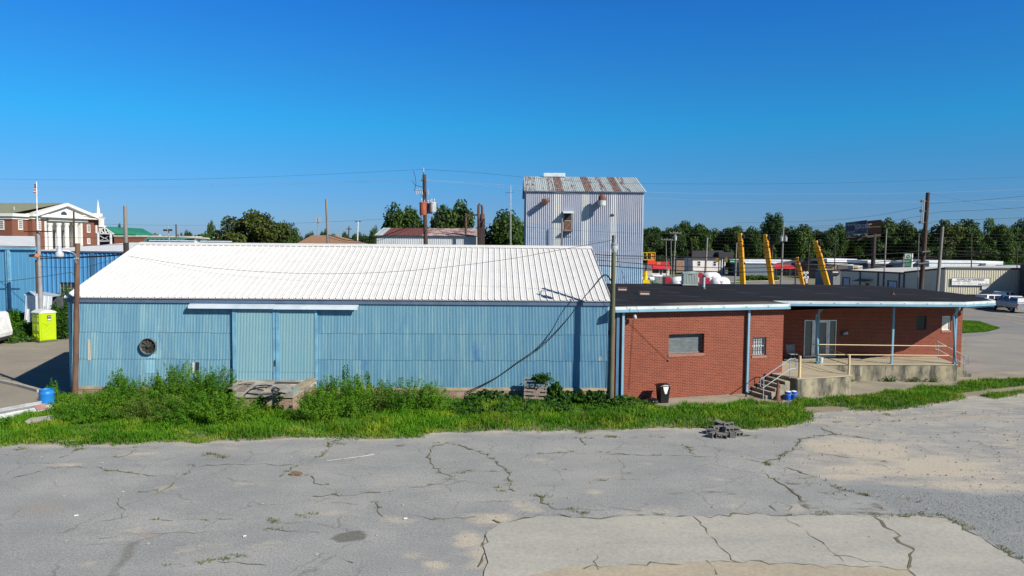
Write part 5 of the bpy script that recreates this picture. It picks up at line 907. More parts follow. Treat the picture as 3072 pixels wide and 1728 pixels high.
# rooftop vents on it
for px, py, lab in ((415, 737, 'white roof vent hood nearest the dark pole on the workshop roof'),): 
    t = thing('roof_vent', lab, 'vent', A(px, py, 80)); q = A(px, py, 80); MB().lathe((q.x, q.y, q.z-.4), [(.2, 0), (.2, .3), (.5, .35), (.02, .65)], 14).build('hood', M('zinc', (.45, .5, .55), .5), t)
# lean-to
lt = thing('lean_to', 'crooked white metal lean-to behind the portable toilet', 'lean-to', (XA(105, 54), 54, 0)); LTW = M('white_sheet_old', (.66, .69, .71), .45, c2=(.52, .56, .60), sc=1.2); a = A(72, 1000, 54); a.z = 0
xa, xb = XA(75, 54), XA(143, 54); z1 = ZA(100, 888, 54); m = MB(); ribs(m, V((1, 0, 0)), None, V((0, -1, 0)), V((0, 54, .3)), V((.25, 0, z1-.3)), xa-.3, xb, .3, h=.04, wb=.08, wt=.04); m.build('panel', LTW, lt)
m = MB(); pts_ = [A(72, 884, 54), A(88, 873, 54.8), A(135, 876, 56), A(182, 884, 56.5), A(150, 890, 54.2)]; m.add(pts_+[q-V((0, 0, .06)) for q in pts_], [(0, 1, 2, 3, 4), (9, 8, 7, 6, 5)]+[(i, (i+1) % 5, 5+(i+1) % 5, 5+i) for i in range(5)]); m.build('awning', M('awning_metal', (.46, .52, .57), .45), lt)
m = MB().box((XA(140, 56), 55.9, 0), (XA(185, 56), 56, ZA(150, 886, 56)-.1)); m.build('inner_wall', M('inner_dark', (.08, .09, .1), .9), lt)
for i, (lab, px, py, Y, w, h, n) in enumerate([('leafy bush left of the portable toilet', 55, 0, 55, 2.6, 2.5, 5000), ('tall bush between portable toilet and warehouse', 172, 0, 54, 2.2, 3.0, 6500), ('green shrub reaching the workshop window', 195, 0, 60, 2.0, 4.3, 4500), ('low weeds at the foot of the blue shed', 40, 0, 52.6, 3.0, .7, 3000), ('bush behind the white van', 20, 0, 55.5, 2.4, 2.6, 4000), ('dark shrub hugging the toilet base', 76, 0, 53.8, 1.2, 1.6, 2500)]):
    weedclump('yard_bush', lab, px, py, w, h, n, 400+i, 'bush', Y=Y, leaf=.15, asp=.6, feather=.22, stems=40, group='bushes in the left yard', mat=VINEM if i else WEEDM)
weedclump('yard_weed', 'thin weed sprig at the left edge before the siding scrap', 20, 1290, .5, .9, 350, 420, 'weed', stems=4, asp=.4)
# ================= trees =================
_tm = {}
def crownmesh(kind, var, mat):
    key = (kind, var, mat.name)
    if key in _tm: return _tm[key]
    r = np.random.RandomState(hash(kind) % 1000 if False else {'round': 1, 'tall': 2, 'pine': 3, 'wide': 4, 'bush': 5}[kind]*100+var)
    nl, nleaf = {'round': (38, 9500), 'tall': (30, 7500), 'pine': (18, 4200), 'wide': (52, 20000), 'bush': (14, 2600)}[kind]
    L = []
    for _ in range(nl):
        d = norm(r.normal(size=(1, 3)))[0]; rad = r.uniform(.35, 1)**.5
        if kind == 'pine': c = np.array([d[0]*.33*rad, d[1]*.33*rad, .78+d[2]*.2*rad]); s = r.uniform(.09, .17)
        elif kind == 'tall': c = np.array([d[0]*.34*rad, d[1]*.34*rad, .56+d[2]*.36*rad]); s = r.uniform(.10, .2)
        elif kind == 'bush': c = np.array([d[0]*.34*rad, d[1]*.34*rad, .5+d[2]*.35*rad]); s = r.uniform(.14, .24)
        elif kind == 'wide': c = np.array([d[0]*.41*rad, d[1]*.41*rad, .46+d[2]*.42*rad]); s = r.uniform(.07, .13)
        else: c = np.array([d[0]*.37*rad, d[1]*.37*rad, .60+d[2]*.30*rad]); s = r.uniform(.10, .19)
        L.append((c, s, r.rand()))
    w = np.array([s*s for _, s, _ in L]); k = r.choice(nl, nleaf, p=w/w.sum()); C_ = np.array([c for c, _, _ in L])[k]; S = np.array([s for _, s, _ in L])[k][:, None]; T = np.array([t for _, _, t in L])[k]
    d = norm(r.normal(size=(nleaf, 3))); p = C_+d*S*(.55+.55*r.rand(nleaf, 1)); ok = p[:, 2] > .04; p, d, T = p[ok], d[ok], T[ok]
    lf = {'wide': .030, 'pine': .038}.get(kind, .044)
    q = leaves(p, lf*r.uniform(.6, 1.5, len(p)), r, d+np.array([[0, 0, .25]]), .55, .7)
    o = fastquads('crown', q, mat, None, np.clip(T*.65+r.rand(len(p))*.35, 0, 1)); m = MB(); r2 = random.Random(var)
    m.tube([(0, 0, -.02), (.01, 0, .3), (0, .01, .62), (0, 0, .85)], [.032, .026, .016, .006], 7)
    for i in range(0, min(nl, 12)): c = L[i][0]; m.tube([(0, 0, .22+.25*r2.random()), (c[0]*.5, c[1]*.5, c[2]*.7+.1), tuple(c)], [.014, .009, .003], 5, False)
    t = m.build('trunk', BARK); C.objects.unlink(o); C.objects.unlink(t); _tm[key] = (o, t); return _tm[key]
def tree(label, px, pytop, wpx, Y, kind='round', mat=None, name='tree', cat='tree', group=None, var=None, z0=0):
    mat = mat or TREEM; v = (int(px) % 4) if var is None else var; o, t = crownmesh(kind, v, mat); x = XA(px, Y); h = ZA(px, pytop, Y)-z0; kind = kind; w = wpx/(F/Y)*(1.06 if kind != 'pine' else 1.25)
    r = thing(name, label, cat, (x, Y, z0), group); c = o.copy(); C.objects.link(c); c.parent = r; c2_ = t.copy(); C.objects.link(c2_); c2_.parent = r; r.scale = (w, w, h*1.0/ .97); r.rotation_euler.z = (px*1.7) % 6.28; return r
gT = 'trees behind the buildings'
tree('huge broad olive green tree left of the brown hip roof', 762, 630, 250, 115, 'wide', TREEM3, group=gT, var=0)
tree('darker tree leaning on the right side of the huge broad tree', 868, 662, 78, 118, 'round', TREEM, group=gT, var=1)
tree('tall thin pine left of the huge broad tree', 638, 670, 30, 160, 'pine', TREEM, group=gT); tree('low pale bushy tree at the left foot of the huge broad tree', 622, 700, 60, 150, 'round', TREEM2, group=gT)
tree('tiny dark round tree above the green roofs', 566, 694, 32, 230, 'round', TREEM, group=gT); tree('small dark tree left of the tiny round one', 543, 703, 30, 240, 'round', TREEM, group=gT)
tree('dark tree tops just above the green pavilion roof left', 360, 678, 20, 230, 'round', TREEM, group=gT, z0=0); tree('dark tree top touching the bare pole above the green roof', 376, 677, 18, 232, 'round', TREEM, group=gT)
tree('round dense green tree left of the transformer pole', 1212, 619, 150, 112, 'round', TREEM2, group=gT, var=2); tree('large dense green tree right of the transformer pole', 1374, 614, 172, 108, 'round', TREEM, group=gT, var=3); tree('low wide green tree behind the lattice mast', 1508, 645, 190, 112, 'round', TREEM2, group=gT, var=0); tree('small tree squeezed between mast and grey tower', 1558, 668, 40, 118, 'tall', TREEM, group=gT)
tree('short tree at the left end of the rusty roofed shed', 1122, 683, 36, 130, 'round', TREEM2, group=gT)
tree('small dark tree right of the transformer pole foot', 1300, 676, 40, 130, 'round', TREEM, group=gT)
for i, (x, y, w) in enumerate([(930, 698, 40), (975, 692, 34), (1005, 700, 36), (1035, 700, 44), (1070, 700, 44), (1098, 706, 36), (905, 708, 30)]):
    tree(['low distant tree above the left slope of the brown roof', 'dark distant treetop over the brown roof peak', 'distant treetop right behind the tall bare pole', 'distant tree above the right slope of the brown roof', 'distant tree below the water tank mast', 'distant tree nearest the rusty shed', 'distant bush at the left tip of the brown roof'][i], x, y, w, 230, 'round', TREEM, group=gT)
R_ = [(1945, 680, 56, 175, 'round', 0, 'tree just right of the grey tower'), (1985, 690, 46, 190, 'tall', 1, 'second tree right of the grey tower'), (2022, 681, 50, 180, 'round', 0, 'tree behind the pole with the grey transformer'), (2060, 672, 56, 185, 'tall', 1, 'tall tree behind the left half of the white house'), (2100, 680, 50, 178, 'round', 2, 'yellowish tree above the dark roofed white house'), (2138, 690, 52, 186, 'round', 0, 'tree behind the right half of the white house roof'), (2198, 668, 92, 180, 'wide', 0, 'broad tree left of the first yellow boom'), (2258, 685, 44, 186, 'round', 0, 'tree between the first two yellow booms'), (2316, 654, 62, 172, 'pine', 0, 'tall umbrella shaped pine behind the second yellow boom'), (2362, 684, 44, 185, 'tall', 0, 'tree right of the umbrella shaped pine'), (2408, 681, 52, 180, 'tall', 2, 'tree above the shortest yellow boom'), (2442, 688, 40, 190, 'round', 0, 'tree behind the tip of the rightmost boom'), (2476, 700, 46, 185, 'round', 0, 'tree right of the rightmost yellow boom'), (2512, 680, 42, 190, 'tall', 2, 'pointed tree left of the billboard'), (2545, 690, 40, 195, 'round', 1, 'tree under the left half of the billboard'),
      (2590, 712, 52, 188, 'round', 2, 'low tree under the middle of the billboard'), (2655, 662, 66, 185, 'round', 0, 'tree right of the billboard'), (2698, 667, 56, 188, 'round', 0, 'dark tree between billboard and tall dark pole'), (2732, 680, 40, 182, 'tall', 1, 'tree above the green and white pylon sign'), (2772, 695, 52, 176, 'round', 0, 'low tree behind the tall dark pole'), (2835, 668, 72, 165, 'round', 1, 'bright tree behind the leaning grey pole'), (2892, 668, 74, 170, 'round', 0, 'tree above the lettered wall sign'), (2932, 700, 50, 160, 'round', 2, 'low bright tree right of the lettered sign'), (2983, 656, 96, 160, 'wide', 2, 'highest broad bright tree at the right'), (3035, 682, 56, 170, 'round', 0, 'tree right of the highest bright tree'), (3068, 668, 50, 172, 'tall', 1, 'tree cut off by the right edge'), (2965, 730, 90, 150, 'round', 2, 'low leafy tree mass below the highest bright tree'), (2800, 735, 70, 152, 'round', 0, 'low tree left of the leaning grey pole'), (2055, 750, 44, 165, 'bush', 0, 'small tree left of the white house'), (1985, 757, 50, 168, 'bush', 0, 'small tree above the red roofed shop')]
for x, y, w, Y, k, mt_, lab in R_: tree(lab, x, y, w*(1.75 if k in ('round', 'tall') else 1.15), Y+(50 if Y > 158 else 62), 'round' if k == 'tall' else k, [TREEM, TREEM3 if x % 3 == 0 else TREEM, TREEM2][mt_], group=gT)
# uncountable wood behind them
r = np.random.RandomState(9); n = 60000; px_ = r.uniform(1650, 4600, n); Yf = 262+r.rand(n)*14; topy = 702+12*np.sin(px_*.05)+8*np.sin(px_*.13+1); xw = (px_-CX)/F*Yf; zt_ = H+(742-topy)/F*Yf; zz_ = zt_*np.sqrt(r.rand(n)); c = np.stack([xw, Yf, zz_], 1)
o = fastquads('woodland', leaves(c, r.uniform(.7, 1.5, n), r, np.tile([[0, -.7, .6]], (n, 1)), .4, .8), TREEM, None, vnoise(xw, zz_, 3, .5)*.8); tag(o, 'dark mass of distant woodland behind the shops', 'woodland', kind='stuff')
n = 16000; px_ = r.uniform(-1400, 1700, n); Yf = 330+r.rand(n)*14; topy = 712+5*np.sin(px_*.05)+3*np.sin(px_*.13+1); xw = (px_-CX)/F*Yf; zt_ = H+(728-topy)/F*Yf; zz_ = zt_*np.sqrt(r.rand(n)); c = np.stack([xw, Yf, zz_], 1)
o = fastquads('distant_woodland', leaves(c, r.uniform(1, 2, n), r, np.tile([[0, -.7, .6]], (n, 1)), .4, .8), TREEM, None, vnoise(xw, zz_, 3, .5)*.8); tag(o, 'far line of woods along the horizon at the left', 'woodland', kind='stuff')
# ================= grey tower =================
TY = 80; tw = thing('grain_tower', 'tall grey corrugated metal tower with rust streaked roof behind the warehouse', 'tower', (8, 87, 0)); x0, x1 = XA(1577, TY), XA(1929, TY); ez = ZA(1750, 574, TY)
def towermat():
    m, nt, p, nd, lk = new('tower_metal'); uvn = coord(nd, lk, (1, 1, 1), 'UV'); sp = nd.new('ShaderNodeSeparateXYZ'); lk.new(uvn, sp.inputs[0]); 
    n = noise(nd, lk, coord(nd, lk, (1.2, .5, 1), 'UV'), .8, 7, .65); r = ramp(nd, lk, n.outputs[0], .4, .65); o = mixc(nd, lk, r.outputs[0], (.42, .43, .49), (.34, .38, .47))
    mr = nd.new('ShaderNodeMapRange'); lk.new(sp.outputs[1], mr.inputs[0]); mr.inputs[1].default_value = 5.3; mr.inputs[2].default_value = 4.9; mr.inputs[3].default_value = 0; mr.inputs[4].default_value = .85; o = mixc(nd, lk, mr.outputs[0], o, (.28, .48, .62))
    n2 = noise(nd, lk, coord(nd, lk, (1.0, 4, 1), 'UV'), 1.2, 5, .6); mr2 = nd.new('ShaderNodeMapRange'); lk.new(sp.outputs[1], mr2.inputs[0]); mr2.inputs[1].default_value = 10.6; mr2.inputs[2].default_value = 9.6; mu = nd.new('ShaderNodeMath'); mu.operation = 'MULTIPLY'; lk.new(mr2.outputs[0], mu.inputs[0]); lk.new(n2.outputs[0], mu.inputs[1])
    r2 = ramp(nd, lk, mu.outputs[0], .42, .62); o = mixc(nd, lk, r2.outputs[0], o, (.28, .38, .52)); lk.new(o, p.inputs['Base Color']); p.inputs['Roughness'].default_value = .5; p.inputs['Metallic'].default_value = .1; return m
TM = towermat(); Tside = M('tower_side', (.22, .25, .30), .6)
m = MB(); ribs(m, V((1, 0, 0)), None, V((0, -1, 0)), V((0, TY, 0)), V((0, 0, ez)), x0, x1, .213, h=.065, wb=.08, wt=.03); m.build('front_wall', TM, tw)
TD = 13.6; rz = ZA(1740, 531, TY+TD/2); m = MB()
for x in (x0, x1): m.add([(x, TY, 0), (x, TY, ez), (x, TY+TD/2, rz-.1), (x, TY+TD, ez), (x, TY+TD, 0)], [(0, 1, 2, 3, 4)])
m.quad((x0, TY+TD, 0), (x1, TY+TD, 0), (x1, TY+TD, ez), (x0, TY+TD, ez)); m.build('side_wall', Tside, tw)
LP = M('bright_tower_sheet', (.64, .64, .60), .5, c2=(.56, .57, .56), sc=1, streak=.2)
for a, b_, y0, y1 in ((1660, 1681, 577, 745), (1744, 1766, 577, 745), (1829, 1850, 577, 860)):
    m = MB(); ribs(m, V((1, 0, 0)), None, V((0, -1, 0)), V((0, TY-.012, ZA(a, y1, TY))), V((0, 0, ez-ZA(a, y1, TY)-.05)), XA(a, TY), XA(b_, TY), .213, h=.045, wb=.07, wt=.03); m.build('bright_sheet', LP, tw)
RTM = panel_mat('tower_roof_metal', (.46, .54, .55), (.36, .42, .44), .64, .5, .1, .2, rust=(.17, .07, .045), rw=(.66, .76)); m = MB()
s0 = V((0, TY-.25, ez-.02)); s1_ = V((0, TY+TD/2, rz)); ribs(m, V((1, 0, 0)), None, V((0, 0, 1)), s0, s1_-s0, x0-.25, x1+.25, .213, h=.04, wb=.07, wt=.03); ribs(m, V((1, 0, 0)), None, V((0, 0, 1)), V((0, TY+TD+.25, ez-.02)), s1_-V((0, TY+TD+.25, ez-.02)), x0-.25, x1+.25, .213); m.build('roof', RTM, tw)
RUST = M('rust', (.17, .065, .04), .85, c2=(.10, .04, .03), sc=4); RST2 = M('rust_sheet', (.15, .075, .06), .8, c2=(.26, .22, .21), sc=2.5, w=(.45, .6))
fr_ = lambda px: (px-1573)/(1902-1573)
m = MB()
for a, b_ in ((1655, 1678), (1737, 1760), (1818, 1840)):
    u0, u1 = fr_(a)*(x1-x0)+x0, fr_(b_)*(x1-x0)+x0; ribs(m, V((1, 0, 0)), None, V((0, 0, 1)), s0+V((0, 0, .012)), (s1_-s0), u0, u1, .213, h=.04, wb=.07, wt=.03)
m.build('rusted_sheets', RST2, tw)
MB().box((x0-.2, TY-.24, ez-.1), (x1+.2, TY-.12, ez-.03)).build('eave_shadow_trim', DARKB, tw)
Yv = TY+TD/2; MB().box((XA(1627, Yv), Yv-.5, rz-.05), (XA(1692, Yv), Yv+.5, ZA(1660, 520, Yv))).build('ridge_vent', M('ridge_vent_metal', (.55, .62, .64), .5), tw, bevel=.05)
# spout, cowl, window, hole
a = A(1640, 603, TY); m = MB().tube([a, a+V((-.35, -1.3, -.1))], .3, 6); m.build('spout', RUST, tw); MB().tube([a+V((-.3, -1.2, .25)), a+V((-.3, -1.2, .4)), a+V((.35, -.1, .4)), a+V((.35, -.1, .2))], .02, 4).build('spout_bracket', Tside, tw)
c = A(1806, 603, TY-1.15); zb, zt_ = ZA(1806, 617, TY-1.15), ZA(1806, 583, TY-1.15); m = MB().lathe((c.x, c.y, zb), [(.42, 0), (.44, .0), (.44, (zt_-zb)*.45), (.40, (zt_-zb)*.46)], 20); cw = m.build('vent_cowl', M('cowl_white', (.45, .48, .48), .6), tw, smooth=True); MB().lathe((c.x, c.y, zb+(zt_-zb)*.44), [(.42, 0), (.40, .3), (.26, (zt_-zb)*.55), (.05, (zt_-zb)*.56)], 20).build('rusty_dome', RUST, cw, smooth=True); MB().cyl((c.x, c.y, zb+.45), (c.x+.1, TY, zb+.55), .36, n=14).build('duct', RUST, cw, smooth=True)
xa, xb = XA(1690, TY), XA(1714, TY); za, zb2 = ZA(1700, 690, TY), ZA(1700, 640, TY); fr2 = MB(); fr2.box((xa, TY-.10, za), (xb, TY-.065, zb2)); wo = fr2.build('window', M('dark_opening', (.035, .035, .03), .9), tw); m = MB()
for lo, hi in (((xa-.06, TY-.13, za-.05), (xa+.03, TY-.05, zb2)), ((xb-.03, TY-.13, za-.05), (xb+.06, TY-.05, zb2)), ((xa, TY-.13, za-.06), (xb, TY-.06, za+.03)), ((xa, TY-.13, za+.95), (xb, TY-.1, za+1.03))): m.box(lo, hi)
m.build('frame', M('tower_frame', (.35, .32, .27), .8), wo); MB().box((xa+.1, TY-.115, za+.03), (xb-.1, TY-.102, za+.9)).build('rusty_panel', RUST, wo); MB().cyl((xa+.1, TY-.14, za), (xb-.1, TY-.14, za+.9), .03, n=5).build('bar', Tside, wo)
m = MB(); m.add([(xa-.1, TY, zb2+.25), (xb+.15, TY, zb2+.25), (xb+.2, TY-1.0, zb2+.02), (xa-.12, TY-1.0, zb2+.02), (xa-.1, TY, zb2+.2), (xb+.15, TY, zb2+.2), (xb+.2, TY-1.0, zb2-.03), (xa-.12, TY-1.0, zb2-.03)], [(0, 1, 2, 3), (7, 6, 5, 4), (3, 2, 6, 7), (0, 3, 7, 4), (1, 5, 6, 2)]); m.build('awning', M('ridge_vent_metal', (.55, .62, .64), .5), tw)
m = MB(); m.box((xa-.05, TY-.7, za-.2), (xb, TY-.05, za-.08)); m.cyl((xa, TY-.6, za-.2), (xa, TY-.05, za-.7), .04, n=5); m.cyl((xb-.1, TY-.6, za-.2), (xb-.1, TY-.05, za-.7), .04, n=5); m.build('platform', M('dark_iron', (.04, .05, .06), .6), tw)
a = A(1836, 645, TY); MB().add([(a.x-.2, TY-.07, a.z-.15), (a.x+.2, TY-.07, a.z-.15), (a.x+.18, TY-.07, a.z+.05), (a.x, TY-.07, a.z+.17), (a.x-.2, TY-.07, a.z)], [(0, 1, 2, 3, 4)]).build('hole', M('dark_opening', (.035, .035, .03), .9), tw)
p, b, t = pole('short_pole', 'bare grey pole standing close before the tower window', (1686, 655), (1685, 737), TY-1.2, .09, GREYP, 'pole')
# ================= poles with gear =================
def insul(p, pos, n='insulator', r=.06, h=.25, ax=(0, 0, 1)): return MB().lathe(pos, [(r*.4, 0), (r, .02), (r*.6, h*.3), (r, h*.4), (r*.6, h*.6), (r, h*.75), (r*.3, h)], 8, ax).build(n, INS, p, smooth=True)
def trafo(p, c, r, h, mat, name='transformer'):
    o = MB().lathe(c, [(r*.85, 0), (r*.9, .02), (r, h*.12), (r, h*.9), (r*1.08, h*.92), (r*1.08, h), (r*.7, h*1.06), (.02, h*1.08)], 16).build(name, mat, p, smooth=True); 
    for dx in (-.4, .4): MB().lathe((c[0]+r*dx, c[1], c[2]+h*1.05), [(.03, 0), (.05, .05), (.03, .1), (.05, .15), (.02, .25)], 8).build('bushing', INS, o)
    return o
Y1 = 55; p, b, t = pole('utility_pole', 'dark utility pole carrying an orange and two grey transformers', (1273, 523), (1277, 733), Y1, .16, DARKP); sc = F/Y1
MB().box((t.x-.1, t.y-.1, t.z-.02), (t.x+.1, t.y+.1, t.z+.03)).build('pole_cap', INS, p); MB().cyl(A(1271, 540, Y1-.2), A(1270, 512, Y1-.2), .03, n=6).build('top_pin', BLK, p); insul(p, A(1270, 516, Y1-.2), r=.08, h=.3)
for q, ax in ((A(1262, 540, Y1), (1, 0, 0)), (A(1281, 541, Y1), (-1, 0, 0))): insul(p, q, r=.1, h=.3, ax=ax)
c = A(1269, 646, Y1-.35); trafo(p, c, .26, .93, M('orange_rust_tank', (.36, .09, .045), .7, c2=(.28, .07, .04), sc=2)); c = A(1299, 637, Y1-.1); trafo(p, c, .24, .72, M('white_tank', (.55, .57, .58), .5)); c = A(1288, 641, Y1+.35); trafo(p, c, .24, .74, M('grey_tank', (.2, .21, .23), .6))
MB().box((A(1270, 620, Y1).x, Y1-.1, A(1270, 622, Y1).z), (A(1300, 620, Y1).x, Y1+.1, A(1270, 618, Y1).z)).build('mount', BLK, p)
for k, (x, y) in enumerate(((1247, 572), (1252, 570), (1258, 568), (1265, 572), (1283, 572))): MB().tube([A(x, y-4, Y1-.3), A(x+3, y+12, Y1-.3)], .035, 6).build('fuse', INS, p)
MB().tube([A(1243, 571, Y1-.3), A(1274, 571, Y1-.2)], .03, 5).build('fuse_arm', BLK, p)
for P in ([(1240, 512), (1246, 530), (1248, 548), (1244, 570)], [(1236, 542), (1245, 555), (1262, 560), (1272, 563)], [(1310, 608), (1312, 630), (1308, 655), (1295, 672), (1284, 690)], [(1311, 610), (1315, 650), (1308, 680)], [(1260, 615), (1261, 645), (1270, 668)], [(1309, 635), (1300, 660), (1287, 668)], [(1262, 583), (1272, 595), (1276, 600)]):
    MB().tube([A(x, y, Y1-.4) for x, y in P], .018, 4).build('jumper_cable', WIRE, p)
tpT = t
p, b, t = pole('bare_pole', 'tall bare wooden pole left of the transformer pole above the brown roof', (979, 598), (984, 735), 62, .12, GREYP, 'pole'); p, b, t = pole('bare_pole', 'bare weathered pole above the workshop roof with dark tarred foot', (375, 618), (379, 765), 50, .13, GREYP, 'pole'); MB().cyl(A(378, 728, 49.95), A(379, 775, 49.95), .175, n=12).build('tarred_foot', M('tar', (.035, .028, .025), .9), p)
p, b, t = pole('grey_pole', 'pale grey round pole with a thin dark crossarm beside the blue shed', (114, 690), (121, 880), 53, .145, LGP, 'utility pole'); MB().cyl(A(72, 694.5, 52.8), A(156, 694, 52.8), .045, n=6).build('crossarm', M('dark_iron2', (.06, .025, .02), .7), p)
a = A(112, 770, 52.6); m = MB().cyl(A(105, 766, 52.5), A(117, 771, 52.6), .16, n=10).build('orange_bracket', M('orange_fitting', (.5, .17, .07), .7), p); MB().cyl(A(88, 767, 52.4), A(105, 766, 52.5), .10, n=8).build('rubber_boot', BLK, p)
MB().cyl(A(110, 780, 52.9), A(113, 880, 52.9), .1, n=6).build('conduit', M('brown_conduit', (.08, .045, .035), .8), p)
# mast, cyclone, shed
ms = thing('lattice_mast', 'thin white lattice antenna mast left of the grey tower', 'mast', (XA(1533, 78), 78, 0)); m = MB(); bx = A(1533, 740, 78); tp_ = A(1532, 560, 78); w = .09
for k in range(3):
    a = k*2.094; m.cyl((bx.x+w*math.cos(a), 78+w*math.sin(a), 0), (tp_.x+w*.6*math.cos(a), 78+w*.6*math.sin(a), tp_.z), .018, n=4)
z = 0; i = 0
while z < tp_.z-.3: a = i*2.094; a2 = a+2.094; f_ = z/tp_.z; X_ = bx.x+(tp_.x-bx.x)*f_; m.cyl((X_+w*math.cos(a), 78+w*math.sin(a), z), (X_+w*math.cos(a2), 78+w*math.sin(a2), z+.3), .012, n=3); z += .3; i += 1
m.build('lattice', M('mast_white', (.6, .62, .65), .5), ms); MB().cyl(tp_, A(1532, 553, 78), .015, n=4).build('whip', M('mast_white', (.6, .62, .65), .5), ms); MB().cyl(A(1516, 579, 78), A(1540, 576, 78), .02, n=4).build('antenna', BLK, ms)
sd = thing('rusty_shed', 'pale metal shed with rusty red and mottled roof left of the rusty cyclone', 'shed', (-10, 79, 0)); Ys = 75; xa, xb = XA(1130, Ys), XA(1430, Ys); ze, zr = ZA(1280, 708, Ys), ZA(1280, 684.5, Ys+5)
m = MB(); ribs(m, V((1, 0, 0)), None, V((0, -1, 0)), V((0, Ys, 0)), V((0, 0, ze)), xa, xb, .22, h=.03, wb=.08, wt=.04); m.quad((xa, Ys, 0), (xa, Ys+10, 0), (xa, Ys+10, ze), (xa, Ys, ze)); m.quad((xb, Ys, 0), (xb, Ys+10, 0), (xb, Ys+10, ze), (xb, Ys, ze)); m.build('wall', M('shed_wall', (.50, .52, .54), .6, c2=(.42, .45, .47), sc=1), sd)
for nm, a, b_, mt_ in (('roof_grey_end', 1124, 1149, M('roof_grey', (.42, .47, .50), .6)), ('roof_rust_sheets', 1149, 1266, M('roof_rust', (.15, .045, .035), .8, c2=(.11, .035, .03), sc=2)), ('roof_mottled_sheets', 1266, 1433, M('roof_mottled', (.42, .34, .34), .8, c2=(.20, .08, .06), sc=1.3, w=(.42, .58), c3=(.5, .48, .48)))):
    m = MB(); s0 = V((0, Ys-.3, ze+.02)); ribs(m, V((1, 0, 0)), None, V((0, 0, 1)), s0, V((0, Ys+5, zr))-s0, XA(a, Ys), XA(b_, Ys), .5, h=.03); ribs(m, V((1, 0, 0)), None, V((0, 0, 1)), V((0, Ys+10.3, ze)), V((0, Ys+5, zr))-V((0, Ys+10.3, ze)), XA(a, Ys), XA(b_, Ys), .5); m.build(nm, mt_, sd)
cy = thing('dust_cyclone', 'tall rusty dust cyclone with bent pipes between shed and mast', 'cyclone', (XA(1440, 74), 74, 0)); Yc = 74; RP_ = M('brown_rust_pipe', (.11, .05, .035), .8, c2=(.07, .035, .03), sc=3)
MB().tube([A(1397.5, 703, Yc), A(1397.5, 655, Yc), A(1400, 648, Yc), A(1406, 644.5, Yc), A(1434, 645, Yc)], .12, 10).build('elbow_pipe', RP_, cy, smooth=True)
MB().tube([A(1435.5, 860, Yc), A(1435.5, 625, Yc), A(1436, 617, Yc), A(1439, 612.5, Yc), A(1444, 616, Yc), A(1446.5, 622, Yc), A(1446.5, 640, Yc)], .13, 10).build('loop_pipe', RP_, cy, smooth=True)
c = A(1447, 667, Yc+.05); zt_ = A(1447, 634, Yc).z; h = zt_-c.z; body = MB().lathe(c, [(.08, -.35), (.22, .1), (.24, h*.2), (.25, h*.4), (.24, h*.75), (.13, h*.78), (.11, h*.9), (.09, h*.92), (.09, h*1.15)], 18).build('cyclone_body', RUST, cy, smooth=True)
m = MB()
for px in (1438.5, 1453): m.box((A(px, 700, Yc).x-.04, Yc+.2, 0), (A(px, 700, Yc).x+.04, Yc+.28, A(px, 655, Yc).z)); m.box((A(px, 700, Yc).x-.04, Yc-.3, 0), (A(px, 700, Yc).x+.04, Yc-.22, A(px, 655, Yc).z))
for y0, y1 in ((667, 705), (705, 740)): m.cyl(A(1438.5, y0, Yc-.26), A(1453, y1, Yc-.26), .015, n=4); m.cyl(A(1453, y0, Yc-.26), A(1438.5, y1, Yc-.26), .015, n=4)
m.build('stand', M('stand_dark', (.045, .03, .03), .8), cy); m = MB().box((A(1439, 700, Yc).x, Yc+.15, 0), (A(1452.5, 700, Yc).x, Yc+.19, A(1440, 668, Yc).z)); m.build('shaft_cladding', M('stand_dark', (.045, .03, .03), .8), cy)
# brown hip roof house
hp_ = thing('hip_roof_house', 'building with brown shingle hip roof showing above the white warehouse ridge', 'house', (XA(970, 95), 98, 0)); Yh = 92; z0, z1 = ZA(970, 732, Yh), ZA(970, 706, Yh+6); xa, xb, xc, xd = XA(888, Yh), XA(1054, Yh), XA(936, Yh+6), XA(1008, Yh+6)
m = MB(); m.add([(xa, Yh, z0), (xb, Yh, z0), (xd, Yh+6, z1), (xc, Yh+6, z1), (xa, Yh+12, z0), (xb, Yh+12, z0)], [(0, 1, 2, 3), (1, 5, 2), (5, 4, 3, 2), (4, 0, 3)]); m.build('roof', M('brown_shingle', (.30, .17, .10), .95, c2=(.25, .14, .085), sc=3), hp_); MB().box((xa+.5, Yh+.5, 0), (xb-.5, Yh+11.5, z0)).build('wall', BRK2, hp_); c = A(1010, 708, Yh+6); MB().lathe((c.x, c.y, c.z-.5), [(.3, 0), (.3, .5), (.38, .55), (.05, .7)], 10).build('chimney_cap', M('tan_vent', (.4, .3, .18), .8), hp_)
def thinpole(label, top, bot, Y, r=.1, mat=None, arms=(), tr=0, name='utility_pole', cat='utility pole', lamp=None):
    p, b, t = pole(name, label, top, bot, Y, r, mat or GREYP, cat)
    for dy, w in arms: c = A(top[0], top[1]+dy, Y-.15); MB().box((c.x-w, c.y-.05, c.z-.06), (c.x+w, c.y+.05, c.z+.06)).build('crossarm', mat or GREYP, p); [insul(p, (c.x+dx*w, c.y, c.z+.06), r=.08, h=.22) for dx in (-.9, -.3, .3, .9)]
    return p, t
p, t = thinpole('slim pole with white double horn siren above the brown roof', (954, 662), (954, 706), 100, .06, LGP, name='siren_pole', cat='pole'); m = MB(); m.box((t.x-.25, t.y-.2, t.z-.1), (t.x-.05, t.y+.2, t.z+.35)); m.box((t.x+.05, t.y-.25, t.z-.2), (t.x+.32, t.y+.25, t.z+.45)); m.build('horns', INS, p)
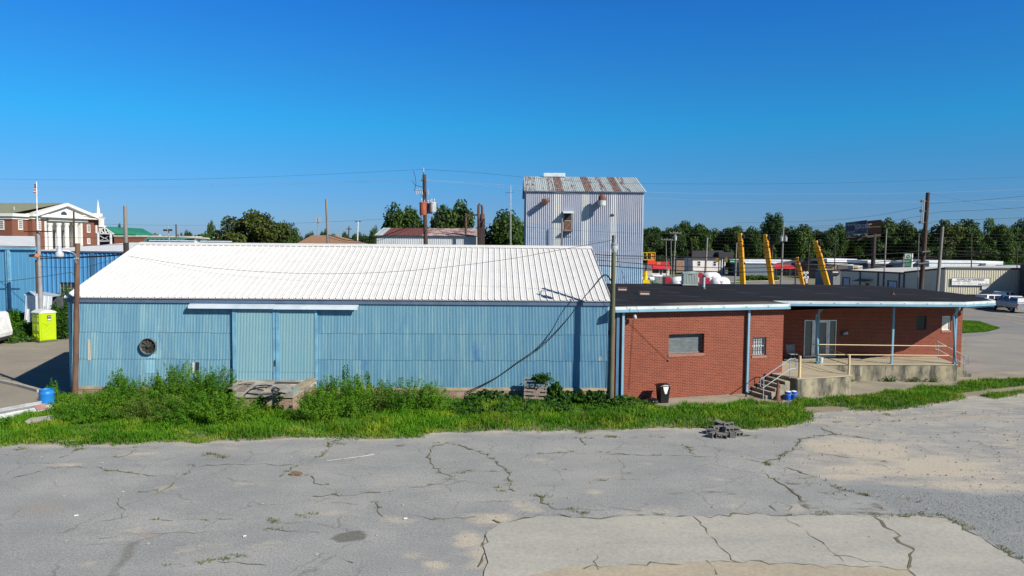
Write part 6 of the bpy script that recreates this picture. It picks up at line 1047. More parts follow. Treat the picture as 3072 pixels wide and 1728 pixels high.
thinpole('distant pole with short crossarms right of the bare pole', (1047, 679), (1045, 732), 130, .12, DARKP, arms=((8, .5),)); p, t = thinpole('distant white communication mast near the rusty shed', (1074, 664), (1073, 700), 200, .2, M('mast_white', (.6, .62, .65), .5), name='communication_mast', cat='mast'); MB().box((t.x-.8, t.y-.1, t.z-.15), (t.x+.8, t.y+.1, t.z+.05)).build('antenna', BLK, p)
p, t = thinpole('light pole with two dark floodlights above the green roofs', (505, 680), (508, 726), 90, .08, LGP, name='floodlight_pole', cat='light pole'); c = A(505, 691, 90); m = MB(); m.box((c.x-.5, c.y-.3, c.z-.1), (c.x-.12, c.y, c.z+.12)); m.box((c.x+.12, c.y-.3, c.z-.08), (c.x+.5, c.y, c.z+.14)); m.build('floodlights', BLK, p); MB().lathe((t.x, t.y, t.z), [(.05, 0), (.05, .12), (.01, .14)], 8).build('photocell', INS, p)
thinpole('dark pole among thin lines right of the floodlight pole', (528, 673), (529, 712), 130, .13, DARKP); thinpole('dark pole in front of the white portico columns', (221, 634), (223, 735), 100, .13, DARKP)
thinpole('thin wood pole at the left foot of the huge broad tree', (647, 694), (647, 727), 120, .1, GREYP)
# ================= courthouse, steeple, pavilion, green roofs =================
# the facade runs away from the camera and faces right; the body of the building lies to the left of it
chs = thing('courthouse', 'red brick courthouse with white pediment and tall white columns at the far left', 'courthouse', (-130, 195, 0)); CW = M('court_white', (.72, .70, .66), .6, c2=(.66, .65, .62), sc=.5); CBK = brick_mat('court_brick', (.21, .07, .04), (.17, .06, .035), (.22, .11, .07), .3, .12, .01); CRF = M('court_roof', (.20, .22, .14), .9, c2=(.25, .26, .17), sc=1, c3=(.15, .17, .12))
cm_, CL, cpl = wallframe((-125.7, 180), (-121, 214))
S_ = lambda px, off=0: cpl(px, 700, off)[0]
Z_ = lambda py, px, off=0: cpl(px, py, off)[1]
def cbox(m, s0, s1, o0, o1, z0, z1): return m.box((s0, o0, z0), (s1, o1, z1), cm_)
GLC = glass('court_glass', (.05, .06, .08), .2)
for a, b_, off in ((37, 83, 0), (98, 134, 1.2), (250, 283, 1.2), (283.5, 297, .4)):
    s0, s1 = S_(a, off), S_(b_, off); zf = Z_(656, a, off); back = -42 if a == 37 else -10
    cbox(MB(), s0, s1, back, off, 0, zf).build('brick_wing', CBK, chs); cbox(MB(), s0-.3, s1+.3, back, off+.3, zf-.1, Z_(650, a, off)).build('frieze', CW, chs); cbox(MB(), s0-.7, s1+.5, back, off+.9, Z_(649, a, off), Z_(640, a, off)).build('cornice', CW, chs)
cbox(MB(), S_(83), S_(100), -10, -.2, 0, Z_(656, 90)).build('recess_wall', CBK, chs)
def cwin(fr, pl_, x0, x1, y0, y1, off):
    a, z1 = pl_(x0, y0, off); b_, _ = pl_(x1, y0, off); _, z0 = pl_(x0, y1, off); w = MB().box((a-.12, off+.0, z0-.3), (b_+.12, off+.12, z1+.12), fr).build('window', CW, chs); m = MB(); xs_ = np.linspace(a+.03, b_-.03, 4); zs_ = np.linspace(z0, z1, 5)
    for i_ in range(3):
        for j_ in range(4): m.box((xs_[i_]+.05, off+.121, zs_[j_]+.06), (xs_[i_+1]-.05, off+.135, zs_[j_+1]-.06), fr)
    m.build('pane', GLC, w)
for a in ((55, 66, 662, 686, 0), (114, 121, 664, 688, 1.2), (261, 269, 675, 695, 1.2), (287, 290, 677, 696, .4), (262, 269, 716, 729, 1.2)): cwin(cm_, cpl, *a)
pA = cm_ @ V((S_(37), -42, 0)); pB = cm_ @ V((S_(37), 0, 0)); sm_, sl2, spl = wallframe((pA.x, pA.y), (pB.x, pB.y)); cwin(sm_, spl, 0, 11, 662, 686, 0)
zt_ = Z_(664, 190); cbox(MB(), S_(134), S_(250), -10, -2.6, 0, zt_).build('portico_back_wall', CW, chs); cbox(MB(), S_(134, 1)-.2, S_(137, 1)+.4, -2.6, 1, 0, zt_).build('pier', CW, chs); cbox(MB(), S_(243, 1), S_(250, 1), -2.6, 1, 0, zt_).build('pier', CW, chs)
for px in (150, 176, 200, 226): q = cm_ @ V((S_(px, .8), .8, 0)); zc = Z_(668, px, .8); MB().lathe((q.x, q.y, 0), [(.62, 0), (.58, zc-1.4), (.54, zc-.9), (.75, zc-.6), (.8, zc-.1)], 18).build('column', CW, chs, smooth=True)
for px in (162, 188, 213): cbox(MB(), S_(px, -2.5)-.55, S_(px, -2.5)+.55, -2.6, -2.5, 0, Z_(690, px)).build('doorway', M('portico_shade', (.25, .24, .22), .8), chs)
cbox(MB(), S_(133), S_(251), -2.6, 1.5, zt_+.003, Z_(655, 190)).build('entablature', CW, chs); cbox(MB(), S_(103), S_(291), -3, 2.4, Z_(655, 190)+.003, Z_(651, 190)).build('cornice', CW, chs)
def cp(px, py, off): a, z = cpl(px, py, off); return V((a, off, z))
ap, lf_, rt_ = cp(195, 618, 1.8), cp(104, 648, 1.8), cp(289, 657, 1.8); bk_ = V((0, -1.5, 0)); m = MB(); m.add([cm_ @ q for q in (lf_, ap, rt_, lf_+bk_, ap+bk_, rt_+bk_)], [(0, 1, 2), (5, 4, 3)]); m.build('pediment', CW, chs)
for a, b_ in ((lf_, ap), (ap, rt_)): o1 = V((0, .9, 0)); th = V((0, 0, .8)); MB().add([cm_ @ q for q in (a+o1, b_+o1, b_+o1+th, a+o1+th, a+bk_, b_+bk_, b_+bk_+th, a+bk_+th)], [(0, 1, 2, 3), (7, 6, 5, 4), (3, 2, 6, 7), (0, 4, 5, 1)]).build('raking_cornice', CW, chs)
q = cp(192, 645, 1.85); MB().add([cm_ @ V((q.x+1.15*math.cos(math.pi*k/12), q.y, q.z+.95*math.sin(math.pi*k/12))) for k in range(13)], [tuple(range(13))]).build('fan_window', GLC, chs)
b4 = V((0, -45, 0)); up8 = V((0, 0, .82)); s37 = S_(37)-.7; zl = Z_(640, 37)+.05; m = MB(); m.add([cm_ @ q for q in (V((s37, .9, zl)), V((s37, -42, zl)), V((ap.x, -42, ap.z+.82)), ap+up8)], [(0, 1, 2, 3)]); m.add([cm_ @ q for q in (rt_+up8, V((rt_.x, -42, rt_.z+.8)), V((ap.x, -42, ap.z+.82)), ap+up8)], [(0, 1, 2, 3)]); m.build('roof', CRF, chs)
q = cm_ @ V((S_(76), -3, Z_(640, 76)+1.2)); MB().cyl(q-V((0, 0, .6)), q+V((0, 0, .5)), .15, n=6).build('vent', M('zinc', (.45, .5, .55), .5), chs)
p, b, t = pole('flagpole', 'tall white flagpole flying a striped flag before the courthouse', (109.3, 545), (113, 735), 150, .11, M('flagpole_white', (.8, .8, .8), .4), 'flagpole'); fm = MB(); f2 = MB(); f3 = MB()
ta = A(109, 550, 150); w_, h_ = .68, 1.85
for k in range(7):
    z = ta.z-.15-h_+.0+k*h_/7; mbk = fm if k % 2 == 0 else f2; ws = .55+.45*min(1, (7-k)/5)
    mbk.box((ta.x-w_*ws, 149.97, z), (ta.x-.04, 150.03, z+h_/7-.002))
f3.box((ta.x-.34, 149.94, ta.z-.95), (ta.x-.04, 150.06, ta.z-.14)); fm.build('red_stripes', M('flag_red', (.4, .1, .1), .7), p); f2.build('white_stripes', M('flag_white', (.6, .6, .6), .7), p); f3.build('blue_field', M('flag_blue', (.05, .06, .2), .7), p)
st_ = thing('church_steeple', 'slender white church steeple right of the courthouse', 'steeple', (XA(301, 260), 260, 0)); c = XA(301, 260); zs = lambda py: ZA(300, py, 260)
def sq(m, cx, cy, prof): 
    for (r0, z0), (r1, z1) in zip(prof[:-1], prof[1:]): m.add([(cx+sx*r0, cy+sy*r0, z0) for sx, sy in ((-1, -1), (1, -1), (1, 1), (-1, 1))]+[(cx+sx*r1, cy+sy*r1, z1) for sx, sy in ((-1, -1), (1, -1), (1, 1), (-1, 1))], [(3, 2, 1, 0), (4, 5, 6, 7), (0, 1, 5, 4), (1, 2, 6, 5), (2, 3, 7, 6), (3, 0, 4, 7)])
m = MB(); sq(m, c, 260, [(1.6, 0), (1.6, zs(680)), (1.6, zs(680)+.01)]); sq(m, c, 260, [(1.25, zs(680)), (1.0, zs(676)), (1.0, zs(656)), (1.3, zs(655)), (1.3, zs(653))]); m.build('tower', CW, st_); m = MB().lathe((XA(297, 260), 260, zs(653)), [(.95, 0), (.8, .3), (.5, 3), (.02, zs(598)-zs(653))], 8); m.build('spire', CW, st_); m = MB(); sq(m, c, 260, [(2.0, zs(681)), (1.3, zs(677))]); m.build('skirt_roof', CW, st_)
pv = thing('green_pavilion', 'open market pavilion with green metal roof and white trusses', 'pavilion', (XA(370, 150), 155, 0)); Yp = 150; GRM = M('green_roof', (.02, .17, .10), .5, c2=(.03, .2, .12), sc=1); TW = M('truss_white', (.62, .62, .62), .5)
e1, e2, e3, e4 = A(295, 698, Yp), A(313, 682, Yp), A(343, 703, Yp), A(428, 688, Yp+14); e5 = A(460, 706, Yp+12)
m = MB(); m.add([e2, e4, e5, e3, e2+V((0, 0, .18)), e4+V((0, 0, .18)), e5+V((0, 0, .18)), e3+V((0, 0, .18))], [(3, 2, 1, 0), (4, 5, 6, 7), (2, 3, 7, 6)]); m.add([e2, e4, e4+V((-5, 3, -2)), e1], [(0, 1, 2, 3)]); m.build('roof', GRM, pv); m = MB()
B1, B2 = A(292, 700, Yp), A(341, 703, Yp)
for a, b_ in ((e2, e1), (e2, e3), (B1, B2), (e2, A(316, 701, Yp)), (A(303, 690, Yp), A(312, 701, Yp)), (A(325, 690, Yp), A(316, 701, Yp)), (A(325, 690, Yp), A(328, 702, Yp)), (A(300, 700, Yp), A(303, 690, Yp)), (A(333, 696, Yp), A(328, 702, Yp)), (A(296, 724, Yp), A(333, 723, Yp))): m.cyl(a, b_, .13, n=6)
m.cyl(A(332, 700, Yp), V((A(332, 700, Yp).x, Yp, 0)), .25, n=8); m.cyl(A(294, 700, Yp), V((A(294, 700, Yp).x, Yp, 0)), .25, n=8); m.cyl(A(299, 708, Yp+.3), A(330, 722, Yp+.3), .06, n=4); m.cyl(A(330, 706, Yp+.3), A(300, 722, Yp+.3), .06, n=4); m.build('truss', TW, pv)
MB().box((XA(290, Yp+3), Yp+3, 0), (XA(343, Yp+3), Yp+12, ZA(320, 703, Yp+3))).build('dark_interior', M('dark_interior', (.03, .03, .032), .9), pv)
mk = thing('brick_market', 'long low brick building with pale parapet beyond the white roofs', 'building', (XA(480, 140), 145, 0)); Ym = 140; MB().box((XA(343, Ym), Ym, 0), (XA(540, Ym), Ym+20, ZA(400, 710, Ym))).build('wall', CBK, mk); MB().box((XA(343, Ym)-.1, Ym-.1, ZA(400, 710, Ym)+.003), (XA(545, Ym), Ym+20, ZA(400, 706.5, Ym))).build('parapet', M('cream_trim', (.62, .60, .50), .7), mk)
m = MB(); m.add([A(537, 707, 130), A(628, 713, 122), A(632, 718, 120), A(537, 712, 129)], [(0, 1, 2, 3)]); m.add([A(537, 707, 130), A(628, 713, 122), A(628, 713, 160), A(537, 708, 165)], [(0, 1, 2, 3)]); m.build('long_roof', M('cream_trim', (.62, .60, .50), .7), mk)
gs = thing('green_house', 'low house with faded green roof panels beyond the warehouse ridge', 'house', (XA(480, 110), 112, 0)); Yg = 108; m = MB(); m.add([A(420, 731, Yg), A(545, 731, Yg), A(532, 711, Yg+8), A(442, 711, Yg+8)], [(0, 1, 2, 3)]); m.add([A(545, 731, Yg), A(532, 711, Yg+8), A(640, 720, Yg+8), A(655, 731, Yg)], [(0, 1, 2, 3)]); m.build('roof', M('faded_green', (.06, .17, .12), .7, c2=(.1, .2, .15), sc=1), gs); MB().box((XA(425, Yg+.5), Yg+.5, 0), (XA(650, Yg+.5), Yg+9, ZA(480, 731.5, Yg+.5))).build('wall', BRK2, gs)
m = MB(); 
for k in range(7): a = 438+k*13; m.add([A(a, 727, Yg-.1+1.5), A(a+9, 727, Yg+1.4), A(a+13, 717, Yg+5.4), A(a+4, 717, Yg+5.4)], [(0, 1, 2, 3)])
m.build('dark_panels', M('dark_panel', (.03, .045, .05), .5), gs)
cg = thing('gable_house', 'small dark roofed house with a white gable just above the warehouse ridge', 'house', (XA(575, 100), 100, 0)); Yg = 100; m = MB(); g0, g1, g2, g3 = A(580, 727, Yg), A(587.5, 716, Yg), A(600, 726, Yg), A(547, 717, Yg+6); m.add([g0, g1, g2, V((g0.x, g0.y, 0)), V((g2.x, g2.y, 0))], [(0, 1, 2), (3, 0, 2, 4)]); m.build('wall', CW, cg); m = MB(); m.add([g0+V((-.1, -.15, 0)), g1+V((0, -.15, .05)), A(558, 716.5, Yg+5), A(540, 728, Yg+4)], [(0, 1, 2, 3)]); m.add([g1+V((0, -.15, .05)), g2+V((.1, -.15, 0)), A(620, 727, Yg+8), A(600, 717, Yg+8)], [(0, 1, 2, 3)]); m.build('roof', M('dark_shingle', (.035, .035, .04), .9), cg)
for nm, a, b_, y0, y1, Yq, lab in (('blue_canopy', 447, 546, 720, 728, 92, 'long pale blue metal canopy edge left of the white gable'), ('blue_canopy', 600, 660, 722, 729, 93, 'short pale blue metal canopy edge right of the white gable')):
    t = thing(nm, lab, 'canopy', (XA(a, Yq), Yq, 0)); MB().box((XA(a, Yq), Yq, ZA(a, y0+3, Yq)), (XA(b_, Yq), Yq+4, ZA(a, y0, Yq))).build('roof', M('pale_blue_metal', (.42, .53, .62), .5), t); MB().box((XA(a+2, Yq), Yq+.1, 0), (XA(b_-2, Yq), Yq+3.8, ZA(a, y0+3, Yq)-.01)).build('wall', M('dark_blue_fascia', (.04, .09, .15), .7), t)
fg = thing('far_house', 'far pale roofed house with a white gable beyond the brick market', 'house', (XA(475, 200), 200, 0)); Yf_ = 200; MB().add([A(476, 708, Yf_), A(479.5, 703, Yf_), A(485, 708, Yf_)], [(0, 1, 2)]).build('gable', CW, fg); MB().add([A(455, 709, Yf_), A(457, 703.5, Yf_+4), A(479, 703, Yf_), A(476, 708, Yf_)], [(0, 1, 2, 3)]).build('roof', M('far_roof', (.25, .25, .24), .9), fg); MB().box((XA(456, Yf_+.2), Yf_+.2, 0), (XA(485, Yf_+.2), Yf_+5, ZA(470, 709, Yf_))).build('wall', CW, fg)
# ================= right background =================
def bld(name, label, cat, Y, x0, x1, ytop, dep, wmat, rmat=None, over=0, parts=None, z0=0, rz_=.15):
    t = thing(name, label, cat, (XA((x0+x1)/2, Y), Y+dep/2, 0)); zt = ZA((x0+x1)/2, ytop, Y); MB().box((XA(x0, Y), Y, 0), (XA(x1, Y), Y+dep, zt)).build('wall', wmat, t)
    if rmat: MB().box((XA(x0, Y)-over, Y-over, zt+.003), (XA(x1, Y)+over, Y+dep+over, zt+rz_)).build('roof', rmat, t)
    return t, zt
# tan warehouse with sign
TAN = panel_mat('tan_ribbed', (.56, .52, .40), (.50, .47, .37), .95, .5, 0, .1); TTR = M('bronze_trim', (.07, .07, .075), .6)
A0 = (XA(2838, 97), 97.0); B0 = (XA(2716, 104), 104.0); C0 = (XA(2524, 116), 116.0); D0 = (A0[0]+45, 97.0)
rw = thing('metal_warehouse', 'tan ribbed metal building with a lettered wall sign at the right', 'warehouse', (75, 105, 0)); zA = ZA(2838, 806, 97); zB = ZA(2716, 818, 104); zC = ZA(2524, 812, 116)
m = MB(); ribs(m, V((1, 0, 0)), None, V((0, -1, 0)), V((0, 97, 0)), V((0, 0, zA)), A0[0], D0[0], .305, h=.05, wb=.10, wt=.05); m.build('sunlit_wall', TAN, rw)
m = MB(); m.add([(*A0, 0), (*A0, zA), (*B0, zB), (*B0, 0)], [(0, 1, 2, 3)]); m.add([(*B0, 0), (*B0, zB-.1), (*C0, zC), (*C0, 0)], [(0, 1, 2, 3)]); m.build('shaded_wall', TAN, rw)
m = MB(); m.box((A0[0]-.1, 96.85, zA-.02), (D0[0], 97, zA+.2)); 
for (a, za), (b_, zb_) in (((A0, zA), (B0, zB)), ((B0, zB-.12), (C0, zC))): a3, b3 = V((*a, za)), V((*b_, zb_)); m.cyl(a3+V((-.06, -.05, .05)), b3+V((-.06, -.05, .05)), .12, n=4)
m.build('eave_trim', TTR, rw)
def onC(px, z): # point on the low shaded wall
    r_ = ray(px, 800); d = V((C0[0]-B0[0], C0[1]-B0[1], 0)); n_ = V((d.y, -d.x, 0)).normalized(); k = (V((*B0, 0))-V((0, 0, H))); tt = (k.x*n_.x+k.y*n_.y)/(r_.x*n_.x+r_.y*n_.y); return V((r_.x*tt, r_.y*tt, z)), d.normalized(), (-n_ if n_.y > 0 else n_)
for px in (2582, 2636, 2653, 2700, 2714): q, d, n_ = onC(px, 0); m = MB(); m.box((-.12, -.09, 0), (.12, .0, zC), Matrix(((d.x, -n_.x, 0, q.x), (d.y, -n_.y, 0, q.y), (0, 0, 1, 0), (0, 0, 0, 1)))); m.build('downspout', TTR, rw)
for a, b_, y0 in ((2532, 2550, 834), (2668, 2692, 844)):
    q0, d, n_ = onC(a, 0); q1, _, _ = onC(b_, 0); zt = H+ray(a, y0).z/ray(a, y0).y*q0.y; L = (q1-q0).length; mm = Matrix(((d.x, n_.x, 0, q0.x), (d.y, n_.y, 0, q0.y), (0, 0, 1, 0), (0, 0, 0, 1))) if (q1-q0).dot(d) > 0 else Matrix(((-d.x, n_.x, 0, q0.x), (-d.y, n_.y, 0, q0.y), (0, 0, 1, 0), (0, 0, 0, 1)))
    dd = MB().box((-.25, .01, 0), (L+.1, .05, zt+.15), mm).build('door_frame', TTR, rw); MB().box((.15, .051, 0), (L, .08, zt), mm).build('roller_door', M('door_blue_white', (.42, .50, .60), .6), dd)
q0, d, n_ = onC(2580, 0); q1, _, _ = onC(2621, 0); zt = H+ray(2600, 836).z/ray(2600, 836).y*q0.y; m = MB(); m.add([q0+V((0, 0, zt)), q1+V((0, 0, zt)), q1+n_*1.4+V((0, 0, zt-.3)), q0+n_*1.4+V((0, 0, zt-.3))]+[q0+V((0, 0, zt-.06)), q1+V((0, 0, zt-.06)), q1+n_*1.4+V((0, 0, zt-.36)), q0+n_*1.4+V((0, 0, zt-.36))], [(0, 1, 2, 3), (7, 6, 5, 4), (3, 2, 6, 7), (0, 3, 7, 4), (1, 5, 6, 2)]); m.build('awning', M('green_awning', (.10, .17, .16), .6), rw)
q0, d, n_ = onC(2604, 0); m = MB().box((-.35, 0, 1.1), (.35, .06, 2.0), Matrix(((d.x, n_.x, 0, q0.x), (d.y, n_.y, 0, q0.y), (0, 0, 1, 0), (0, 0, 0, 1)))); m.build('small_window', glass('dark_glass'), rw)
m = MB(); m.add([(*A0, zA+.1), (*B0, zB), (*C0, zC), (C0[0]+14, 130, zC+.15), (D0[0], 130, zA+.2), (D0[0], 97, zA+.15)], [(0, 1, 2, 3, 4, 5)]); m.build('roof', M('tan_white_roof', (.62, .60, .55), .6), rw)
sgn = thing('wall_sign', 'white lettered company sign on the tan ribbed wall', 'sign', (XA(2916, 96.85), 96.85, 0)); sx0, sx1, sz0, sz1 = XA(2860, 96.8), XA(2974, 96.8), ZA(2916, 856, 96.8), ZA(2916, 834.5, 96.8); MB().box((sx0, 96.78, sz0), (sx1, 96.9, sz1)).build('board', WHT, sgn); m = MB()
for lo, hi in (((sx0-.05, 96.76, sz0-.05), (sx1+.05, 96.8, sz0+.01)), ((sx0-.05, 96.76, sz1-.01), (sx1+.05, 96.8, sz1+.05)), ((sx0-.05, 96.765, sz0), (sx0+.01, 96.8, sz1)), ((sx1-.01, 96.765, sz0), (sx1+.05, 96.8, sz1))): m.box(lo, hi)
m.build('frame', TTR, sgn); SI = M('sign_navy', (.03, .05, .12), .6); h = sz1-sz0; w = sx1-sx0
text('RAWLS ENTERPRISES', h*.37, SI, sgn, ((sx0+sx1)/2, 96.77, sz1-h*.34), (R(90), 0, 0), align='CENTER', ext=.01, sx=1.1); text('478-272-9766', h*.27, SI, sgn, (sx1-.1, 96.77, sz0+h*.07), (R(90), 0, 0), align='RIGHT', ext=.01)
text('Steel & Pipe Distributor - Machine & Welding Shop', h*.12, SI, sgn, (sx0+.08, 96.77, sz1-h*.5), (R(90), 0, 0), align='LEFT', ext=.005); m = MB()
for i, x in enumerate((.03, .15, .29, .41, .49)):
    for k in range(3): m.box((sx0+w*x, 96.772, sz0+h*(.34-.1*k)), (sx0+w*(x+.07+.01*(i % 3)), 96.78, sz0+h*(.37-.1*k)))
m.build('small_print', M('grey_ink', (.35, .36, .38), .7), sgn)
sg2 = thing('hours_sign', 'small white notice sign below the right end of the large lettered sign', 'sign', (XA(2962, 96.85), 96.85, 0)); a, b_, c_, d = XA(2952, 96.8), XA(2973, 96.8), ZA(2960, 868, 96.8), ZA(2960, 858, 96.8); MB().box((a, 96.8, c_), (b_, 96.9, d)).build('board', WHT, sg2); m = MB()
for k in range(3): m.box((a+.08, 96.79, c_+.08+.13*k), (b_-.1, 96.8, c_+.13+.13*k))
m.build('small_print', M('grey_ink', (.35, .36, .38), .7), sg2)
# neighbouring building that shades the far right of the tan wall
XN = XA(3062, 96.6); nb_ = thing('dark_building', 'dark metal lean-to edge against the tan wall at the right edge', 'building', (XN+5, 92, 0)); MB().box((XN, 88, 0), (XN+20, 96.5, 5.2)).build('wall', M('dark_wall', (.06, .07, .08), .8), nb_); MB().box((XN-.2, 87.7, 5.203), (XN+20, 96.6, 5.4)).build('roof', TTR, nb_)
# vehicles
def vehicle(name, label, cat, body, kind, Y, px, py, rz, sc=1.0, extra=None):
    t = local(name, label, cat); L = 5.6 if kind != 'suv' else 4.9; Wd = .95; GLS = glass('car_glass', (.02, .025, .03), .06); TY_ = M('tyre', (.02, .02, .02), .85); y2 = Matrix(((1, 0, 0, 0), (0, 0, 1, 0), (0, 1, 0, 0), (0, 0, 0, 1)))
    if kind == 'suv': low = [(-2.4, .45), (2.35, .42), (2.42, .8), (2.3, 1.0), (1.2, 1.12), (-2.4, 1.12)]; cab = [(1.2, 1.12), (.45, 1.68), (-2.1, 1.72), (-2.38, 1.12)]; g = [(1.0, 1.17), (.42, 1.6), (-1.95, 1.63), (-2.15, 1.17)]; wx = (-1.5, 1.45)
    else: low = [(-2.9, .55), (2.7, .5), (2.85, .9), (2.75, 1.15), (1.45, 1.25), (-2.9, 1.22)]; cab = [(1.5, 1.25), (.75, 1.86), (-.85, 1.88), (-1.15, 1.25)]; g = [(1.28, 1.3), (.68, 1.78), (-.8, 1.79), (-1.0, 1.3)]; wx = (-1.85, 1.8)
    m = MB(); m.prism(low, -Wd, Wd, y2); m.build('body', body, t, bevel=.07)
    def taper(poly, w0, w1): 
        zs_ = [z for _, z in poly]; lo, hi = min(zs_), max(zs_); f_ = lambda z: w0+(w1-w0)*(z-lo)/(hi-lo); n = len(poly); return [(x, -f_(z), z) for x, z in poly]+[(x, f_(z), z) for x, z in poly], [tuple(range(n))[::-1], tuple(range(n, 2*n))]+[(i, (i+1) % n, n+(i+1) % n, n+i) for i in range(n)]
    MB().add(*taper(cab, .92, .74)).build('cabin', body, t, bevel=.05); MB().add(*taper(g, .935, .775)).build('side_windows', GLS, t); e = .06; MB().add([(cab[0][0]+.03-.08, -.78, cab[0][1]+.06), (cab[0][0]-.05, .78, cab[0][1]+.06), (cab[1][0]+.06, .66, cab[1][1]-.07), (cab[1][0]+.06, -.66, cab[1][1]-.07)], [(0, 1, 2, 3)]).build('windscreen', GLS, t)
    for px_ in ((-.1,) if kind != 'suv' else (.0, -1.15)): 
        for sy in (-1, 1): MB().box((px_-.05, sy*.86-.07, g[0][1]), (px_+.05, sy*.86+.07, g[1][1]+.02)).build('pillar', body, t)
    if kind == 'shell': MB().add(*taper([(-1.2, 1.24), (-1.15, 1.8), (-2.7, 1.74), (-2.88, 1.24)], .93, .76)).build('bed_cap', body, t, bevel=.04); MB().add(*taper([(-1.35, 1.36), (-1.3, 1.68), (-2.6, 1.64), (-2.72, 1.36)], .94, .80)).build('cap_window', GLS, t)
    if kind == 'pickup': MB().box((-2.8, -.82, 1.1), (-1.2, .82, 1.235)).build('bed_floor', M('bed_dark', (.03, .03, .03), .8), t)
    for x in wx:
        for y in (-.95, .73):
            w_ = MB().lathe((x, y, .39), [(.2, 0), (.37, .01), (.39, .05), (.39, .17), (.37, .21), (.2, .22)], 22, (0, 1, 0)).build('wheel', TY_, t, smooth=True); MB().lathe((x, y-.012, .39), [(.02, 0), (.22, .01), (.22, .23), (.02, .24)], 14, (0, 1, 0)).build('rim', M('rim', (.4, .41, .42), .4, .5), w_)
    m = MB(); xe = low[0][0]; m.box((xe-.03, -.93, .85), (xe+.06, -.78, 1.12)); m.box((xe-.03, .78, .85), (xe+.06, .93, 1.12)); m.build('tail_light', M('tail_red', (.35, .02, .02), .3), t); m = MB(); xe = low[2][0]; m.box((xe-.12, -.9, .8), (xe+.02, -.6, .98)); m.box((xe-.12, .6, .8), (xe+.02, .9, .98)); m.build('headlight', glass('headlight_glass', (.6, .6, .6), .1), t)
    MB().box((low[0][0]-.12, -.9, .42), (low[0][0]+.1, .9, .62)).build('bumper', M('chrome', (.5, .5, .52), .3, .7), t); m = MB(); m.box((cab[0][0]-.25, -1.14, 1.15), (cab[0][0]-.1, -.95, 1.35)); m.box((cab[0][0]-.25, .95, 1.15), (cab[0][0]-.1, 1.14, 1.35)); m.build('mirror', M('mirror_black', (.03, .03, .03), .4), t)
    p = G(px, py) if Y is None else A(px, py, Y); place(t, (p.x, p.y, .004), rz, sc); return t
SIL = M('silver_paint', (.34, .36, .39), .3, .4); WPT = M('car_white', (.76, .77, .8), .25); DKG = M('dark_green_paint', (.05, .07, .065), .3)
vehicle('pickup_truck', 'silver pickup truck with a white bed cap parked closest to the road', 'pickup truck', SIL, 'shell', 86, 3032, 930, R(84.5))
vehicle('suv', 'white sport utility vehicle parked behind the silver pickup truck', 'suv', WPT, 'suv', 90.5, 2978, 920, R(23)); vehicle('pickup_truck', 'white crew cab pickup truck parked farthest back by the tan wall', 'pickup truck', WPT, 'pickup', 94, 3008, 905, R(31)); vehicle('suv', 'dark green vehicle mostly hidden left of the white sport utility vehicle', 'suv', DKG, 'suv', 93, 2940, 905, R(28), .9)
# tall dark utility pole, leaning grey pole
p, b, t = pole('utility_pole', 'tall dark utility pole with three stacked insulator brackets rising behind the flat roof', (2784, 578), (2762, 884), 57, .17, DARKP)
for y in (604, 634, 668):
    for dx, yy in ((-14, 0), (-10, -2), (-6, 0)): insul(p, A(2784+dx-(y-578)*.07, y+yy, 56.8), r=.07, h=.24, ax=(-1, 0, .3))
    MB().tube([A(2762-(y-604)*.07, y+2, 56.7), A(2783-(y-578)*.07, y, 56.8)], .035, 5).build('bracket', BLK, p)
for dx in (-14, -9): MB().tube([A(2782+dx, 600, 56.7), A(2776+dx, 672, 56.7)], .04, 5).build('riser', M('grey_cable', (.4, .4, .4), .5), p)
for y, x0, x1 in ((791, 2754, 2783), (756, 2766, 2790)): MB().cyl(A(x0, y+1, 56.6), A(x1, y-1, 56.6), .10, n=6).build('splice_box', BLK, p)
p, b, t = pole('utility_pole', 'leaning grey wooden pole right of the tall dark pole', (2828, 680), (2811, 880), 60, .13, GREYP)
for q, lab in ((('thin grey pole left of the green and white pylon sign', (2661, 686), (2653, 806), 110)), ) if False else (): pass
thinpole('thin grey pole between the billboard and the pylon sign', (2660, 686), (2653, 810), 110, .1, GREYP); thinpole('dark thin pole behind the tan building roof right of the signs', (2915, 700), (2914, 803), 118, .09, DARKP); thinpole('thin pole near the right edge before the trees', (3052, 745), (3051, 800), 120, .08, DARKP); thinpole('thin wire like pole left of the tall dark pole', (2757, 700), (2754, 805), 100, .05, GREYP)
# poles mid right
P_ = [('pole with a grey transformer above the red roofed shop', (2027, 696), (2020, 828), 150, .15, 2), ('thin pole with a wide crossarm left of the transformer pole', (1998, 716), (1999, 782), 170, .1, 1), ('dark pole behind the wide crossarm pole', (2013, 717), (2014, 800), 175, .1, 1), ('thick grey pole in front of the white house', (2122, 712), (2116, 814), 140, .2, 0), ('dark thin pole at the left corner of the white house', (2075, 716), (2077, 800), 160, .1, 0), ('grey signal pole left of the first yellow boom', (2210, 728), (2206, 828), 145, .15, 0), ('pole with two grey transformers between the booms', (2351, 666), (2343, 858), 110, .13, 3), ('thin pole between the short boom and the rightmost boom', (2428, 730), (2424, 815), 120, .1, 0), ('short pole left of the shortest boom', (2386, 790), (2386, 858), 105, .1, 0), ('thin pole under the huge trees right of the booms', (2505, 733), (2504, 785), 170, .1, 0), ('slim pole between shop and small tree', (2063, 756), (2064, 812), 158, .08, 0)]
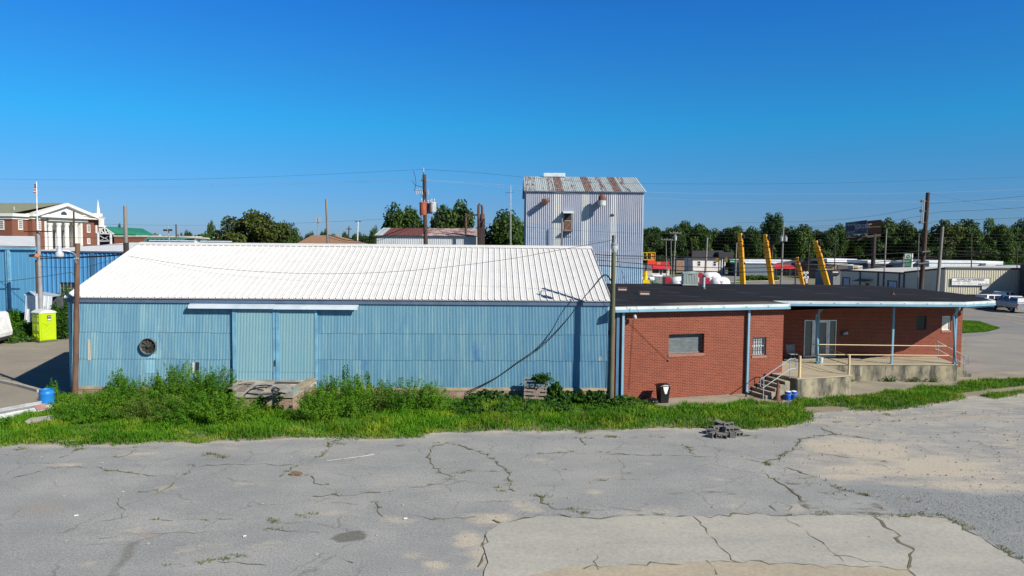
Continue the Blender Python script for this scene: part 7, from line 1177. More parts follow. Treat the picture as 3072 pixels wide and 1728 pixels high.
for lab, a, b_, Y, r_, kind in P_:
    p, t = thinpole(lab, a, b_, Y, r_, GREYP if kind != 0 or 'grey' in lab else DARKP, arms=((3, 1.2),) if kind in (1, 2) else ())
    if kind == 2: c = A(2026, 722, Y-.4); trafo(p, c, .3, .9, M('grey_tank2', (.4, .42, .44), .5))
    if kind == 3:
        for px in (2345, 2357): c = A(px, 724, Y-.2); trafo(p, c, .22, .62, M('grey_tank2', (.4, .42, .44), .5))
# yellow booms
YEL = M('boom_yellow', (.72, .36, .01), .45, c2=(.66, .32, .01), sc=2); YEL2 = M('boom_orange_edge', (.5, .2, .005), .5)
def boom(label, top, bot, Y, w, seed):
    t3, b3 = A(*top, Y), A(*bot, Y); d = (b3-t3); b3 = t3+d*((t3.z-1.6)/(-d.z)); t = thing('crane_boom', label, 'crane', (b3.x, b3.y, 0), 'yellow crane booms behind the flat roof'); ax = (t3-b3).normalized(); L = (t3-b3).length; side = ax.cross(V((0, 1, 0))).normalized(); fr3 = side.cross(ax).normalized()
    m4 = Matrix(((side.x, fr3.x, ax.x, b3.x), (side.y, fr3.y, ax.y, b3.y), (side.z, fr3.z, ax.z, b3.z), (0, 0, 0, 1)))@Matrix.Rotation(R(35), 4, 'Z')
    MB().box((-w*.5, -w*.5, 0), (w*.5, w*.5, L*.82), m4).build('boom_base', YEL, t, bevel=.01); MB().box((-w*.42, -w*.42, L*.8), (w*.42, w*.42, L*.93), m4).build('boom_middle', YEL, t, bevel=.01); MB().box((-w*.36, -w*.36, L*.9), (w*.36, w*.36, L), m4).build('boom_tip', YEL, t, bevel=.01)
    m = MB(); r_ = random.Random(seed)
    for k in range(6): z = L*(.70+.035*k); m.box((-w*.53, -w*.53, z), (w*.53, w*.53, z+.05+.06*(k % 2)), m4)
    m.build('collars', YEL2, t); [MB().box((-w*k1, -.1, z0_), (-w*k2, .1, z1_), m4).build('sheave', BLK, t) for k1, k2, z0_, z1_ in ((.9, .3, L-.55, L-.2), (.7, .5, L*.55, L*.58), (.7, .5, L*.8, L*.83))]
    m = MB(); m.box((b3.x-1.2, b3.y-1.2, .6), (b3.x+1.2, b3.y+3, 1.7)); m.build('chassis', YEL, t, bevel=.05)
    for dx in (-1.15, 1.15):
        for dy in (-.6, 2.3): MB().lathe((b3.x+dx-.15, b3.y+dy, .5), [(.25, 0), (.48, .02), (.5, .1), (.5, .22), (.48, .3), (.25, .3)], 18, (1, 0, 0)).build('wheel', M('tyre', (.02, .02, .02), .85), t, smooth=True)
boom('leftmost yellow crane boom, nearly upright', (2220, 700), (2229, 857), 75, .46, 1); boom('second yellow crane boom from the left, slightly tilted', (2295, 704), (2316, 858), 75, .46, 2); boom('shortest yellow crane boom, between two tall ones', (2391, 772), (2409, 858), 78, .36, 3); boom('rightmost yellow crane boom, tilted most', (2446, 723), (2483, 858), 75, .5, 4)
# lift and red roof shop etc
lf = thing('aerial_lift', 'yellow aerial work platform raised beside the grey tower', 'lift', (XA(1938, 140), 140, 0)); Yl = 138; YW = M('lift_yellow', (.75, .50, .0), .5); m = MB(); x0, x1, z0, z1 = XA(1931, Yl), XA(1966, Yl), ZA(1945, 779, Yl), ZA(1945, 758, Yl)
for z in (z0, (z0+z1)/2, z1):
    for a, b_ in (((x0, Yl), (x1, Yl)), ((x0, Yl+1), (x1, Yl+1)), ((x0, Yl), (x0, Yl+1)), ((x1, Yl), (x1, Yl+1))): m.cyl((*a, z), (*b_, z), .06, n=5)
for x in (x0, (x0*2+x1)/3, (x0+2*x1)/3, x1):
    for y in (Yl, Yl+1): m.cyl((x, y, z0), (x, y, z1), .06, n=5)
m.build('basket_rails', YW, lf); MB().box((x0, Yl, z0-.1), (x1, Yl+1, z0)).build('basket_floor', YW, lf); MB().box((x1-.9, Yl+.1, z0+.05), (x1-.1, Yl+.9, z1-.1)).build('orange_bin', M('lift_orange', (.7, .16, .02), .6), lf); MB().tube([(XA(1939, Yl), Yl+.5, 0), (XA(1939, Yl), Yl+.5, 2.6)], .38, 8).build('lower_boom', YW, lf); MB().tube([(XA(1940, Yl), Yl+.5, 2.6), (XA(1942, Yl), Yl+.5, z0-.1)], .15, 6).build('upper_boom', BLK, lf)
MB().box((XA(1930, Yl), Yl-.3, .3), (XA(1950, Yl), Yl+2, .9)).build('chassis', YW, lf)
rs = thing('red_roof_shop', 'small white shop with red hipped metal roof beside the yellow lift', 'shop', (XA(1985, 185), 188, 0)); Yr = 184; RED = M('red_metal_roof', (.50, .035, .045), .5, c2=(.42, .03, .04), sc=1); RED2 = M('red_metal_roof_bright', (.62, .05, .03), .5)
zb, ze = 0, ZA(1985, 806, Yr); MB().box((XA(1957, Yr), Yr, 0), (XA(2010, Yr), Yr+8, ze)).build('wall', CRM, rs); m = MB(); z0, z1, z2 = ZA(1985, 806, Yr), ZA(1985, 797, Yr), ZA(1985, 785, Yr+4); m.add([(XA(1955, Yr-1), Yr-1, z0), (XA(2015, Yr-1), Yr-1, z0), (XA(2012, Yr), Yr, z1), (XA(1958, Yr), Yr, z1), (XA(1970, Yr+4), Yr+4, z2), (XA(2007, Yr+4), Yr+4, z2)], [(0, 1, 2, 3), (3, 2, 5, 4)]); m.build('roof', RED, rs)
m = MB(); m.add([A(1942, 796, Yr-1.5), A(1971, 795, Yr-1.5), A(1965, 779, Yr+1), A(1944, 779, Yr+1)], [(0, 1, 2, 3)]); m.build('tower_roof', RED2, rs); MB().box((XA(1926, Yr-1.4), Yr-1.4, 0), (XA(1957, Yr-1.4), Yr+5, ZA(1940, 797, Yr-1.4))).build('side_wing', M('beige_wall', (.42, .39, .34), .8), rs); MB().box((XA(1926, Yr-1.5), Yr-1.5, ZA(1940, 811, Yr)), (XA(1957, Yr-1.5), Yr-1.4, ZA(1940, 796, Yr))).build('grey_band', M('grey_band', (.15, .15, .16), .8), rs)
for a, b_ in ((1959, 1978), (1982, 1987), (1991, 2004)): MB().box((XA(a, Yr), Yr-.05, (.1 if b_-a < 8 else .55)), (XA(b_, Yr), Yr-.01, ze-.25)).build('shop_door' if b_-a < 8 else 'shop_window', glass('dark_glass'), rs)

sm = thing('yellow_number_sign', 'tiny yellow numeral sign on the red roof of the shop', 'sign', A(1976, 789, Yr-1.7)); q = A(1971, 793, Yr-1.6); text('55', .9, YW, sm, q, (R(90), 0, 0))
def tank(label, px0, px1, y0, y1, Y, mat, name='propane_tank', group='propane tanks'):
    x0, x1 = XA(px0, Y), XA(px1, Y); r_ = (y1-y0)/(F/Y)/2; zc = ZA(px0, (y0+y1)/2, Y); t = thing(name, label, 'tank', ((x0+x1)/2, Y, 0), group); L = x1-x0; MB().lathe((x0, Y, zc), [(.02, 0), (r_*.6, r_*.12), (r_*.9, r_*.4), (r_, r_*.8), (r_, L-r_*.8), (r_*.9, L-r_*.4), (r_*.6, L-r_*.12), (.02, L)], 20, (1, 0, 0)).build('vessel', mat, t, smooth=True)
    for x in (x0+L*.22, x0+L*.78): MB().box((x-.08, Y-r_*.7, 0), (x+.08, Y+r_*.7, max(.05, zc-r_*.7))).build('leg', M('lamp_grey2', (.25, .27, .3), .5), t)
    MB().lathe((x0+L*.5, Y, zc+r_*.95), [(.12, 0), (.12, .15), (.02, .18)], 10).build('valve_dome', mat, t); return t
TWH = M('tank_white', (.74, .75, .76), .4); tank('white propane tank right beside the yellow lift mast', 1922, 1965, 830, 843, 148, TWH); tank('thinner white propane tank behind, in front of the red roofed shop', 1957, 1989, 824, 831, 160, TWH); tank('dark green horizontal tank lying near the flat roof edge', 1956, 1981, 842, 853, 134, M('tank_green', (.06, .16, .10), .5), group=None)
REDC = M('truck_red', (.33, .015, .03), .4)
def tanker(label, px, ytop, rpx, Y, cabx, group='white gas tank trucks'):
    x = XA(px, Y); r_ = rpx/(F/Y); zt = ZA(px, ytop, Y); t = thing('gas_tanker', label, 'tank truck', (x, Y, 0), group); c = V((x-.3, Y-1.2, zt-r_)); ax = V((.75, .9, 0)).normalized(); MB().lathe(c-ax*.8, [(.05, 0), (r_*.6, .12), (r_*.9, .45), (r_, .9), (r_, 3.6), (r_*.9, 4.05), (r_*.6, 4.4), (.05, 4.5)], 24, ax).build('vessel', TWH, t, smooth=True)
    f0 = c-ax*.82+V((0, 0, 0)); m = MB(); 
    for k, (dx, dz) in enumerate(((.1, .45), (.45, .3), (.2, .05), (.55, -.35), (.0, -.4))): 
        q = c+V((r_*.55+dx*.3, -r_*.8, dz*r_)); m.box((q.x-.25, q.y-.05, q.z-.04), (q.x+.3, q.y+.02, q.z+.05))
    m.build('lettering_marks', M('grey_ink2', (.12, .14, .2), .7), t); xc = XA(cabx, Y-.5); MB().box((xc-.5, Y-1.4, .6), (xc+.45, Y+.6, zt-.1)).build('red_cabinet', REDC, t, bevel=.06); MB().box((xc-.6, Y-1.3, .45), (x+2, Y+2.5, .75)).build('chassis', BLK, t)
    for dx, dy in ((-.3, -1.3), (1.8, -.8), (-.3, 1.6), (1.8, 1.8)): MB().lathe((x+dx, Y+dy, .5), [(.25, 0), (.48, .02), (.5, .1), (.5, .24), (.48, .3), (.25, .3)], 18, (0, 1, 0)).build('wheel', M('tyre', (.02, .02, .02), .85), t, smooth=True)
    return t
tanker('white gas tank truck left of the air conditioner', 2030, 829, 21, 115, 2003); tanker('white gas tank truck farther back, behind the right side of the air conditioner', 2124, 816, 22, 128, 2098); tanker('white gas tank truck nearest the yellow booms, with a dark hose reel', 2150, 831, 20, 114, 2119)
# white house
hs_ = thing('white_house', 'white clapboard house with dark shingle roof', 'house', (XA(2120, 195), 200, 0)); Yw = 190; z1 = ZA(2120, 775, Yw); CLP = M('clapboard', (.68, .63, .60), .7, c2=(.62, .58, .55), sc=.8); MB().box((XA(2079, Yw), Yw, .9), (XA(2156, Yw), Yw+9, z1)).build('wall', CLP, hs_); MB().box((XA(2079, Yw)+.05, Yw+.05, 0), (XA(2156, Yw)-.05, Yw+8.9, .9)).build('foundation', M('house_base', (.32, .31, .29), .9), hs_)
m = MB(); zt = ZA(2120, 752, Yw+4.5); m.add([A(2077, 776, Yw-.5), A(2172, 776, Yw-.5), A(2170, 752, Yw+4.5), A(2078, 752, Yw+4.5), V((XA(2077, Yw-.5), Yw+9.5, z1)), V((XA(2172, Yw-.5), Yw+9.5, z1))], [(0, 1, 2, 3), (3, 2, 5, 4)]); m.build('roof', M('dark_shingle', (.035, .035, .04), .9, c2=(.025, .025, .03)), hs_)
for a, b_ in ((2095, 2102), (2142, 2149)): w_ = MB().box((XA(a, Yw)-.1, Yw-.06, ZA(a, 798, Yw)-.1), (XA(b_, Yw)+.1, Yw-.01, ZA(a, 783, Yw)+.1)).build('window', WHT, hs_); m = MB(); z0, z1_ = ZA(a, 797, Yw), ZA(a, 784, Yw); m.box((XA(a, Yw), Yw-.09, z0), (XA(b_, Yw), Yw-.062, (z0+z1_)/2-.05)); m.box((XA(a, Yw), Yw-.09, (z0+z1_)/2+.05), (XA(b_, Yw), Yw-.062, z1_)); m.build('pane', glass('dark_glass'), w_)
for px in (2161, 2168, 2176): MB().box((XA(px, Yw)-.12, Yw-.1, 0), (XA(px, Yw)+.12, Yw+.14, z1)).build('porch_post', WHT, hs_)
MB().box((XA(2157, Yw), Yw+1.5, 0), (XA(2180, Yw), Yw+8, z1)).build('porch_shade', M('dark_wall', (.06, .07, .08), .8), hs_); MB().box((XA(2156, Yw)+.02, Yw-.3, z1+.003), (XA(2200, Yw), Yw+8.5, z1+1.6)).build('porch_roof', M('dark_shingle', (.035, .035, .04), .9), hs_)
bld('brick_house', 'small brown brick house half hidden left of the white house', 'house', 205, 2030, 2077, 778, 6, BRK2, M('dark_shingle', (.035, .035, .04), .9), .3)
for px, lab in ((2151, 'yellow traffic signal hanging left, before the white house'), (2178, 'yellow traffic signal hanging right, before the dark porch')):
    t = thing('traffic_light', lab, 'traffic light', A(px, 779, 150), 'traffic signals'); c = A(px, 779, 150); MB().box((c.x-.22, 149.85, c.z-.5), (c.x+.22, 150.1, c.z+.5)).build('housing', M('signal_yellow', (.55, .30, .02), .5), t); m = MB(); [m.lathe((c.x, 149.84, c.z+dz), [(.13, 0), (.13, .03), (.02, .03)], 10, (0, -1, 0)) for dz in (-.32, 0, .32)]; m.build('lens', BLK, t)
t = thing('street_sign', 'green street name sign beside the signal pole', 'sign', A(2197, 784, 146)); c = A(2197, 784, 146); MB().box((c.x-.65, 145.9, c.z-.32), (c.x+.65, 146, c.z+.35)).build('board', M('sign_green', (.02, .16, .09), .5), t); m = MB().box((c.x-.45, 145.88, c.z-.05), (c.x+.4, 145.9, c.z+.08)); m.build('lettering_band', WHT, t)
# strip shops
wallg = M('grey_blue_wall', (.13, .17, .20), .8); WRF = M('far_white_roof', (.74, .75, .78), .6, c2=(.62, .64, .68)); DRB = M('dark_brown_wall', (.06, .05, .045), .9)
bld('long_shop', 'grey blue long shop with white roof behind the first two booms', 'shop', 181, 2236, 2325, 790, 14, wallg, WRF, .3, rz_=.75)
m_, _z = bld('shop', 'low dark shop with white roof behind the second boom', 'shop', 196, 2300, 2400, 790, 14, DRB, WRF, .3, rz_=.8)
ra = thing('red_awning_shop', 'dark shop front with a long red metal awning', 'shop', (XA(2392, 187), 190, 0)); Ya = 187; x0, x1 = XA(2330, Ya), XA(2462, Ya); zw = ZA(2390, 795, Ya); MB().box((x0, Ya+1.8, 0), (x1+2.5, Ya+10, zw)).build('wall', M('shop_front_dark', (.05, .065, .06), .8, c2=(.09, .09, .08), sc=.6), ra)
m = MB(); m.add([(x0-.3, Ya, ZA(2390, 805, Ya)), (XA(2455, Ya), Ya, ZA(2390, 805, Ya)), (XA(2451, Ya+1.8), Ya+1.8, ZA(2390, 794, Ya)), (x0, Ya+1.8, ZA(2390, 794, Ya))], [(0, 1, 2, 3)]); m.box((x0-.3, Ya-.05, ZA(2390, 806.5, Ya)), (XA(2455, Ya), Ya+.05, ZA(2390, 805, Ya)-.003)); m.build('awning', RED, ra)
m = MB(); m.add([(XA(2345, Ya+1.7), Ya+1.6, zw+.05), (XA(2475, Ya+1.7), Ya+1.6, zw+.05), (XA(2415, Ya+1.7), Ya+1.6, ZA(2415, 783, Ya))], [(0, 1, 2)]); m.add([(XA(2345, Ya+1.7), Ya+1.6, zw+.06), (XA(2415, Ya+1.7), Ya+1.6, ZA(2415, 783, Ya)+.05), (XA(2415, Ya+1.7), Ya+10, ZA(2415, 783, Ya)+.05), (XA(2345, Ya+1.7), Ya+10, zw+.06)], [(0, 1, 2, 3)]); m.add([(XA(2475, Ya+1.7), Ya+1.6, zw+.06), (XA(2415, Ya+1.7), Ya+1.6, ZA(2415, 783, Ya)+.05), (XA(2415, Ya+1.7), Ya+10, ZA(2415, 783, Ya)+.05), (XA(2475, Ya+1.7), Ya+10, zw+.06)], [(0, 1, 2, 3)]); m.build('gable', M('gable_grey', (.10, .10, .11), .8), ra)
for px in (2340, 2354, 2366, 2380, 2400, 2414, 2432): MB().box((XA(px, Ya), Ya+1.7, .4), (XA(px, Ya)+.55, Ya+1.79, 1.9)).build('shop_window', glass('shop_glass', (.12, .14, .14), .15), ra)
for px in (2331, 2372, 2448, 2454): MB().box((XA(px, Ya)-.08, Ya, 0), (XA(px, Ya)+.08, Ya+.15, ZA(2390, 805, Ya))).build('awning_post', M('dark_iron', (.04, .05, .06), .6), ra)
tb = thing('tan_shop', 'tan brick shop with a sloping side wall right of the booms', 'shop', (XA(2492, 172), 176, 0)); m = MB(); m.add([A(2462, 800, 172), A(2497, 803, 172), A(2511, 792, 172), A(2509, 812, 172), A(2490, 828, 172), V((XA(2490, 172), 172, 0)), V((XA(2462, 172), 172, 0))], [(0, 1, 2, 3, 4, 5, 6)]); m.box((XA(2462, 172), 172.2, 0), (XA(2490, 172), 180, ZA(2480, 803, 172))); m.build('wall', M('tan_brick', (.27, .19, .12), .9), tb); MB().box((XA(2455, 172), 171.8, ZA(2480, 803, 172)), (XA(2500, 172), 181, ZA(2480, 796, 172))).build('roof', DRB, tb)
kb = bld('black_sign_shop', 'dark shop with a pale lettered fascia left of the tan warehouse', 'shop', 135, 2503, 2523, 812, 8, M('kiosk_grey', (.2, .21, .22), .8)); MB().box((XA(2496, 134.8), 134.7, ZA(2510, 824, 134.8)), (XA(2521, 134.8), 134.98, ZA(2510, 812, 134.8))).build('fascia', M('fascia_black', (.02, .02, .03), .7), kb[0]); text('KOBELCO' if False else 'KUSTOM', .7, WHT, kb[0], (XA(2500, 134.6), 134.66, ZA(2510, 819, 134.6)), (R(90), 0, 0), sx=.5) if False else MB().box((XA(2501, 134.6), 134.62, ZA(2510, 818, 134.6)), (XA(2518, 134.6), 134.68, ZA(2510, 815, 134.6))).build('lettering_band', WHT, kb[0])
for nm, x0, x1, y0, Y, w_, lab, rz_ in (('shop', 2484, 2570, 786, 215, DRB, 'far shop with a white roof left of the billboard pole', .9), ('shop', 2515, 2610, 796, 205, M('shop_purple_grey', (.10, .09, .09), .8), 'dark low shops with thin pale eaves left of the billboard pole', .25), ('shop', 2606, 2720, 791, 200, M('dark_wall', (.06, .07, .08), .8), 'wide white roofed store between billboard pole and pylon sign', .8), ('store', 2738, 2925, 792, 190, M('store_grey', (.30, .34, .38), .8), 'long white roofed store right of the pylon sign', .55), ('store', 2790, 3008, 789, 185, M('pale_store_wall', (.62, .66, .68), .7), 'pale white store with stepped parapet above the tan warehouse', .5)): bld(nm, lab, 'shop', Y, x0, x1, y0, 12, w_, WRF, .2, rz_=rz_)
bld('store_wing', 'lower pale store wing at the right end of the stepped parapet', 'shop', 183, 2960, 3012, 790, 6, M('pale_store_wall', (.62, .66, .68), .7)); t, _ = bld('green_roof_store', 'long low dark green roofed store at the right edge', 'shop', 180, 3018, 3200, 803, 12, M('pale_store_wall', (.62, .66, .68), .7), M('dark_green_roof', (.03, .09, .08), .6), .2, rz_=.55)
t = thing('yellow_kiosk', 'small yellow and white kiosk below the billboard', 'kiosk', (XA(2577, 190), 190, 0)); m = MB().box((XA(2562, 190), 190, 0), (XA(2590, 190), 193, ZA(2570, 797, 190))); m.build('wall', M('kiosk_white', (.6, .6, .58), .7), t); MB().box((XA(2566, 190), 189.9, 1), (XA(2575, 190), 189.99, ZA(2570, 798, 190))).build('yellow_panel', M('kiosk_yellow', (.55, .28, .02), .6), t)
hd = thing('hedge', 'low bright green hedge across the road behind the first booms', 'hedge', (XA(2285, 162), 162, 0)); r = np.random.RandomState(4); n = 4200; px_ = r.uniform(2232, 2334, n); c = np.stack([(px_-CX)/F*162, 162+r.normal(size=n)*.7, np.abs(r.rand(n))**.6*(.75+.4*vnoise(px_, px_*0, 5, .12))], 1); fastquads('foliage', leaves(c, .3, r, np.tile([[0, -.6, .7]], (n, 1)), .5, .8), TREEM2, hd, vnoise(c[:, 0], c[:, 2]*3, 8, 1))
# grass verges far right
def verge(name, label, poly, n, h, seed):
    r = np.random.RandomState(seed); P = gp(poly); xs_ = r.uniform(min(p[0] for p in P), max(p[0] for p in P), n*3); ys_ = r.uniform(min(p[1] for p in P), max(p[1] for p in P), n*3); k = inpoly(xs_, ys_, P); xs_, ys_ = xs_[k][:n], ys_[k][:n]; b_ = blades(np.stack([xs_, ys_, np.zeros(len(xs_))], 1), h*r.uniform(.6, 1.3, len(xs_)), .06, .8); o = fastquads(name, b_, GRASSM, None, r.rand(len(b_))); tag(o, label, 'grass', kind='stuff')
struct(MB().add([(x, y, .014) for x, y in gp([(2888, 1000), (2888, 962), (2935, 965), (3000, 985), (2960, 996)])], [(0, 1, 2, 3, 4)]), 'verge_ground', M('verge', (.06, .12, .015), .95)); verge('verge_grass', 'bright grass wedge between road and side lot right of the brick corner', [(2888, 1000), (2888, 962), (2935, 965), (3000, 985), (2960, 996)], 14000, .12, 3)
struct(MB().add([(x, y, .014) for x, y in gp([(2010, 816), (2090, 836), (2040, 836), (2000, 820)])], [(0, 1, 2, 3)]), 'verge_ground', M('verge', (.06, .12, .015), .95)); struct(MB().add([(x, y, .014) for x, y in gp([(2160, 848), (2230, 838), (2334, 836), (2340, 841), (2200, 850)])], [(0, 1, 2, 3, 4)]), 'verge_ground', M('verge', (.06, .12, .015), .95))
# hex letter sign, pylon sign, billboard
t = thing('hexagon_sign', 'dark post sign with white hexagon letter plates right of the short boom', 'sign', (XA(2417, 110), 110, 0)); MB().box((XA(2411, 110), 110, 0), (XA(2424, 110), 110.2, ZA(2418, 814, 110))).build('post', M('fascia_black', (.02, .02, .03), .7), t)
for k, (x, y, r_) in enumerate(((2413, 818, 4), (2422, 818, 4), (2417, 825, 3), (2414, 832, 4), (2423, 832, 4), (2420, 840, 4), (2420, 847, 3.5))):
    c = A(x, y, 109.95); m = MB().add([(c.x+r_/20*math.cos(a), c.y, c.z+r_/20*math.sin(a)) for a in [k2*math.pi/3 for k2 in range(6)]], [tuple(range(6))]); h = m.build('letter_plate', WHT, t); text('PRESENT'[k % 7], .22, INK, h, (c.x-.07, c.y-.02, c.z-.08), (R(90), 0, 0)) if False else MB().box((c.x-.07, c.y-.03, c.z-.08), (c.x+.07, c.y-.01, c.z+.08)).build('letter_mark', M('grey_ink', (.35, .36, .38), .7), h)
t = thing('pylon_sign', 'tall green pylon sign with a pale emblem panel on top', 'sign', (XA(2728, 150), 150, 0)); MB().box((XA(2716, 150), 150, ZA(2728, 799, 150)), (XA(2736, 150), 150.5, ZA(2728, 777, 150))).build('green_panel', M('sign_green', (.02, .16, .09), .5), t); MB().box((XA(2716, 150), 150, ZA(2728, 776.6, 150)), (XA(2736, 150), 150.5, ZA(2728, 761, 150))).build('pale_panel', M('pale_green_panel', (.35, .45, .38), .5), t); MB().box((XA(2736, 150)+.01, 149.9, 0), (XA(2739.5, 150), 150.5, ZA(2728, 760, 150))).build('white_post', WHT, t); MB().box((XA(2714, 150)-.2, 150, 0), (XA(2716, 150)-.01, 150.3, ZA(2728, 770, 150))).build('post', GREYP, t)
c = A(2725, 769, 149.95); m = MB(); P = [(c.x+.25*math.cos(k*.524), c.y-.02, c.z+.36*math.sin(k*.524)) for k in range(13)]; m.tube(P, .05, 4); m.build('emblem', M('sign_green', (.02, .16, .09), .5), t); MB().box((XA(2719, 150), 149.96, ZA(2728, 787, 150)), (XA(2733, 150), 149.99, ZA(2728, 785, 150))).build('lettering_band', M('pale_green_panel', (.35, .45, .38), .5), t)
bl = thing('billboard', 'tall two sided billboard on a thick brown steel pole', 'billboard', (XA(2621, 180), 180, 0)); Yb_ = 180; BRN = M('brown_steel', (.035, .022, .02), .8); q = A(2621, 740, Yb_); MB().cyl((q.x, Yb_, 0), (q.x, Yb_, ZA(2621, 702, Yb_)), .5, n=16).build('pole_shaft', BRN, bl, smooth=True)
l0, l1 = A(2536, 668, Yb_+1), A(2601, 660, Yb_-2.5); lb0, lb1 = A(2536, 705, Yb_+1), A(2601, 702, Yb_-2.5); r0_, r1_ = A(2601.5, 663, Yb_-2.4), A(2644, 659, Yb_+3); rb0, rb1 = A(2601.5, 699, Yb_-2.4), A(2644, 698, Yb_+3)
def face(name, a, b_, c_, d, mat, th=.25): nrm_ = (b_-a).cross(d-a).normalized(); nrm_ = nrm_ if nrm_.y > 0 else -nrm_; o_ = nrm_*th; return MB().add([a, b_, c_, d, a+o_, b_+o_, c_+o_, d+o_], [(0, 1, 2, 3), (7, 6, 5, 4), (0, 4, 5, 1), (1, 5, 6, 2), (2, 6, 7, 3), (3, 7, 4, 0)]).build(name, mat, bl)
NAV = M('board_navy', (.045, .055, .10), .6); face('left_face', lb0, lb1, l1, l0, NAV); face('right_face', rb0, rb1, r1_, r0_, M('board_black', (.010, .006, .006), 1.0))
U = (lb1-lb0); Wv = (l0-lb0); nf = U.cross(Wv).normalized(); nf = nf if nf.y < 0 else -nf; ang = math.atan2(U.y, U.x)
def fp(u, v, o=.03): return lb0+U*u+(l0.lerp(l1, u)-lb0.lerp(lb1, u))*v+(lb0.lerp(lb1, u)-(lb0+U*u))+nf*o
def fbox(name, u0, u1, v0, v1, mat, o=.03): return MB().add([fp(u0, v0, o), fp(u1, v0, o), fp(u1, v1, o), fp(u0, v1, o)], [(0, 1, 2, 3)]).build(name, mat, bl)
LGR = M('board_grey', (.30, .33, .36), .6); fbox('photo_panel', .01, .45, .18, .97, LGR); fbox('headline_band', .03, .43, .84, .93, NAV, .05)
for k in range(3): c = fp(.09+.135*k, .5, .05); u_ = U.normalized(); MB().add([c+u_*.42*math.cos(a)+V((0, 0, 1))*.85*math.sin(a) for a in [j*math.pi/10 for j in range(20)]], [tuple(range(20))]).build('round_mark', NAV, bl)
BW = M('board_white', (.55, .57, .6), .6); c = fp(.47, .48, .06); text('D', 1.5, BW, bl, fp(.50, .45, .06), (R(90), 0, ang), ext=.01); text('OZIER', 1.25, BW, bl, fp(.63, .50, .06), (R(90), 0, ang), ext=.01, sx=.72); text('Personal Injury Law Firm', .52, BW, bl, fp(.12, .03, .06), (R(90), 0, ang), ext=.01, sx=.9)
sh = [fp(.475, .80, .05), fp(.60, .84, .05), fp(.60, .45, .05), fp(.54, .22, .05), fp(.475, .45, .05)]; m = MB(); m.tube(sh+[sh[0]], .05, 4); m.build('shield_outline', BW, bl); fbox('small_print', .66, .95, .40, .43, LGR); fbox('small_print', .7, .92, .28, .30, LGR)
MB().add([A(2603, 672, Yb_-2.6), A(2616, 671, Yb_-1), A(2616, 673, Yb_-1), A(2603, 674, Yb_-2.6)], [(0, 1, 2, 3)]).build('gold_line', M('board_gold', (.2, .15, .08), .6), bl); MB().add([A(2605, 681, Yb_-2.6), A(2641, 680, Yb_+2.2), A(2641, 680.7, Yb_+2.2), A(2605, 681.7, Yb_-2.6)], [(0, 1, 2, 3)]).build('gold_line', M('board_gold', (.2, .15, .08), .6), bl)
MB().tube([A(2538, 714, Yb_), A(2600, 711, Yb_-1.5), A(2640, 706, Yb_+1)], .32, 6).build('catwalk', BRN, bl); MB().box((A(2543, 718, Yb_).x, Yb_-.3, ZA(2570, 721, Yb_)), (A(2597, 718, Yb_).x, Yb_+.5, ZA(2570, 706, Yb_))).build('support_beam', BRN, bl)
# ================= overhead wires =================
LW = M('wire_bright', (.35, .37, .4), .4); WG = 'overhead wires'
def aw(label, pts, Y0, Y1=None, r=.014, mat=None):
    r *= .48 if pts[0][1] < 700 and r < .03 else 1; Y1 = Y0 if Y1 is None else Y1; x0, x1 = pts[0][0], pts[-1][0]; wire('overhead_wire', label, [A(x, y, Y0+(Y1-Y0)*(x-x0)/(x1-x0)) for x, y in pts], r, mat, WG)
aw('topmost wire left of the transformer pole', [(-80, 536), (250, 540), (600, 537), (950, 524), (1269, 508)], 62, 55); aw('topmost wire right of the transformer pole running behind the grey tower', [(1269, 508), (1420, 517), (1568, 531), (1750, 545), (1930, 551), (2500, 549), (3150, 528)], 55, 85, .02)
aw('upper of the close pair of wires left of the transformer pole', [(-80, 561), (330, 561), (700, 553), (1262, 538)], 62, 55, .012, LW); aw('lower of the close pair of wires left of the transformer pole', [(-80, 564), (330, 566), (700, 557), (1262, 541)], 62.5, 55, .012, LW)
aw('pale wire from the transformer pole to the top of the grey tower', [(1281, 540), (1430, 549), (1575, 559), (1800, 572), (2100, 580), (2432, 582), (2783, 578), (3150, 566)], 55, 76, .013, LW); aw('second pale wire just below the one reaching the tower', [(1281, 541), (1430, 553), (1575, 567), (1850, 590), (2300, 606), (2700, 606), (3150, 600)], 55, 74, .013, LW)
aw('thin wire passing behind the huge broad tree to the transformer pole', [(260, 672), (540, 676), (800, 672), (1000, 665), (1276, 650)], 100, 56, .018); aw('thin wire from the transformer pole past the cyclone to the tower front', [(1276, 650), (1400, 663), (1565, 680), (1800, 695), (1930, 700), (2150, 703), (2350, 704)], 56, 78, .016); aw('lower thin wire right of the transformer pole crossing the tower', [(1280, 690), (1450, 702), (1620, 715), (1850, 730), (2000, 736)], 56, 74, .012)
for i, (yl, yr, lab) in enumerate(((622, 588, 'uppermost of three wires leaving the tall dark pole to the right'), (637, 623, 'middle of three wires leaving the tall dark pole to the right'), (662, 654, 'lowest of three wires leaving the tall dark pole to the right'))): aw(lab, [(2781, 612+30*i), (2834, (607, 635, 660)[i]), (2950, (600, 630, 658)[i]), (3160, (579, 617, 649)[i])], 57, 50, .018)
for i, (pts, lab) in enumerate((([(2765, 622), (2600, 650), (2432, 664), (2200, 668)], 'upper wire from the tall dark pole toward the yellow booms'), ([(2762, 648), (2600, 672), (2432, 679), (2210, 690)], 'middle wire from the tall dark pole passing behind the billboard top'), ([(2760, 668), (2660, 674), (2520, 682), (2352, 684)], 'lowest wire from the tall dark pole to the double transformer pole'))): aw(lab, pts, 57, 110, .022)
aw('thin diagonal wire sloping right from the tall dark pole top', [(2785, 580), (2870, 598), (3000, 622), (3160, 648)], 57, 70, .01)
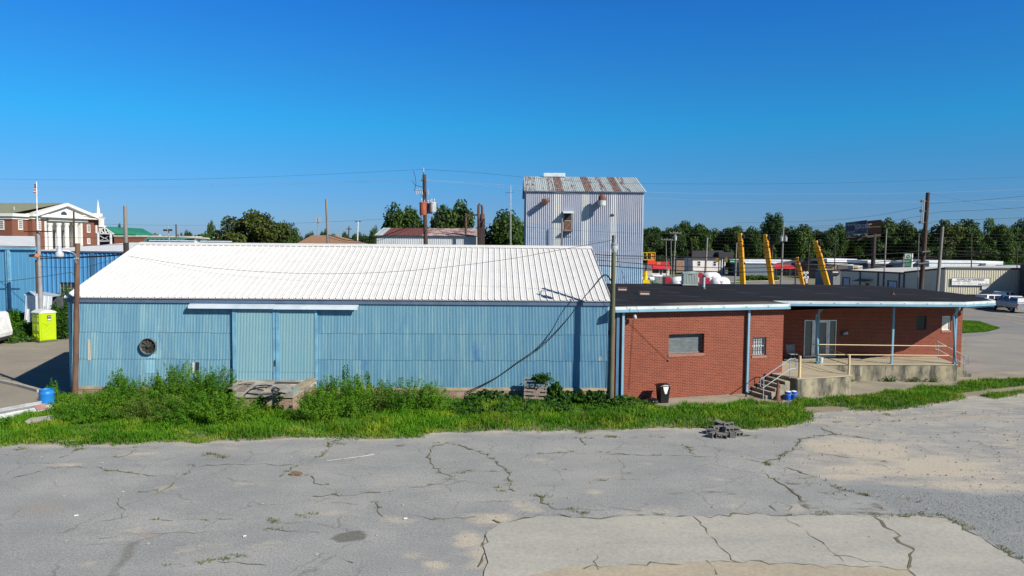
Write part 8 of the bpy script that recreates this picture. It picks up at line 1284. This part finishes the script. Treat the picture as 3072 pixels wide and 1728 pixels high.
H_ = [([(1770, 762), (1850, 767), (2074, 771), (2218, 774), (2421, 775), (2600, 766), (2800, 751), (2822, 748)], 'upper thick black cable crossing from the tower past the booms', .035), ([(1770, 778), (1850, 785), (2000, 797), (2200, 804), (2384, 800), (2600, 789), (2815, 768)], 'middle thick black cable crossing the yellow booms', .028), ([(1770, 794), (1850, 800), (2024, 811), (2222, 816), (2384, 814), (2490, 811), (2600, 802), (2718, 788), (2818, 772)], 'lowest thick black cable crossing the booms and the road', .04), ([(1770, 770), (1900, 776), (2200, 783), (2500, 782), (2815, 768)], 'thin cable between the thick black ones', .016)]
for pts, lab, r_ in H_: aw(lab, pts, 66, 60, r_)
for pts, lab, r_ in (([(2822, 748), (2900, 756), (3000, 764), (3160, 772)], 'thick black cable sagging right from the leaning grey pole', .045), ([(2820, 756), (2900, 765), (3000, 768), (3160, 764)], 'second black cable right of the leaning grey pole', .028), ([(2818, 771), (2920, 768), (3020, 762), (3160, 758)], 'third cable rising right of the leaning grey pole', .024), ([(2820, 690), (2900, 687), (3000, 680), (3160, 670)], 'pale thin wire across the trees right of the leaning grey pole', .012), ([(2432, 704), (2600, 702), (2820, 690)], 'pale thin wire behind the tall dark pole at tree height', .012)): aw(lab, pts, 60, 56, r_)
for i in range(7): aw(['first', 'second', 'third', 'fourth', 'fifth', 'sixth', 'seventh'][i]+' of seven fine wires from the top, strung across the far tree line', [(1940, 700+9*i), (2300, 704+10*i), (2660, 700+9*i+i), (3150, 706+10*i)], 135, 130, .014)
aw('black cable from the left edge across the workshop to the brown lamp pole', [(118, 768), (180, 772), (300, 768), (378, 762)], 53, 50, .03); aw('lower black cable crossing the blue workshop wall', [(118, 775), (200, 774), (300, 770), (378, 764)], 53, 50, .035); aw('thin wire looping low across the workshop wall', [(118, 800), (240, 803), (300, 790), (378, 770)], 53, 50, .012); aw('thin wire at the height of the workshop roof', [(-60, 735), (120, 740), (260, 737), (378, 733)], 56, 50, .014); aw('wire passing in front of the courthouse columns', [(-60, 704), (150, 712), (300, 714), (430, 716)], 90, 90, .02)
aw('black cable pair from the transformer pole down toward the bare pole, upper', [(1272, 662), (1200, 690), (1120, 716), (1050, 722), (984, 704)], 55, 62, .03); aw('black cable pair from the transformer pole down toward the bare pole, lower', [(1272, 668), (1210, 694), (1130, 722), (1050, 727), (984, 712)], 55, 62, .028); aw('black wire sloping down right from the transformer pole over the shed', [(1310, 685), (1340, 706), (1375, 735), (1400, 756)], 55, 48, .012)
print('objects', len(bpy.data.objects))
bpy.data.materials['board_black'].node_tree.nodes['Principled BSDF'].inputs['Specular IOR Level'].default_value = 0.05
